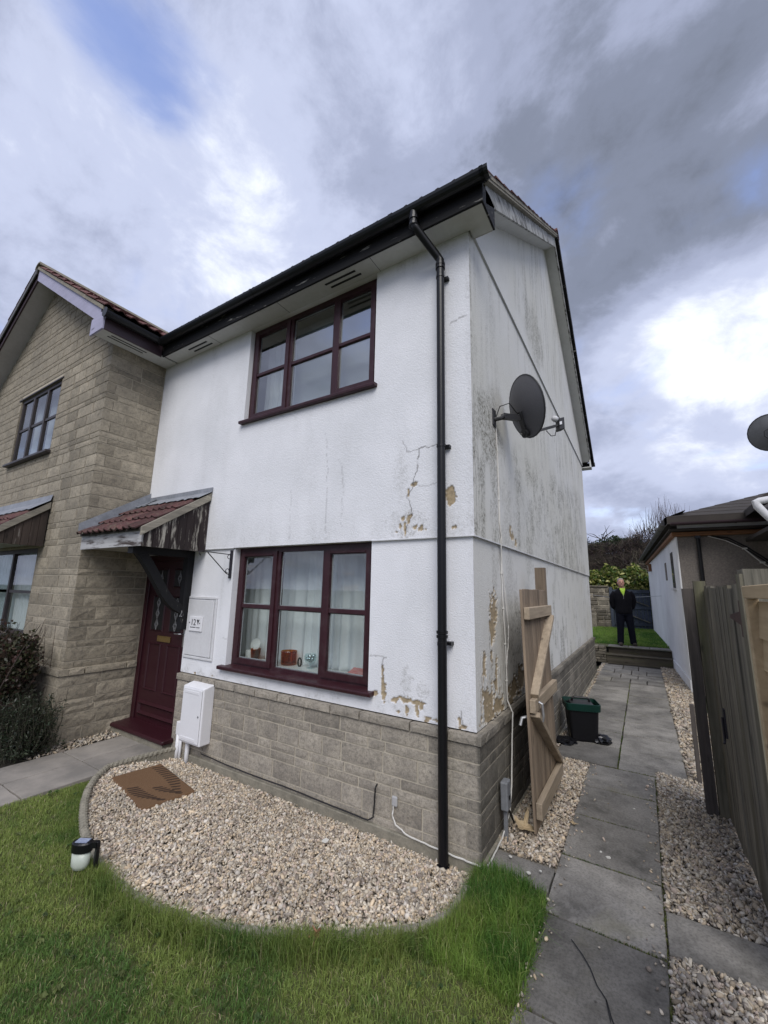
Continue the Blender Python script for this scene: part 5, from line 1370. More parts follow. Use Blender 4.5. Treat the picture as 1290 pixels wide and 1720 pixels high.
for i in range(19):
    rt = MB(); y0 = VY-.03+.45*i
    rt.loft([[Vector((GX+.12*math.cos(t_), y, gz(GX, RZ+.26)+.09*math.sin(t_)-.03)) for t_ in [math.pi*k/6 for k in range(7)]]+[Vector((GX+.105*math.cos(t_), y, gz(GX, RZ+.26)+.075*math.sin(t_)-.04)) for t_ in [math.pi*k/6 for k in range(6, -1, -1)]] for y in (y0, y0+.446)])
    rt.build('ridge_tile', 'verge_mortar', sroof)
gt = gutter(sh, (RX+.065, VY-.02, 4.965), (RX+.065, -.32, 4.965), .060, 'black_gutter', (1, 0, 0), .62)
cp = MB(); cp.lathe([(.062, 0), (.062, .006)], (RX+.065, VY-.024, 4.955), 16, (0, 1, 0)); cp.build('gutter_end_cap', 'black_gutter', gt)
# bay canopy over the lower window
c0, c1, cy = -8.8, -5.62, P-.52
cb = MB(); cb.box(c0, c1-.02, cy+.03, P-.012, 2.23, 2.245); bc2 = cb.build('window_canopy', 'soffit_stained', sh); bc2['label'] = 'lean-to canopy with dark boards and lead flashing above the lower window'
S2 = (2.78-2.36)/.52
def bz(y, o_=0): return 2.78+o_+S2*(y-P)
for i in range(6):
    y0 = cy+.02+(P-.014-cy-.02)*i/6; y1 = cy+.02+(P-.014-cy-.02)*(i+1)/6-.004
    b_ = MB(); b_.prism([(c1-.018, y0, 2.20), (c1-.018, y1, 2.20), (c1-.018, y1, bz(y1, -.02)), (c1-.018, y0, bz(y0, -.02))], (.016, 0, 0)); b_.build('cladding_board', 'brown_boards', bc2)
kn = MB(); kn.lathe([(.028, 0), (.030, .006), (.016, .012)], (c1-.001, cy+.22, 2.42), 12, (1, 0, 0)); kn.build('alarm_badge', 'grey_gutter', bc2)
b_ = MB(); b_.prism([(c1, cy-.02, bz(cy-.02, -.06)), (c1, P-.014, bz(P-.014, -.06)), (c1, P-.014, bz(P-.014, .03)), (c1, cy-.02, bz(cy-.02, .03))], (.02, 0, 0)); b_.build('canopy_bargeboard', 'lichen_board', bc2)
b_ = MB(); b_.box(c0, c1-.02, cy, cy+.022, 2.20, 2.37); b_.build('canopy_fascia', 'brown_boards', bc2)
b_ = MB(); b_.prism([(c0, cy-.01, bz(cy-.01, -.01)), (c0, P-.014, bz(P-.014, -.01)), (c0, P-.014, bz(P-.014, .015)), (c0, cy-.01, bz(cy-.01, .015))], (c1-c0, 0, 0)); b_.build('canopy_deck', 'dark_felt_roof', bc2)
c2_, s2_ = math.cos(math.atan(S2)), math.sin(math.atan(S2))
tiles(bc2, (c1-.25*12, cy-.04, bz(cy-.04, .012)), Vector((1, 0, 0)), Vector((0, c2_, s2_)), Vector((0, -s2_, c2_)), 12, 2, TILE_R, .247, .25, name='canopy_tile', keep=lambda r_, c_: c_ > 5)
ld = MB()
for i in range(40):
    x0 = c0+(c1+.03-c0)*i/40; x1 = c0+(c1+.03-c0)*(i+1)/40
    ld.add([(x0, P-.22, bz(P-.22, .07+.006*math.sin(i*2.2))), (x1, P-.22, bz(P-.22, .07+.006*math.sin((i+1)*2.2))), (x1, P-.03, bz(P-.03, .06)), (x0, P-.03, bz(P-.03, .06))], [(0, 1, 2, 3)])
    ld.add([(x0, P-.03, bz(P-.03, .06)), (x1, P-.03, bz(P-.03, .06)), (x1, P-.013, 2.90), (x0, P-.013, 2.90)], [(0, 1, 2, 3)])
autosmooth(ld.build('lead_flashing', 'lead_flashing', bc2), 60)

# ------------------------------------------------------------------ curtains and window-sill things
def curtain(name, label, x0, x1, z0, z1, y, amp, waves, mat='curtain_net', seed=1, group=None):
    n = int((x1-x0)*70); U = np.linspace(x0, x1, n); Zs = np.linspace(z0, z1, 14)
    UU, ZZ = np.meshgrid(U, Zs); ph = 6.28*waves*(UU-x0)/(x1-x0)
    Yv = y+amp*np.sin(ph+1.3*np.sin(ph*.37+seed))*(1-.35*(ZZ-z0)/(z1-z0))+.01*np.sin(ZZ*3+UU*2)
    V = np.stack([UU, Yv, ZZ], -1).reshape(-1, 3); idx = np.arange(V.shape[0]).reshape(len(Zs), n)
    F = np.stack([idx[:-1, :-1], idx[:-1, 1:], idx[1:, 1:], idx[1:, :-1]], -1).reshape(-1, 4)
    o = np_mesh(name, V, F, mat, None, smooth=True)
    sm = o.modifiers.new('thickness', 'SOLIDIFY'); sm.thickness = .002
    return tag(o, label, 'curtain', group)
curtain('curtain', 'white voile curtain drawn behind the lower burgundy window', -2.42, -.80, .905, 2.18, .36, .026, 13, seed=2)
curtain('curtain', 'white voile curtain gathered at the left of the upper burgundy window', -2.75, -2.25, 3.40, 4.78, .30, .030, 6, seed=4)
curtain('pane_brightener', 'pale flat sheet added behind the upper burgundy window to brighten its panes', -2.24, -.86, 3.40, 4.79, .26, .004, 3, 'pale_brightener', seed=5)  # added sheet, its pale tone stands in for sky reflected in the panes
curtain('pane_brightener', 'pale flat sheet added behind the upper stone house window to brighten its panes', -7.6, -5.98, 3.5, 4.76, P+.20, .004, 3, 'pale_brightener', seed=7)  # another added sheet, lightens panes that would mirror bright sky
curtain('curtain', 'pleated net curtain behind the window of the stone house', -8.5, -5.83, 1.0, 2.3, P+.155, .024, 24, seed=6)
curtain('curtain', 'pale curtain edge hanging behind the left lower pane', -2.95, -2.50, .905, 2.18, .39, .018, 4, seed=3)
def pot(name, label, c, prof, mat, cat): 
    m_ = MB(); m_.lathe(prof, c, 18); o = m_.build(name, mat, None, smooth=True); return tag(o, label, cat)
SZ = .970
pot('candle_pot', 'small amber glass pot on the sill behind the left lower pane', (-2.53, .24, SZ), [(.035, 0), (.045, .01), (.055, .11), (.058, .115), (.052, .112), (.040, .012)], 'amber_glass', 'pot')
pot('ceramic_jar', 'small white jar beside the amber pot on the sill', (-2.64, .26, SZ), [(.045, 0), (.050, .01), (.050, .085), (.047, .09), (.044, .085), (.04, .01)], 'white_ceramic', 'jar')
pl_ = MB(); pl_.lathe([(.062, -.004), (.064, 0), (.058, .004), (.0, .006)], (-2.575, .27, SZ+.15), 18, (.25, -.9, .3)); tag(pl_.build('trinket_dish', 'white_ceramic', None, smooth=True), 'round white dish propped behind the amber pot', 'dish')
tp = MB(); tp.lathe([(.075, 0), (.080, .02), (.080, .12), (.083, .135), (.076, .135), (.070, .02)], (-2.06, .26, SZ), 18); tag(tp.build('amber_vase', 'amber_glass', None, smooth=True), 'wide amber glass vase on the sill behind the middle pane', 'vase')
gb = thing('glass_bowl', 'stemmed glass bowl of silver balls on the sill behind the middle pane', 'bowl', (-1.76, .25, SZ))
m_ = MB(); m_.lathe([(.035, 0), (.035, .004), (.006, .010), (.006, .035), (.035, .045), (.058, .075), (.062, .105), (.052, .135), (.050, .135), (.059, .105), (.05, .07)], (-1.76, .25, SZ), 20); m_.build('bowl_glass', 'glass_ware', gb, smooth=True)
for i, (dx, dy, dz) in enumerate(((0, 0, .065), (-.03, -.01, .085), (.03, -.008, .085), (0, .03, .09), (.012, -.03, .09), (-.01, 0, .112), (.028, .015, .112))):
    m_ = MB(); m_.lathe([(.001, -.018), (.010, -.0155), (.016, -.009), (.018, 0), (.016, .009), (.010, .0155), (.001, .018)], (-1.76+dx, .25+dy, SZ+dz), 10); m_.build('silver_ball', 'silver_ball', gb, smooth=True)
bk_ = MB(); bk_.obox((-1.17, .24, SZ+.025), (.10, .0, .0), (0, .06, .02), (0, -.004, .012)); tag(bk_.build('magazine', 'red_print', None), 'red and white magazine lying on the sill behind the right pane', 'magazine')
rg = MB(); rg.tube([(-1.90+.022*math.cos(t_), .25, SZ+.04+.04*math.sin(t_)) for t_ in [2*math.pi*k/14 for k in range(15)]], .008, 6); tag(rg.build('black_ring_ornament', 'gasket', None, smooth=True), 'black ring ornament between the amber vase and the glass bowl', 'ornament')

# ------------------------------------------------------------------ bungalow on the right
bu = thing('bungalow', 'low white bungalow with pebbledashed end and dark hipped roof', 'bungalow', (3.5, 11, 0))
BA = -0.043
def bw(a, b, z): return (1.69+a*1.0+b*BA, 6.9+b+a*0.043, z)      # a along +x, b back along +y
FARB = 9.2; WB = 6.0; BH = 2.98
m_ = MB(); m_.add([bw(0, 0, -.05), bw(0, FARB, -.05), bw(0, FARB, BH), bw(0, 0, BH)], [(0, 3, 2, 1)])
bwall = m_.build('white_wall', 'bungalow_white', bu)
m_ = MB(); m_.add([bw(.0, 0, -.05), bw(WB, 0, -.05), bw(WB, 0, BH), bw(.0, 0, BH)], [(0, 1, 2, 3)]); m_.build('pebbledash_wall', 'pebbledash', bu)
m_ = MB(); m_.add([bw(0, FARB, -.05), bw(WB, FARB, -.05), bw(WB, FARB, BH), bw(0, FARB, BH)], [(3, 2, 1, 0)]); m_.build('rear_wall', 'bungalow_white', bu)
def bbox(m_, a0, a1, b0, b1, z0, z1):
    vs = [bw(a0, b0, z0), bw(a1, b0, z0), bw(a1, b1, z0), bw(a0, b1, z0), bw(a0, b0, z1), bw(a1, b0, z1), bw(a1, b1, z1), bw(a0, b1, z1)]
    return m_.add(vs, [(0, 3, 2, 1), (4, 5, 6, 7), (0, 1, 5, 4), (1, 2, 6, 5), (2, 3, 7, 6), (3, 0, 4, 7)])
m_ = bbox(MB(), -.006, .018, -.010, .0, -.05, BH); m_.build('corner_return', 'bungalow_white', bu)
m_ = bbox(MB(), -.02, -.001, -.0, FARB, -.05, .20); m_.build('plinth_band', 'bungalow_white', bu)
# slit windows
for (b0, b1, z0, z1) in ((.85, 1.15, 1.92, 2.62),):
    m_ = bbox(MB(), -.012, .02, b0-.04, b1+.04, z0-.03, z1+.03); wv_ = m_.build('window', 'room_dark', bu)
    m_ = bbox(MB(), -.016, -.012, b0, b1, z0, z1); m_.build('pane', 'window_glass', wv_)
    m_ = bbox(MB(), -.06, .0, b0-.08, b1+.08, z0-.07, z0-.03); m_.build('window_sill', 'aged_white', wv_)
m_ = bbox(MB(), -.012, .0, 2.3, 2.62, 2.10, 2.52); m_.build('patch_repair', 'pebbledash', bu)
m_ = bbox(MB(), -.09, .0, 7.2, 7.5, 2.55, 2.80); m_.build('corbel_block', 'bare_batten', bu)
# eaves
m_ = bbox(MB(), -.075, -.0, -.10, FARB, BH-.10, BH-.02); m_.build('wall_batten', 'bare_batten', bu, bevel=.01)
m_ = bbox(MB(), -.075, WB, -.135, -.0, BH-.105, BH-.025); m_.build('wall_batten', 'bare_batten', bu, bevel=.012)
m_ = bbox(MB(), -.05, WB, -.38, .10, BH-.015, BH+.01); m_.build('soffit', 'dark_felt_roof', bu)
m_ = bbox(MB(), -.13, -.05, -.38, FARB+.2, BH-.015, BH+.01); m_.build('soffit', 'dark_felt_roof', bu)
m_ = bbox(MB(), .0, 1.35, -.35, -.33, BH+.012, BH+.12); m_.build('fascia', 'aged_white', bu)
E0 = BH+.22; HP = 0.36
m_ = MB()
def rp(a, b, dz=0): return bw(a, b, E0+HP*min(a+.16, b+.48)+dz)
A_ = [bw(-.16, -.48, E0), bw(WB, -.48, E0), bw(WB, 2.3, E0+HP*2.78), bw(2.62, 2.3, E0+HP*2.78)]
m_.add(A_, [(0, 1, 2, 3)]); m_.add([bw(-.16, -.48, E0), bw(2.62, 2.3, E0+HP*2.78), bw(2.62, FARB-2, E0+HP*2.78), bw(-.16, FARB+.3, E0)], [(0, 1, 2, 3)])
m_.add([bw(-.16, -.48, E0-.13), bw(WB, -.48, E0-.13), bw(WB, FARB+.3, E0-.13), bw(-.16, FARB+.3, E0-.13)], [(0, 1, 2, 3)])
m_.add([bw(-.16, -.48, E0-.13), bw(WB, -.48, E0-.13), bw(WB, -.48, E0), bw(-.16, -.48, E0)], [(0, 1, 2, 3)])
m_.add([bw(-.16, -.48, E0-.13), bw(-.16, FARB+.3, E0-.13), bw(-.16, FARB+.3, E0), bw(-.16, -.48, E0)], [(0, 1, 2, 3)])
broof = m_.build('roof', 'dark_felt_roof', bu)
for k in range(9):      # slate courses on the near slope
    b0 = -.48+.30*k; a0 = -.16+.30*k
    q_ = MB(); q_.add([bw(a0, b0-.0, E0+HP*.30*k+.012), bw(WB, b0, E0+HP*.30*k+.012), bw(WB, b0+.32, E0+HP*(.30*k+.32)+.004), bw(a0+.32, b0+.32, E0+HP*(.30*k+.32)+.004)], [(0, 1, 2, 3)])
    q_.add([bw(a0, b0, E0+HP*.30*k-.004), bw(WB, b0, E0+HP*.30*k-.004), bw(WB, b0, E0+HP*.30*k+.012), bw(a0, b0, E0+HP*.30*k+.012)], [(0, 1, 2, 3)])
    q_.build('slate_course', 'dark_felt_roof', broof)
for i in range(16):     # big corrugated tiles along the path-side eave
    b0 = -.45+.62*i
    q_ = MB(); q_.add([bw(-.20, b0, E0-.01), bw(-.20, b0+.60, E0-.01), bw(.15, b0+.60, E0+HP*.33+.01), bw(.15, b0, E0+HP*.33+.01), bw(-.20, b0, E0-.13), bw(-.20, b0+.60, E0-.13)], [(0, 1, 2, 3), (4, 5, 1, 0)])
    q_.build('eave_tile', 'dark_felt_roof', broof)
gutter(bu, bw(-.215, -.50, E0-.11), bw(-.215, FARB+.2, E0-.11), .058, 'grey_gutter', (-1, -.04, 0), .75)
gutter(bu, bw(-.12, -.55, E0-.12), bw(2.3, -.55, E0-.12), .055, 'brown_gutter', (-.04, -1, 0), .9)
m_ = MB(); m_.tube([bw(.34, -.06, BH-.12), bw(.34, -.06, 1.0)], .034, 10); m_.box(bw(.30, 0, 0)[0], bw(.38, 0, 0)[0], 6.80, 6.92, BH-.16, BH-.10); m_.build('downpipe', 'black_plastic', bu)
for dz in (0.0, -.05):
    m_ = MB(); m_.tube([bw(.55, -.02, BH-.12), bw(.8, -.02, BH-.16+dz), bw(1.05, -.02, BH-.34+dz), bw(1.35, -.02, BH-.62+dz), bw(1.7, -.02, BH-.95+dz), bw(2.1, -.02, BH-1.3+dz)], .014, 6); m_.build('cable', 'gasket', bu)
m_ = MB(); m_.tube([bw(.50, -.02, BH-.11), bw(.75, -.02, BH-.20), bw(1.0, -.02, BH-.36), bw(1.2, -.02, BH-.60), bw(1.7, -.02, BH-1.05)], .011, 6); m_.build('cable', 'white_cable', bu)
for (a, z) in ((1.0, BH-.36), (1.22, BH-.62)):
    m_ = bbox(MB(), a-.02, a+.05, -.045, 0, z-.02, z+.01); m_.build('cable_clip', 'white_cable', bu)
# taller neighbouring roof corner with white vent pipe, and its dish
tb = thing('gabled_outbuilding', 'dark roof corner with a white drain pipe at the right edge of the photo', 'building', (4.2, 6.6, 0))
m_ = MB(); m_.box(3.02, 6.5, 5.55, 9.5, -.05, 2.75); m_.build('wall', 'pebbledash', tb)
m_ = MB()
def o2(x, z): return (x, 5.25, z)
m_.prism([o2(2.70, 3.25), o2(4.6, 4.55), o2(6.6, 3.25), o2(6.6, 3.13), o2(4.6, 4.43), o2(2.70, 3.13)], (0, 1.35, 0)); m_.build('roof', 'dark_felt_roof', tb)
m_ = MB(); m_.prism([o2(2.78, 2.80), o2(6.5, 2.80), o2(6.5, 3.15), o2(4.6, 4.40), o2(2.78, 3.16)], (0, .04, 0)); m_.build('gable_board', 'dark_felt_roof', tb)
m_ = MB(); m_.box(2.74, 3.05, 5.26, 9.5, 2.74, 2.80); m_.build('soffit', 'dark_felt_roof', tb)
m_ = MB(); m_.tube([(2.86, 5.18, 3.20), (2.66, 5.16, 3.17), (2.615, 5.155, 3.15), (2.625, 5.15, 3.09), (2.80, 5.15, 2.80), (3.05, 5.2, 2.42), (3.07, 5.25, .2)], [.05, .05, .055, .055, .046, .046, .046], 12); autosmooth(m_.build('drain_pipe', 'aged_white', tb))
# lightweight dish at the edge
def dish_mesh(c, n, up, w, h, depth, rim=.010, seg=28, rings_=6):
    """shallow paraboloid facing n; returns MB"""
    c, n = Vector(c), Vector(n).normalized(); u_ = Vector(up); u_ = (u_-n*u_.dot(n)).normalized(); s_ = u_.cross(n)
    m_ = MB(); R_ = []
    for back in (0, 1):
        for j in range(1, rings_+1):
            r_ = j/rings_
            R_.append([c+s_*(math.cos(t_)*w/2*r_)+u_*(math.sin(t_)*h/2*r_)+n*(depth*(r_*r_-1)-(.008 if back else 0)) for t_ in [2*math.pi*k/seg for k in range(seg)]])
    vs = [v for g_ in R_[:rings_] for v in g_]; fs = []
    for j in range(rings_-1):
        for k in range(seg): fs.append((j*seg+k, j*seg+(k+1) % seg, (j+1)*seg+(k+1) % seg, (j+1)*seg+k))
    fs.append(tuple(range(seg-1, -1, -1)))
    m_.add(vs, fs)
    vs = [v for g_ in R_[rings_:] for v in g_]; fs = []
    for j in range(rings_-1):
        for k in range(seg): fs.append((j*seg+(k+1) % seg, j*seg+k, (j+1)*seg+k, (j+1)*seg+(k+1) % seg))
    fs.append(tuple(range(seg)))
    m_.add(vs, fs)
    rm = MB(); rm.tube([c+s_*(math.cos(t_)*w/2)+u_*(math.sin(t_)*h/2)-n*.004 for t_ in [2*math.pi*k/seg for k in range(seg+1)]], rim, 6)
    return m_, rm, s_, u_
rd = thing('satellite_dish', 'grey satellite dish cut by the right edge of the photo above the roof', 'satellite dish', (2.99, 5.9, 3.3), 'satellite dishes')
dm, rm, s_, u_ = dish_mesh((3.10, 6.0, 4.47), (.35, .75, .35), (0, 0, 1), .60, .62, .07)
dd = dm.build('dish', 'dish_grey', rd, smooth=True); rm.build('rim', 'dark_bracket', rd)
m_ = MB(); m_.tube([(3.15, 5.86, 4.55), (3.17, 5.82, 4.30), (3.17, 5.85, 3.40)], .02, 8); m_.build('mast', 'dark_bracket', rd)
m_ = MB(); m_.box(3.08, 3.18, 5.84, 5.96, 4.44, 4.58); m_.build('bracket', 'rust_iron', rd)
m_ = MB(); m_.tube([(3.09, 5.88, 4.52), (2.99, 5.86, 4.47), (2.98, 5.86, 4.38), (3.05, 5.86, 4.30), (3.11, 5.85, 4.2)], .006, 6); m_.build('cable', 'gasket', rd)
# ------------------------------------------------------------------ weathered gate, posts and lap panel on the right
def board(parent, x0, x1, y0, y1, z0, z1, mat, name='board', tilt=0.0, wave=.004):
    m_ = MB(); n_ = 5; rings = []
    for i in range(n_+1):
        t_ = i/n_; z = z0+(z1-z0)*t_; dx = tilt*t_+random.uniform(-wave, wave)*.4; dy = random.uniform(-wave, wave)*.5
        zz_ = z+(random.uniform(-.006, .006) if i == n_ else 0)
        rings.append([Vector((x0+dx, y0+dy, zz_)), Vector((x1+dx, y0+dy, zz_)), Vector((x1+dx, y1+dy, zz_)), Vector((x0+dx, y1+dy, zz_))])
    m_.loft(rings); return m_.build(name, mat, parent, fix=True)
tag(board(None, 1.352, 1.430, 1.62, 1.70, -.05, 1.80, 'dark_timber', 'fence_post'), 'dark weathered gate post nearest the path', 'post', 'old gate posts')
tag(board(None, 1.350, 1.385, 2.28, 2.33, -.05, .70, 'dark_timber', 'fence_post'), 'short thin post just behind the dark gate post', 'post', 'old gate posts')
tag(board(None, 1.436, 1.520, 1.60, 1.68, -.05, 1.87, 'green_timber', 'fence_post'), 'green-tinged timber post beside the dark gate post', 'post', 'old gate posts')
wg = thing('weathered_gate', 'weathered grey board gate standing open along the right of the path', 'gate', (1.52, .8, 0))
yb = [1.585, 1.46, 1.30, 1.16, 1.02, .86, .72, .57, .42, .28, .15, .02]
for i, (a, b) in enumerate(zip(yb[:-1], yb[1:])):
    board(wg, 1.500+random.uniform(-.004, .004), 1.522, b+.003, a-.003, random.uniform(.02, .05), 1.80+random.uniform(-.012, .03), 'green_timber' if i in (0, 7) else 'grey_timber', tilt=random.uniform(-.006, .006))
for z in (.35, 1.0, 1.55):
    board(wg, 1.524, 1.56, .02, 1.58, z, z+.10, 'grey_timber', 'rail')
m_ = MB(); m_.prism([(1.493, .0, 1.665), (1.493, .0, 1.585), (1.493, .36, 1.612), (1.493, .36, 1.632)], (.006, 0, 0)); m_.box(1.486, 1.494, -.035, .005, 1.53, 1.72); m_.build('strap_hinge', 'rust_iron', wg)
m_ = MB(); m_.box(1.485, 1.499, 1.14, 1.19, .72, .92); m_.tube([(1.478, 1.165, .86), (1.478, 1.165, .70), (1.47, 1.15, .68)], .008, 6); m_.build('gate_latch', 'black_iron', wg)
tag(board(None, 1.501, 1.60, -.14, .012, -.05, 1.885, 'grey_timber', 'hinge_post'), 'tall weathered hinge post between the old gate and the lap fence panel', 'post', 'old gate posts')
tag(board(None, 1.484, 1.499, -.14, -.04, -.05, 1.86, 'green_timber', 'fence_batten'), 'mossy batten fixed to the face of the tall hinge post', 'batten')
lp_ = thing('lap_fence_panel', 'new pale overlapping board fence panel at the right edge', 'fence panel', (1.45, -1.1, 0))
m_ = MB(); m_.box(1.410, 1.455, -1.75, -.64, 1.735, 1.785); m_.build('top_rail', 'lap_timber', lp_, bevel=.003)
m_ = MB(); m_.box(1.412, 1.452, -.685, -.645, -.02, 1.734); m_.build('side_rail', 'lap_timber', lp_, bevel=.003)
m_ = MB(); m_.box(1.412, 1.452, -1.75, -1.71, -.02, 1.734); m_.build('side_rail', 'lap_timber', lp_, bevel=.003)
for i in range(14):
    z = 1.70-.122*(i+1)
    m_ = MB(); m_.prism([(1.436, -1.71, z), (1.450, -1.71, z), (1.456, -1.71, z+.145), (1.449, -1.71, z+.145)], (0, 1.06, 0)); m_.build('lap_board', 'lap_timber', lp_)
# ------------------------------------------------------------------ end of the path: steps, raised lawn, wall, gate, planting
SY = 9.75; ZL = .37
rs = thing('garden_steps', 'two low timber and stone steps up to the raised lawn', 'steps', (.7, 9.9, 0))
m_ = MB(); m_.box(.10, 1.58, SY, SY+.45, -.05, .165); m_.build('riser', 'sleeper', rs, bevel=.01)
m_ = MB(); m_.box(.08, 1.58, SY-.03, SY+.46, .166, .20); m_.build('tread', 'sleeper', rs, bevel=.008)
m_ = MB(); m_.box(.14, 1.57, SY+.32, SY+.75, .19, .335); m_.build('riser', 'sleeper', rs, bevel=.01)
for i in range(3): 
    m_ = MB(); m_.box(.13+.48*i, .60+.48*i, SY+.28, SY+.75, .336, .372); m_.build('tread', 'concrete_slab', rs, bevel=.008)
rw = thing('dry_stone_wall', 'low dry stone retaining wall at the end of the house', 'wall', (-.5, 9.8, 0))
random.seed(11)
z = -.02
for r_ in range(6):
    h = random.uniform(.055, .085); x = -1.6
    while x < .09:
        w = random.uniform(.14, .34); m_ = MB(); m_.box(x, min(x+w-.01, .10), SY-.06+random.uniform(-.02, .02), SY+.3, z, z+h-.008); m_.build('stone', 'rubble_stone', rw, bevel=.012); x += w
    z += h
m_ = MB(); m_.add([(-3.0, SY+.2, ZL-.01), (1.62, SY+.2, ZL-.01), (1.4, 16.3, ZL+.05), (-3.0, 16.3, ZL+.05)], [(0, 1, 2, 3)]); struct(m_.build('raised_lawn', 'turf_base'))
n = 30000
X = rng.uniform(-.9, 1.6, n); Y = rng.uniform(SY+.75, 16.2, n); k = X < 1.62-.043*(Y-9.7); X, Y = X[k], Y[k]
grass('lawn_grass', 'green grass of the raised back lawn behind the steps', X, Y, np.full(len(X), ZL-.01)+.06*(Y-SY)/6.5, rng.uniform(.03, .075, len(X)), rng.uniform(.008, .014, len(X)), lawn_cols(X, Y)*np.array([[.8, 1.0, .7]]), .5)
WY = 16.3
gw = thing('garden_wall', 'grey-brown rubble garden wall beyond the back lawn', 'wall', (-1.5, WY, ZL))
m_ = MB(); m_.box(-4.5, -.12, WY+.03, WY+.3, ZL, 2.02); m_.build('wall_core', 'mortar', gw)
z = ZL
while z < 1.98:
    h = random.uniform(.13, .20); h = min(h, 2.02-z+.01); x = -2.0
    while x < -.14:
        w = random.uniform(.18, .5); m_ = MB(); m_.box(x, min(x+w-.015, -.12), WY+random.uniform(-.015, .015), WY+.1, z, z+h-.012); m_.build('stone', 'rubble_stone', gw, bevel=.02); x += w
    z += h
for i in range(6):
    m_ = MB(); m_.box(-.6-.6*(i+1)+.48, -.6-.6*i+.47, WY-.04, WY+.34, 2.02, 2.075); m_.build('coping_stone', 'rubble_stone', gw, bevel=.012)
m_ = MB(); m_.box(-.62, -.12, WY-.06, WY+.02, ZL, .62); m_.build('wall_foot', 'rubble_stone', gw, bevel=.02)
m_ = MB(); m_.box(-.98, -.60, WY-.5, WY-.02, ZL, .95); m_.build('low_pier', 'rubble_stone', gw, bevel=.02)
bg_ = thing('garden_gate', 'slate blue boarded garden gate with diagonal braces', 'gate', (.65, WY, ZL))
for i in range(11):
    x0 = .01+.115*i; board(bg_, x0, x0+.108, WY+.03, WY+.055, ZL+.04, 1.93, 'slate_paint_timber', wave=.002)
for z in (.55, 1.18, 1.80):
    m_ = MB(); m_.box(.0, 1.28, WY-.01, WY+.028, z, z+.10); m_.build('rail', 'slate_paint_timber', bg_)
for (z0, z1) in ((.66, 1.18), (1.28, 1.80)):
    m_ = MB(); m_.bar((.05, WY-.002, z1-.02), (1.22, WY-.002, z0+.02), .03, .10, (0, 1, 0)); m_.build('brace', 'grey_timber', bg_)
for x in (-.11, 1.29):
    tag(board(None, x, x+.11, WY-.03, WY+.08, ZL-.05, 2.02, 'slate_paint_timber', 'gate_post'), 'slate blue gate post %s the garden gate' % ('between the garden wall and' if x < 0 else 'between the bungalow wall and'), 'post')
wl = MB(); wl.tube([(-.9, 15.9, 1.72), (.2, 14.2, 1.60), (1.50, 11.4, 1.72)], .006, 5); tag(wl.build('washing_line', 'galvanised', None), 'thin washing line strung across the back lawn', 'washing line')
# planting
def leaves(name, label, P_, size, pal, cat, mat='leaf', parent=None, elong=1.8, up=.3):
    n_ = len(P_); a = rng.normal(size=(n_, 3)); a[:, 2] += up; a /= np.linalg.norm(a, axis=1)[:, None]
    b = rng.normal(size=(n_, 3)); b -= a*(a*b).sum(1)[:, None]; b /= np.linalg.norm(b, axis=1)[:, None]; c = np.cross(a, b)
    s_ = (size*np.exp(rng.normal(0, .25, n_)))[:, None]
    V = np.stack([P_-b*s_*elong/2, P_+c*s_*.5+a*s_*.12, P_+b*s_*elong/2-a*s_*.1, P_-c*s_*.5+a*s_*.12], 1).reshape(-1, 3)
    F = np.arange(4*n_).reshape(n_, 4); pal = np.array(pal); col = pal[rng.integers(0, len(pal), n_)]*rng.uniform(.65, 1.3, (n_, 1))
    o = np_mesh(name, V, F, mat, parent, colors=np.repeat(col, 4, 0))
    if label: tag(o, label, cat)
    return o
def twigs(name, P0, P1, r_, pal, parent=None, mat='bark_twig', bend=.12):
    n_ = len(P0); Ln = np.linalg.norm(P1-P0, axis=1)[:, None]; M0 = (P0+P1)/2+rng.normal(size=(n_, 3))*Ln*bend
    d = P1-P0; d /= np.linalg.norm(d, axis=1)[:, None]; ref = rng.normal(size=(n_, 3)); a = np.cross(d, ref); a /= np.linalg.norm(a, axis=1)[:, None]; b = np.cross(d, a)
    R_ = np.asarray(r_).reshape(-1, 1)*np.ones((n_, 1)); V = []
    for (c, k) in ((P0, 1.0), (M0, .75), (P1, .3)):
        for t_ in (0, 2.094, 4.189): V.append(c+(a*math.cos(t_)+b*math.sin(t_))*R_*k)
    V = np.stack(V, 1).reshape(-1, 3); base = 9*np.arange(n_)[:, None]; F = []
    for i in range(2):
        for k in range(3):
            k2 = (k+1) % 3; F.append(base+np.array([[i*3+k, i*3+k2, (i+1)*3+k2, (i+1)*3+k]]))
    F = np.concatenate(F, 0); pal = np.array(pal); col = pal[rng.integers(0, len(pal), n_)]*rng.uniform(.6, 1.3, (n_, 1))
    return np_mesh(name, V, F, mat, parent, colors=np.repeat(col, 9, 0))
def blob_pts(n_, c, r_, shell=.55, lump=.25, seed=0):
    d = rng.normal(size=(n_, 3)); d /= np.linalg.norm(d, axis=1)[:, None]
    q = shell+(1-shell)*rng.uniform(0, 1, n_)**.6
    l_ = 1+lump*(fbm(d[:, 0]*2.5+seed, d[:, 1]*2.5+d[:, 2]*1.7, seed, 3)-.5)*2
    return np.array(c)+d*(q*l_)[:, None]*np.array(r_)
lh = thing('laurel_hedge', 'yellow-green variegated laurel hedge behind the garden wall and gate', 'hedge', (.4, 17.4, ZL))
Pn = np.concatenate([blob_pts(2600, (x, 17.5, 1.55), (.75, .55, h_), .75, .22, i) for i, (x, h_) in enumerate(((-1.7, 1.25), (-.8, 1.30), (.0, 1.40), (.75, 1.45), (1.5, 1.10), (2.2, .9)))])
leaves('foliage', None, Pn, .085, [(.17, .21, .04), (.09, .14, .03), (.30, .31, .085), (.045, .085, .018), (.40, .38, .15), (.12, .16, .035)], None, parent=lh, elong=1.9, up=.8)
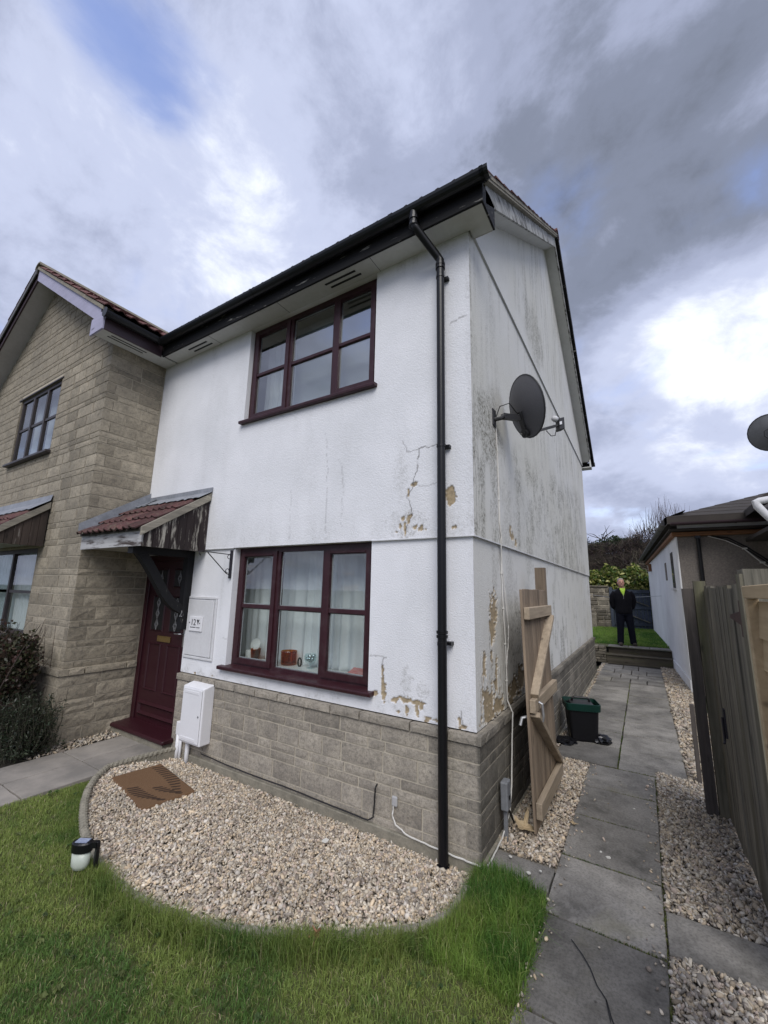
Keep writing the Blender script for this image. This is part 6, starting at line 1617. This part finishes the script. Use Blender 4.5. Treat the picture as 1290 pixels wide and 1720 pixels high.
st_ = rng.uniform(-1.9, 2.3, 40); P0 = np.stack([st_, np.full(40, 17.5)+rng.normal(0, .1, 40), np.full(40, ZL)], 1); P1 = P0+np.stack([rng.normal(0, .2, 40), rng.normal(0, .2, 40), rng.uniform(1.2, 2.0, 40)], 1)
twigs('stem', P0, P1, .02, [(.06, .045, .03)], lh)
bh = thing('bare_hedge', 'tall brown leafless hedge mounded above the laurel', 'hedge', (.3, 20, ZL))
def moundz(x): return 3.95+1.15*np.exp(-((x-2.3)/1.7)**2)+.25*np.exp(-((x+.9)/.7)**2)
n_ = 12000
x = rng.uniform(-2.6, 4.2, n_); y = rng.uniform(19.2, 20.9, n_); th_ = np.sqrt(np.clip(1-((y-20.05)/.95)**2, 0, 1)); zt = .6+(moundz(x)-.6)*th_
z = zt*rng.uniform(.35, 1.0, n_)**.5
P0 = np.stack([x, y, z], 1); dr = rng.normal(size=(n_, 3))*np.array([.16, .16, .16])+np.array([0, -.04, .06]); P1 = P0+dr
P1[:, 2] = np.minimum(P1[:, 2], zt+.12)
twigs('twig', P0, P1, .011, [(.060, .042, .036), (.045, .030, .032), (.085, .065, .050), (.035, .024, .026), (.10, .085, .06)], bh, bend=.35)['kind'] = 'stuff'
core = MB(); R_ = []
for xx in np.linspace(-2.5, 4.1, 24):
    zz_ = float(moundz(xx))*.88; R_.append([Vector((xx, 20.05+.78*math.cos(t_), .4+(zz_-.4)*max(0, math.sin(t_)))) for t_ in [math.pi*k/8 for k in range(9)]])
core.loft(R_); core.build('thicket_core', 'soil', bh, fix=True)
n_ = 260; x = rng.uniform(.2, 4.2, n_); P0 = np.stack([x, rng.uniform(20.2, 21.0, n_), moundz(x)-.25], 1); P1 = P0+np.stack([rng.normal(0, .16, n_), rng.normal(0, .1, n_), rng.uniform(.35, 1.5, n_)*np.exp(-((x-2.2)/1.5)**2)+.2], 1)
twigs('whip_shoot', P0, P1, .010, [(.11, .09, .075), (.08, .06, .055)], bh, bend=.05)['kind'] = 'stuff'
n_ = 300; x = rng.uniform(.6, 2.0, n_); P0 = np.stack([x, rng.uniform(18.7, 19.1, n_), rng.uniform(1.8, 3.2, n_)], 1); P1 = P0+rng.normal(size=(n_, 3))*np.array([.3, .1, .35])
twigs('grey_branch', P0, P1, .016, [(.15, .13, .09), (.10, .09, .07)], bh, bend=.3)['kind'] = 'stuff'
ev = thing('evergreen_tree', 'dark evergreen tree rising behind the brown hedge', 'tree', (-.6, 22.5, 0))
m_ = MB(); m_.tube([(-.6, 22.5, 0), (-.58, 22.5, 2.0), (-.6, 22.4, 4.6)], [.16, .12, .04], 8); m_.build('trunk', 'bark_twig', ev)
P0 = []; P1 = []
for i in range(40):
    z = random.uniform(1.5, 4.8); a = random.uniform(0, 6.28); l_ = random.uniform(.4, 1.3)*(1-.1*z/5); P0.append((-.6, 22.45, z)); P1.append((-.6+math.cos(a)*l_, 22.45+math.sin(a)*l_, z+random.uniform(.2, .7)))
twigs('limb', np.array(P0), np.array(P1), .025, [(.05, .04, .03)], ev)
Pn = np.concatenate([blob_pts(900, (x_, 22.5+random.uniform(-.5, .5), z_), (.30, .4, .35), .1, .7, i) for i, (x_, z_) in enumerate([(-2.6+.22*k+random.uniform(-.1, .1), 4.05+.022*k+random.uniform(-.25, .18)) for k in range(17)])])
leaves('foliage', None, Pn, .055, [(.022, .038, .016), (.035, .055, .022), (.05, .075, .03)], None, parent=ev, up=.5)
n_ = 150; x = rng.uniform(-2.5, 1.2, n_); P0 = np.stack([x, 22.5+rng.normal(0, .3, n_), np.full(n_, 4.1)], 1); P1 = P0+np.stack([rng.normal(0, .08, n_), rng.normal(0, .1, n_), rng.uniform(.15, .75, n_)], 1)
twigs('sprig', P0, P1, .008, [(.05, .05, .035)], ev, bend=.05)['kind'] = 'stuff'
t_ = rng.uniform(.35, 1.0, (n_, 16)); Pn = (P0[:, None]*(1-t_[..., None])+P1[:, None]*t_[..., None]).reshape(-1, 3)+rng.normal(0, .045, (n_*16, 3))
leaves('foliage', None, Pn, .05, [(.022, .038, .016), (.035, .055, .022), (.05, .075, .03)], None, parent=ev, up=.8)
# shrubs by the stone house
s1 = thing('red_tipped_shrub', 'bushy shrub with reddish tips in front of the stone house window', 'shrub', (-5.4, -1.15, 0))
Pn = np.concatenate([blob_pts(2600, (-5.35, -1.15, .72), (.62, .36, .58), .55, .35, 3), blob_pts(1500, (-4.98, -1.05, .78), (.30, .25, .40), .4, .45, 5), blob_pts(700, (-4.75, -1.0, .95), (.14, .14, .25), .2, .5, 8)])
leaves('foliage', None, Pn, .026, [(.040, .044, .020), (.060, .032, .026), (.03, .036, .017), (.065, .045, .032), (.05, .05, .026)], None, parent=s1, elong=1.7)
n_ = 340; a = rng.uniform(0, 6.28, n_); P0 = np.stack([-5.3+rng.normal(0, .2, n_), -1.12+rng.normal(0, .1, n_), np.zeros(n_)+.02], 1); P1 = np.stack([-5.2+rng.normal(0, .32, n_), -1.1+rng.normal(0, .2, n_), rng.uniform(.5, 1.32, n_)], 1)
twigs('branch', P0, P1, .006, [(.06, .035, .03), (.04, .03, .025)], s1)['kind'] = 'stuff'
s2 = thing('rosemary_shrub', 'low dark spiky shrub at the foot of the stone house corner', 'shrub', (-4.6, -1.0, 0))
n_ = 520; P0 = np.stack([np.minimum(-4.66+rng.normal(0, .25, n_), -4.33), -1.0+rng.normal(0, .10, n_), np.full(n_, .0)], 1)
P1 = P0+np.stack([rng.normal(0.02, .12, n_), rng.normal(-.03, .09, n_), rng.uniform(.12, .62, n_)], 1); P1[:, 1] = np.minimum(P1[:, 1], -.80)
twigs('stem', P0, P1, .004, [(.06, .055, .04)], s2, bend=.08)['kind'] = 'stuff'
t_ = rng.uniform(.1, 1.0, (n_, 26)); Pn = (P0[:, None]*(1-t_[..., None])+P1[:, None]*t_[..., None]).reshape(-1, 3)+rng.normal(0, .014, (n_*26, 3))
leaves('foliage', None, Pn, .010, [(.022, .034, .018), (.035, .048, .026), (.018, .024, .014), (.05, .06, .035)], None, parent=s2, elong=3.2)

# ------------------------------------------------------------------ open timber side gate
random.seed(21)
sg = thing('timber_gate', 'new timber ledged and braced gate standing open beside the side wall', 'gate', (.24, .96, 0))
def gx_(z): return .262-.038*z/1.76
nb = 10; Y0, Y1 = .485, 1.450
for i in range(nb):
    a = Y0+(Y1-Y0)*i/nb+.002; b = Y0+(Y1-Y0)*(i+1)/nb-.002
    m_ = MB(); zt = 1.765+random.uniform(-.004, .004); z0 = .02
    m_.prism([(gx_(z0)-.020, a, z0), (gx_(z0)+.0, a, z0), (gx_(zt)+.0, a, zt), (gx_(zt)-.020, a, zt)], (0, b-a, 0)); m_.build('board', 'new_timber', sg, bevel=.003)
def rail(z, h, y0, y1, dz=0): 
    m_ = MB(); x = gx_(z); m_.obox((x+.0235, (y0+y1)/2, z+h/2), (.022, 0, 0), (0, (y1-y0)/2, dz/2), (0, 0, h/2)); return m_.build('rail', 'new_timber_rail', sg, bevel=.004)
rail(1.525, .095, Y0+.01, Y1-.01); rail(.835, .095, Y0+.01, Y1-.01); rail(.115, .11, Y0+.01, Y1-.01)
for (p, q) in (((.575, .945), (1.405, 1.515)), ((.525, .825), (1.40, .235))):
    zc = (p[1]+q[1])/2; m_ = MB(); m_.bar((gx_(zc)+.022, p[0], p[1]), (gx_(zc)+.022, q[0], q[1]), .040, .085, (1, 0, 0)); 
    m_.build('brace', 'new_timber_rail', sg, bevel=.004)
m_ = MB(); m_.tube([(gx_(.88)+.05, .60, .90), (gx_(.88)+.075, .60, .89), (gx_(.88)+.08, .605, .80), (gx_(.88)+.07, .61, .76)], .010, 8); m_.build('ring_latch', 'galvanised', sg)
m_ = MB(); m_.tube([(gx_(.8)-.02, .53, .80), (gx_(.8)-.06, .50, .79), (gx_(.8)-.07, .48, .74)], .012, 8); m_.build('latch_bar', 'galvanised', sg)
tag(board(None, .125, .222, 1.462, 1.535, -.04, 1.995, 'new_timber', 'gate_post'), 'tall new timber post behind the open side gate', 'post')

# ------------------------------------------------------------------ satellite dish on the gable
sd_ = thing('satellite_dish', 'dark mesh satellite dish on a bracket on the white side wall', 'satellite dish', (PR, .563, 3.29), 'satellite dishes')
N_ = Vector((.64, .70, .32)).normalized(); C_ = Vector((.265, .80, 3.455))
dm, rm, s_, u_ = dish_mesh(C_, N_, (.72, .45, 1), .48, .58, .075, .008, 32, 8)
dm.build('dish', 'mesh_dish', sd_, smooth=True); rm.build('rim', 'dark_bracket', sd_)
m_ = MB(); m_.box(PR, PR+.012, .515, .600, 3.22, 3.38); m_.build('wall_plate', 'dark_bracket', sd_, bevel=.002)
bk0 = C_-u_*.09-N_*.085
m_ = MB(); m_.tube([(PR+.01, .56, 3.285), (PR+.06, .57, 3.29), (PR+.10, .60, 3.33)], .020, 8); m_.bar((PR+.08, .585, 3.31), bk0-N_*.02, .045, .050); m_.build('arm', 'dark_bracket', sd_)
m_ = MB(); m_.bar(bk0+u_*.06, C_-u_*.27-N_*.03, .050, .045, N_); m_.build('back_plate', 'dark_bracket', sd_)
m_ = MB(); m_.lathe([(.045, -.012), (.045, .012)], C_-u_*.24-N_*.055, 16, N_); m_.lathe([(.022, -.02), (.022, .02)], C_-u_*.24-N_*.06, 12, N_); m_.build('pivot', 'dark_bracket', sd_)
for q in (bk0+u_*.03, bk0-u_*.01, C_-u_*.24-N_*.082):
    m_ = MB(); m_.lathe([(.009, -.012), (.009, .004)], q-N_*.014, 6, N_); m_.build('bolt', 'steel', sd_)
LB = Vector((.487, 1.10, 3.335)); b0 = C_-u_*.25-N_*.03
m_ = MB(); m_.bar(b0, LB, .026, .022); m_.build('feed_arm', 'dark_bracket', sd_)
d_ = (LB-b0).normalized(); back = (C_-LB).normalized()
m_ = MB(); m_.obox(LB+d_*.02, d_*.030, d_.cross(Vector((0, 0, 1))).normalized()*.035, Vector((0, 0, .06))); m_.build('receiver', 'dark_bracket', sd_, bevel=.006)
m_ = MB(); m_.obox(LB+d_*.02+Vector((.012, -.042, .0)), d_*.012, d_.cross(Vector((0, 0, 1))).normalized()*.003, Vector((0, 0, .015))); m_.build('label_patch', 'white_plastic', sd_)
m_ = MB(); m_.lathe([(.028, 0), (.030, .02), (.024, .045)], LB+back*.02+Vector((0, 0, .045)), 14, back); m_.build('feed_horn', 'aged_white', sd_, smooth=True)
m_ = MB(); m_.tube([LB+Vector((-.02, -.02, -.055)), LB+Vector((-.03, -.03, -.11)), LB+Vector((-.06, -.06, -.12)), b0.lerp(LB, .6)+Vector((0, 0, -.02))], .004, 6); m_.build('coax', 'gasket', sd_)
m_ = MB(); m_.tube([(PR+.02, .57, 3.31), (PR+.05, .60, 3.42), (PR+.12, .66, 3.46), bk0], .005, 6); m_.build('coax', 'gasket', sd_)

# ------------------------------------------------------------------ recycling box
rb = thing('recycling_box', 'black recycling box with a green rim holding a dark lid', 'recycling box', (.28, 2.98, 0))
yw = .30; ux = Vector((math.cos(yw), math.sin(yw), 0)); uy = Vector((-math.sin(yw), math.cos(yw), 0)); c0_ = Vector((.285, 2.98, 0))
def rrect(w, h, r_, z, n_=4):
    o_ = []
    for (sx, sy, a0) in ((1, 1, 0), (-1, 1, 1.571), (-1, -1, 3.142), (1, -1, 4.712)):
        for k in range(n_+1):
            a = a0+1.571*k/n_; o_.append(c0_+ux*(sx*(w/2-r_)+r_*math.cos(a))+uy*(sy*(h/2-r_)+r_*math.sin(a))+Vector((0, 0, z)))
    return o_
m_ = MB(); m_.loft([rrect(.29, .27, .03, .0), rrect(.30, .28, .035, .02), rrect(.35, .32, .04, .38), rrect(.34, .31, .04, .385), rrect(.28, .26, .03, .05)]); m_.build('box_body', 'black_plastic', rb, fix=True)
m_ = MB(); m_.loft([rrect(.355, .325, .04, .345), rrect(.385, .355, .045, .35), rrect(.395, .365, .045, .425), rrect(.375, .345, .045, .43), rrect(.345, .315, .04, .35)], cap=False); m_.build('green_rim', 'bin_green', rb, fix=True)
m_ = MB(); m_.loft([rrect(.25, .22, .03, .10), rrect(.27, .24, .035, .38), rrect(.255, .225, .035, .415), rrect(.20, .17, .03, .425)]); m_.build('inner_lid', 'dark_bracket', rb, fix=True)
m_ = MB(); hp = [c0_+ux*(-.10)+Vector((0, 0, .41)), c0_+ux*(-.095)+Vector((0, 0, .455)), c0_+ux*(-.07)+Vector((0, 0, .468)), c0_+ux*.07+Vector((0, 0, .468)), c0_+ux*.095+Vector((0, 0, .455)), c0_+ux*.10+Vector((0, 0, .41))]
m_.tube(hp, .014, 8); m_.build('handle', 'black_plastic', rb)
def crumple(name, label, c, r_, seed, cat):
    bm = bmesh.new(); bmesh.ops.create_icosphere(bm, subdivisions=3, radius=1.0); rr_ = random.Random(seed)
    for v in bm.verts:
        k = 1+rr_.uniform(-.22, .22); v.co = Vector((c[0]+v.co.x*r_[0]*k, c[1]+v.co.y*r_[1]*k, max(.002, c[2]+v.co.z*r_[2]*k)))
    me = bpy.data.meshes.new(name); bm.to_mesh(me); bm.free(); return tag(link_mesh(name, me, 'bag_black'), label, cat, 'black plastic bags')
crumple('plastic_bag', 'crumpled black plastic bag to the right of the recycling box', (.50, 2.95, .03), (.10, .10, .055), 3, 'bag')
crumple('plastic_bag', 'flat black plastic bag lying left of the recycling box', (.13, 2.72, .015), (.12, .13, .03), 5, 'bag')

# ------------------------------------------------------------------ solar light
sl = thing('solar_light', 'black solar garden light with frosted lens at the lawn edge', 'garden light', (-1.87, -1.457, 0))
m_ = MB(); m_.box(-1.880, -1.858, -1.468, -1.448, -.03, .205); m_.build('stake', 'black_plastic', sl, bevel=.002)
ax_ = Vector((-.86, -.5, 0)).normalized(); ay_ = Vector((-ax_.y, ax_.x, 0)); lc = Vector((-1.87, -1.457, 0))+ax_*.095
def oval(w, h, z, n_=20, dx=0): return [lc+ax_*(w*math.cos(2*math.pi*k/n_)+dx)+ay_*h*math.sin(2*math.pi*k/n_)+Vector((0, 0, z)) for k in range(n_)]
m_ = MB(); m_.loft([oval(.058, .036, .150), oval(.062, .040, .152), oval(.062, .040, .196), oval(.056, .034, .203)]); m_.build('lamp_head', 'black_plastic', sl)
m_ = MB(); m_.bar(lc+ax_*-.05+Vector((0, 0, .185)), Vector((-1.869, -1.458, .190)), .030, .030); m_.build('head_arm', 'black_plastic', sl)
m_ = MB(); m_.loft([oval(.020, .012, .050), oval(.040, .024, .056), oval(.053, .032, .078), oval(.055, .034, .149)]); m_.build('lens', 'frosted', sl, smooth=True)
m_ = MB(); m_.obox(lc+Vector((0, 0, .2045)), ax_*.036, ay_*.022, Vector((0, 0, .0016))); m_.build('solar_panel', 'solar_cell', sl)

# ------------------------------------------------------------------ doormat
A0 = Vector((-3.135, -.765, 0)); eu = Vector((.745, -.137, 0)); ev_ = Vector((.065, .405, 0))
nu, nv = 160, 88; U, Vv = np.meshgrid(np.linspace(0, 1, nu), np.linspace(0, 1, nv))
Zm = .024+.006*fbm(U*6, Vv*4, 8)
Pm = np.array(A0)[None, None]+U[..., None]*np.array(eu)+Vv[..., None]*np.array(ev_); Pm[..., 2] = Zm
mk = np.zeros(U.shape)
for (u0, v0, u1, v1, bow, nd, ln_) in ((.05, .86, .92, .70, .10, 13, .16), (.42, .14, .97, .40, -.10, 10, .14), (.60, .50, .96, .76, -.05, 6, .11)):
    for q in range(nd):
        t_ = (q+.5)/nd; cu, cv = u0+(u1-u0)*t_, v0+(v1-v0)*t_+bow*math.sin(math.pi*t_); l_ = ln_*(.5+.7*math.sin(math.pi*min(1, t_+.15)))
        d_ = poly_dist(U*1.85, Vv, [(cu*1.85-.02, cv-l_*.5), (cu*1.85+.012, cv), (cu*1.85+.05, cv+l_*.7)]); mk = np.maximum(mk, sstep(.038, .020, d_+.008*(fbm(U*60, Vv*40, 3)-.5)))
mk = np.clip(mk*.95, 0, 1)
Vt = Pm.reshape(-1, 3); Vb = Vt.copy(); Vb[:, 2] = .0; n0 = nu*nv
idx = np.arange(n0).reshape(nv, nu); F = np.stack([idx[:-1, :-1], idx[:-1, 1:], idx[1:, 1:], idx[1:, :-1]], -1).reshape(-1, 4)
ring = np.concatenate([idx[0, :], idx[1:, -1], idx[-1, -2::-1], idx[-2:0:-1, 0]]); nxt = np.roll(ring, -1)
Fs = np.stack([ring, ring+n0, nxt+n0, nxt], 1)
mt = np_mesh('doormat', np.concatenate([Vt, Vb]), np.concatenate([F, Fs]), 'coir_mat', None, attrs={'mark': np.concatenate([mk.ravel(), mk.ravel()*0])})
tag(mt, 'brown coir doormat with a dark leaf pattern lying on the gravel', 'doormat')

# ------------------------------------------------------------------ leaves and litter
def lobed_leaf(name, label, c, s_, mat, rot, curl=.35, cat='leaf', group=None):
    outl = []
    for k in range(40):
        a = 2*math.pi*k/40; r_ = .55+.28*math.cos(5*a)+.10*math.cos(10*a)+.06*math.sin(7*a); outl.append((r_*math.cos(a)*s_, r_*math.sin(a)*s_))
    m_ = MB(); vs = [(0, 0, .0)]+[(x*.5, y*.5, curl*.2*(abs(y))+.01) for x, y in outl]+[(x, y, curl*abs(y)*.8+.15*curl*s_*math.sin(x*40)) for x, y in outl]
    fs = [(0, 1+k, 1+(k+1) % 40) for k in range(40)]+[(1+k, 41+k, 41+(k+1) % 40, 1+(k+1) % 40) for k in range(40)]
    m_.add(vs, fs); me = m_.mesh(name); me.materials.append(MATS[mat]); o = piece(name, me, None, c, rot=rot)
    sm = o.modifiers.new('thickness', 'SOLIDIFY'); sm.thickness = .0012
    return tag(o, label, cat, group)
lobed_leaf('fallen_leaf', 'large curled buff dead leaf on gravel under the open gate', (.17, .50, .035), .105, 'dry_leaf', (.35, .25, .6), .9)
lobed_leaf('fallen_leaf', 'small tan leaf at the edge of the side path', (.462, .82, .010), .035, 'dry_leaf', (.2, .3, 1.2), .8)
lobed_leaf('fallen_leaf', 'brown curled leaf standing in the grass below the gravel bed', (-.455, -1.085, .06), .045, 'brown_leaf', (1.2, .3, .3), 1.2)
for (x, y, s_, w) in ((.715, .52, .018, 'white paint flake in the middle of the side path'), (.665, .56, .010, 'tiny white paint flake on the side path slab'), (.30, .06, .014, 'white paint flake on the corner flagstone'), (.36, .12, .010, 'small white flake beside the gravel and path edge'), (.16, .16, .014, 'white flake near the junction box'), (.85, 1.36, .010, 'white speck on the upper side path'), (-.80, -1.30, .018, 'small white pebble lying in the lawn'), (-.95, -.42, .03, 'pale flat stone lying on the gravel by the wall')):
    m_ = MB(); k = 6; m_.prism([(x+s_*random.uniform(.6, 1.1)*math.cos(6.28*i/k), y+s_*random.uniform(.6, 1.1)*math.sin(6.28*i/k), .004 if y > -.3 else .02) for i in range(k)], (0, 0, .004)); tag(m_.build('paint_flake', 'pale_petal', None), w, 'flake', 'pale flakes')
# hairline crack across the nearest slab
m_ = MB(); cp_ = [(.60, -.34), (.66, -.41), (.70, -.47), (.735, -.55), (.775, -.60), (.80, -.68), (.84, -.76), (.86, -.83)]
for (a, b) in zip(cp_[:-1], cp_[1:]):
    m_.add([(a[0]-.0025, a[1], .0075), (a[0]+.0025, a[1]+.002, .0075), (b[0]+.0025, b[1]+.002, .0075), (b[0]-.0025, b[1], .0075)], [(0, 1, 2, 3)])
m_.add([(.772, -.60, .0075), (.776, -.60, .0075), (.80, -.70, .0075), (.797, -.70, .0075)], [(0, 1, 2, 3)])
m_.build('crack', 'gasket', path, fix=True)

# ------------------------------------------------------------------ man on the steps
PX, PY, PZ = .565, 10.42, .374
def ring(c, rx, ry, n_=16, tilt=0.0, sq=1.0):
    o_ = []
    for k in range(n_):
        a = 2*math.pi*k/n_; ca_, sa_ = math.cos(a), math.sin(a); p_ = 2/ (1+sq) if sq else 1
        o_.append(Vector((c[0]+rx*math.copysign(abs(ca_)**p_, ca_), c[1]+ry*math.copysign(abs(sa_)**p_, sa_), c[2]+tilt*sa_*ry)))
    return o_
def remesh(mb, name, vox, smooth_it=4):
    me = mb.mesh(name, fix=True); ob = bpy.data.objects.new('tmp', me); COL.objects.link(ob)
    r_ = ob.modifiers.new('r', 'REMESH'); r_.mode = 'VOXEL'; r_.voxel_size = vox; r_.use_smooth_shade = True
    s_ = ob.modifiers.new('s', 'SMOOTH'); s_.iterations = smooth_it; s_.factor = .5
    dg = bpy.context.evaluated_depsgraph_get(); dg.update(); me2 = bpy.data.meshes.new_from_object(ob.evaluated_get(dg)); bpy.data.objects.remove(ob); return me2
def limb(mb, pts, rs, n_=12): mb.tube(pts, rs, n_)
man = thing('person', 'man in black jacket and navy trousers standing on the garden steps', 'person', (PX, PY, PZ))
def Q(x, y, z): return Vector((PX+x, PY+y, PZ+z))
def rings(lst): return [ring(Q(*c), rx, ry) for c, rx, ry in lst]
b = MB()
b.loft(rings([((0, 0, .86), .16, .11), ((0, .0, .95), .165, .12), ((0, 0, 1.10), .16, .12), ((0, 0, 1.28), .185, .13), ((-.01, 0, 1.42), .17, .11), ((-.01, 0, 1.49), .09, .075), ((-.015, -.01, 1.54), .058, .060), ((-.018, -.018, 1.575), .060, .072),
               ((-.02, -.028, 1.61), .070, .088), ((-.02, -.025, 1.66), .077, .098), ((-.02, -.018, 1.71), .079, .100), ((-.02, -.008, 1.76), .074, .092), ((-.02, .0, 1.79), .052, .064), ((-.02, .003, 1.805), .02, .025)]))
limb(b, [Q(-.10, 0, .90), Q(-.115, 0, .50), Q(-.135, .01, .10)], [.085, .06, .045]); limb(b, [Q(.10, 0, .90), Q(.14, .02, .50), Q(.175, .05, .10)], [.085, .06, .045])
limb(b, [Q(-.135, .02, .06), Q(-.14, -.04, .04), Q(-.145, -.14, .03)], [.045, .04, .035]); limb(b, [Q(.175, .06, .06), Q(.185, .0, .04), Q(.20, -.10, .03)], [.045, .04, .035])
for s_ in (-1, 1):
    limb(b, [Q(s_*.17, .0, 1.42), Q(s_*.235, .045, 1.18), Q(s_*.19, .10, .99), Q(s_*.13, .16, .95)], [.05, .042, .034, .026])
    for k in range(4): limb(b, [Q(s_*.13, .165+.002*k, .965-.018*k), Q(s_*.075, .18, .955-.018*k), Q(s_*(.035+.004*k), .178, .945-.018*k)], [.011, .010, .008], 6)
    limb(b, [Q(s_*.12, .165, .98), Q(s_*.09, .18, .995), Q(s_*.065, .18, .99)], [.011, .010, .008], 6)
# nose, ears, brow, chin
limb(b, [Q(-.02, -.118, 1.70), Q(-.02, -.136, 1.665), Q(-.02, -.115, 1.655)], [.010, .016, .012], 8)
for s_ in (-1, 1): limb(b, [Q(-.02+s_*.077, -.005, 1.70), Q(-.02+s_*.088, .0, 1.675), Q(-.02+s_*.078, -.004, 1.645)], [.012, .015, .010], 6)
limb(b, [Q(-.06, -.110, 1.715), Q(-.02, -.118, 1.712), Q(.02, -.110, 1.715)], [.010, .009, .010], 6); limb(b, [Q(-.035, -.105, 1.592), Q(-.005, -.105, 1.592)], [.016, .016], 6)
me = remesh(b, 'body', .0100, 2)
co = np.array([v.co[:] for v in me.vertices])-np.array((PX, PY, PZ)); tint = np.tile(np.array([.50, .27, .20]), (len(co), 1))
def spot(c, r_, col, k=1.0):
    d = np.linalg.norm((co-np.array(c))/np.array(r_), axis=1); w = sstep(1.1, .7, d)[:, None]*k; tint[:] = tint*(1-w)+np.array(col)*w
for s_ in (-1, 1): spot((-.02+s_*.032, -.115, 1.693), (.016, .03, .008), (.05, .035, .03)); spot((-.02+s_*.034, -.115, 1.712), (.022, .03, .006), (.22, .15, .11)); spot((-.02+s_*.045, -.10, 1.665), (.025, .04, .025), (.58, .24, .19), .6)
spot((-.02, -.12, 1.622), (.028, .04, .006), (.28, .10, .09)); spot((-.02, -.12, 1.60), (.06, .06, .05), (.42, .24, .19), .5)
at = me.attributes.new('tint', 'FLOAT_COLOR', 'POINT'); at.data.foreach_set('color', np.concatenate([tint, np.ones((len(tint), 1))], 1).astype(np.float32).ravel())
for v in me.vertices: v.co -= Vector((PX, PY, PZ))
link_mesh('body', me, 'skin', man)
def cloth(mb, name, mat, vox=.012, it=3):
    me = remesh(mb, name, vox, it)
    for v in me.vertices: v.co -= Vector((PX, PY, PZ))
    return link_mesh(name, me, mat, man)
j = MB(); j.loft(rings([((0, 0, .84), .205, .15), ((0, 0, .90), .215, .158), ((0, .0, 1.05), .205, .155), ((0, 0, 1.25), .225, .16), ((-.005, 0, 1.38), .22, .145), ((-.01, .0, 1.46), .165, .12), ((-.012, .012, 1.52), .095, .088), ((-.012, .015, 1.545), .085, .08)]))
for s_ in (-1, 1): limb(j, [Q(s_*.17, .0, 1.42), Q(s_*.235, .02, 1.33), Q(s_*.272, .05, 1.17), Q(s_*.24, .085, 1.02), Q(s_*.16, .15, .96)], [.075, .078, .068, .060, .050])
jk = cloth(j, 'jacket', 'jacket_black')
m_ = MB(); m_.box(PX-.012, PX-.006, PY-.168, PY-.155, PZ+1.24, PZ+1.40); m_.build('zip', 'galvanised', man)
tr = MB(); tr.loft(rings([((0, .0, .80), .185, .13), ((0, 0, .90), .19, .135), ((0, 0, 1.0), .175, .125)]))
limb(tr, [Q(-.09, 0, .90), Q(-.10, -.005, .70), Q(-.115, -.01, .48), Q(-.125, .01, .25), Q(-.14, .012, .045)], [.115, .108, .088, .082, .082]); limb(tr, [Q(.09, 0, .90), Q(.115, .0, .70), Q(.14, .005, .48), Q(.165, .04, .25), Q(.182, .05, .045)], [.115, .108, .088, .082, .082])
cloth(tr, 'trousers', 'trouser_navy')
for (x, y, dx) in ((-.14, .01, -.01), (.182, .05, .02)):
    s_ = MB(); s_.loft([ring(Q(x, y+.04, .035), .05, .05), ring(Q(x, y+.04, .09), .048, .05)]); s_.tube([Q(x, y+.06, .045), Q(x+dx*.5, y-.06, .042), Q(x+dx, y-.16, .035)], [.05, .052, .042], 10)
    for v_i in range(len(s_.v)): s_.v[v_i] = (s_.v[v_i][0], s_.v[v_i][1], max(s_.v[v_i][2], PZ+.002))
    cloth(s_, 'boot', 'boot_leather', .010, 1)
h_ = MB(); h_.loft([ring(Q(-.02, .022, 1.665), .082, .085), ring(Q(-.02, .012, 1.72), .0845, .097), ring(Q(-.02, .004, 1.765), .080, .098), ring(Q(-.02, .003, 1.80), .058, .070), ring(Q(-.02, .004, 1.815), .02, .024)]); cloth(h_, 'hair', 'grey_hair', .009, 2)
v_ = MB(); v_.add([Q(-.075, -.118, 1.50), Q(.055, -.118, 1.50), Q(-.005, -.166, 1.315), Q(-.075, -.105, 1.535), Q(.055, -.105, 1.535), Q(-.012, -.145, 1.44)], [(0, 5, 2), (5, 1, 2), (3, 5, 0), (4, 1, 5), (3, 4, 5)]); ov = v_.build('hi_vis_shirt', 'hi_vis', man, fix=True)
sm = ov.modifiers.new('thickness', 'SOLIDIFY'); sm.thickness = .012

man.rotation_euler = (0, 0, .22)
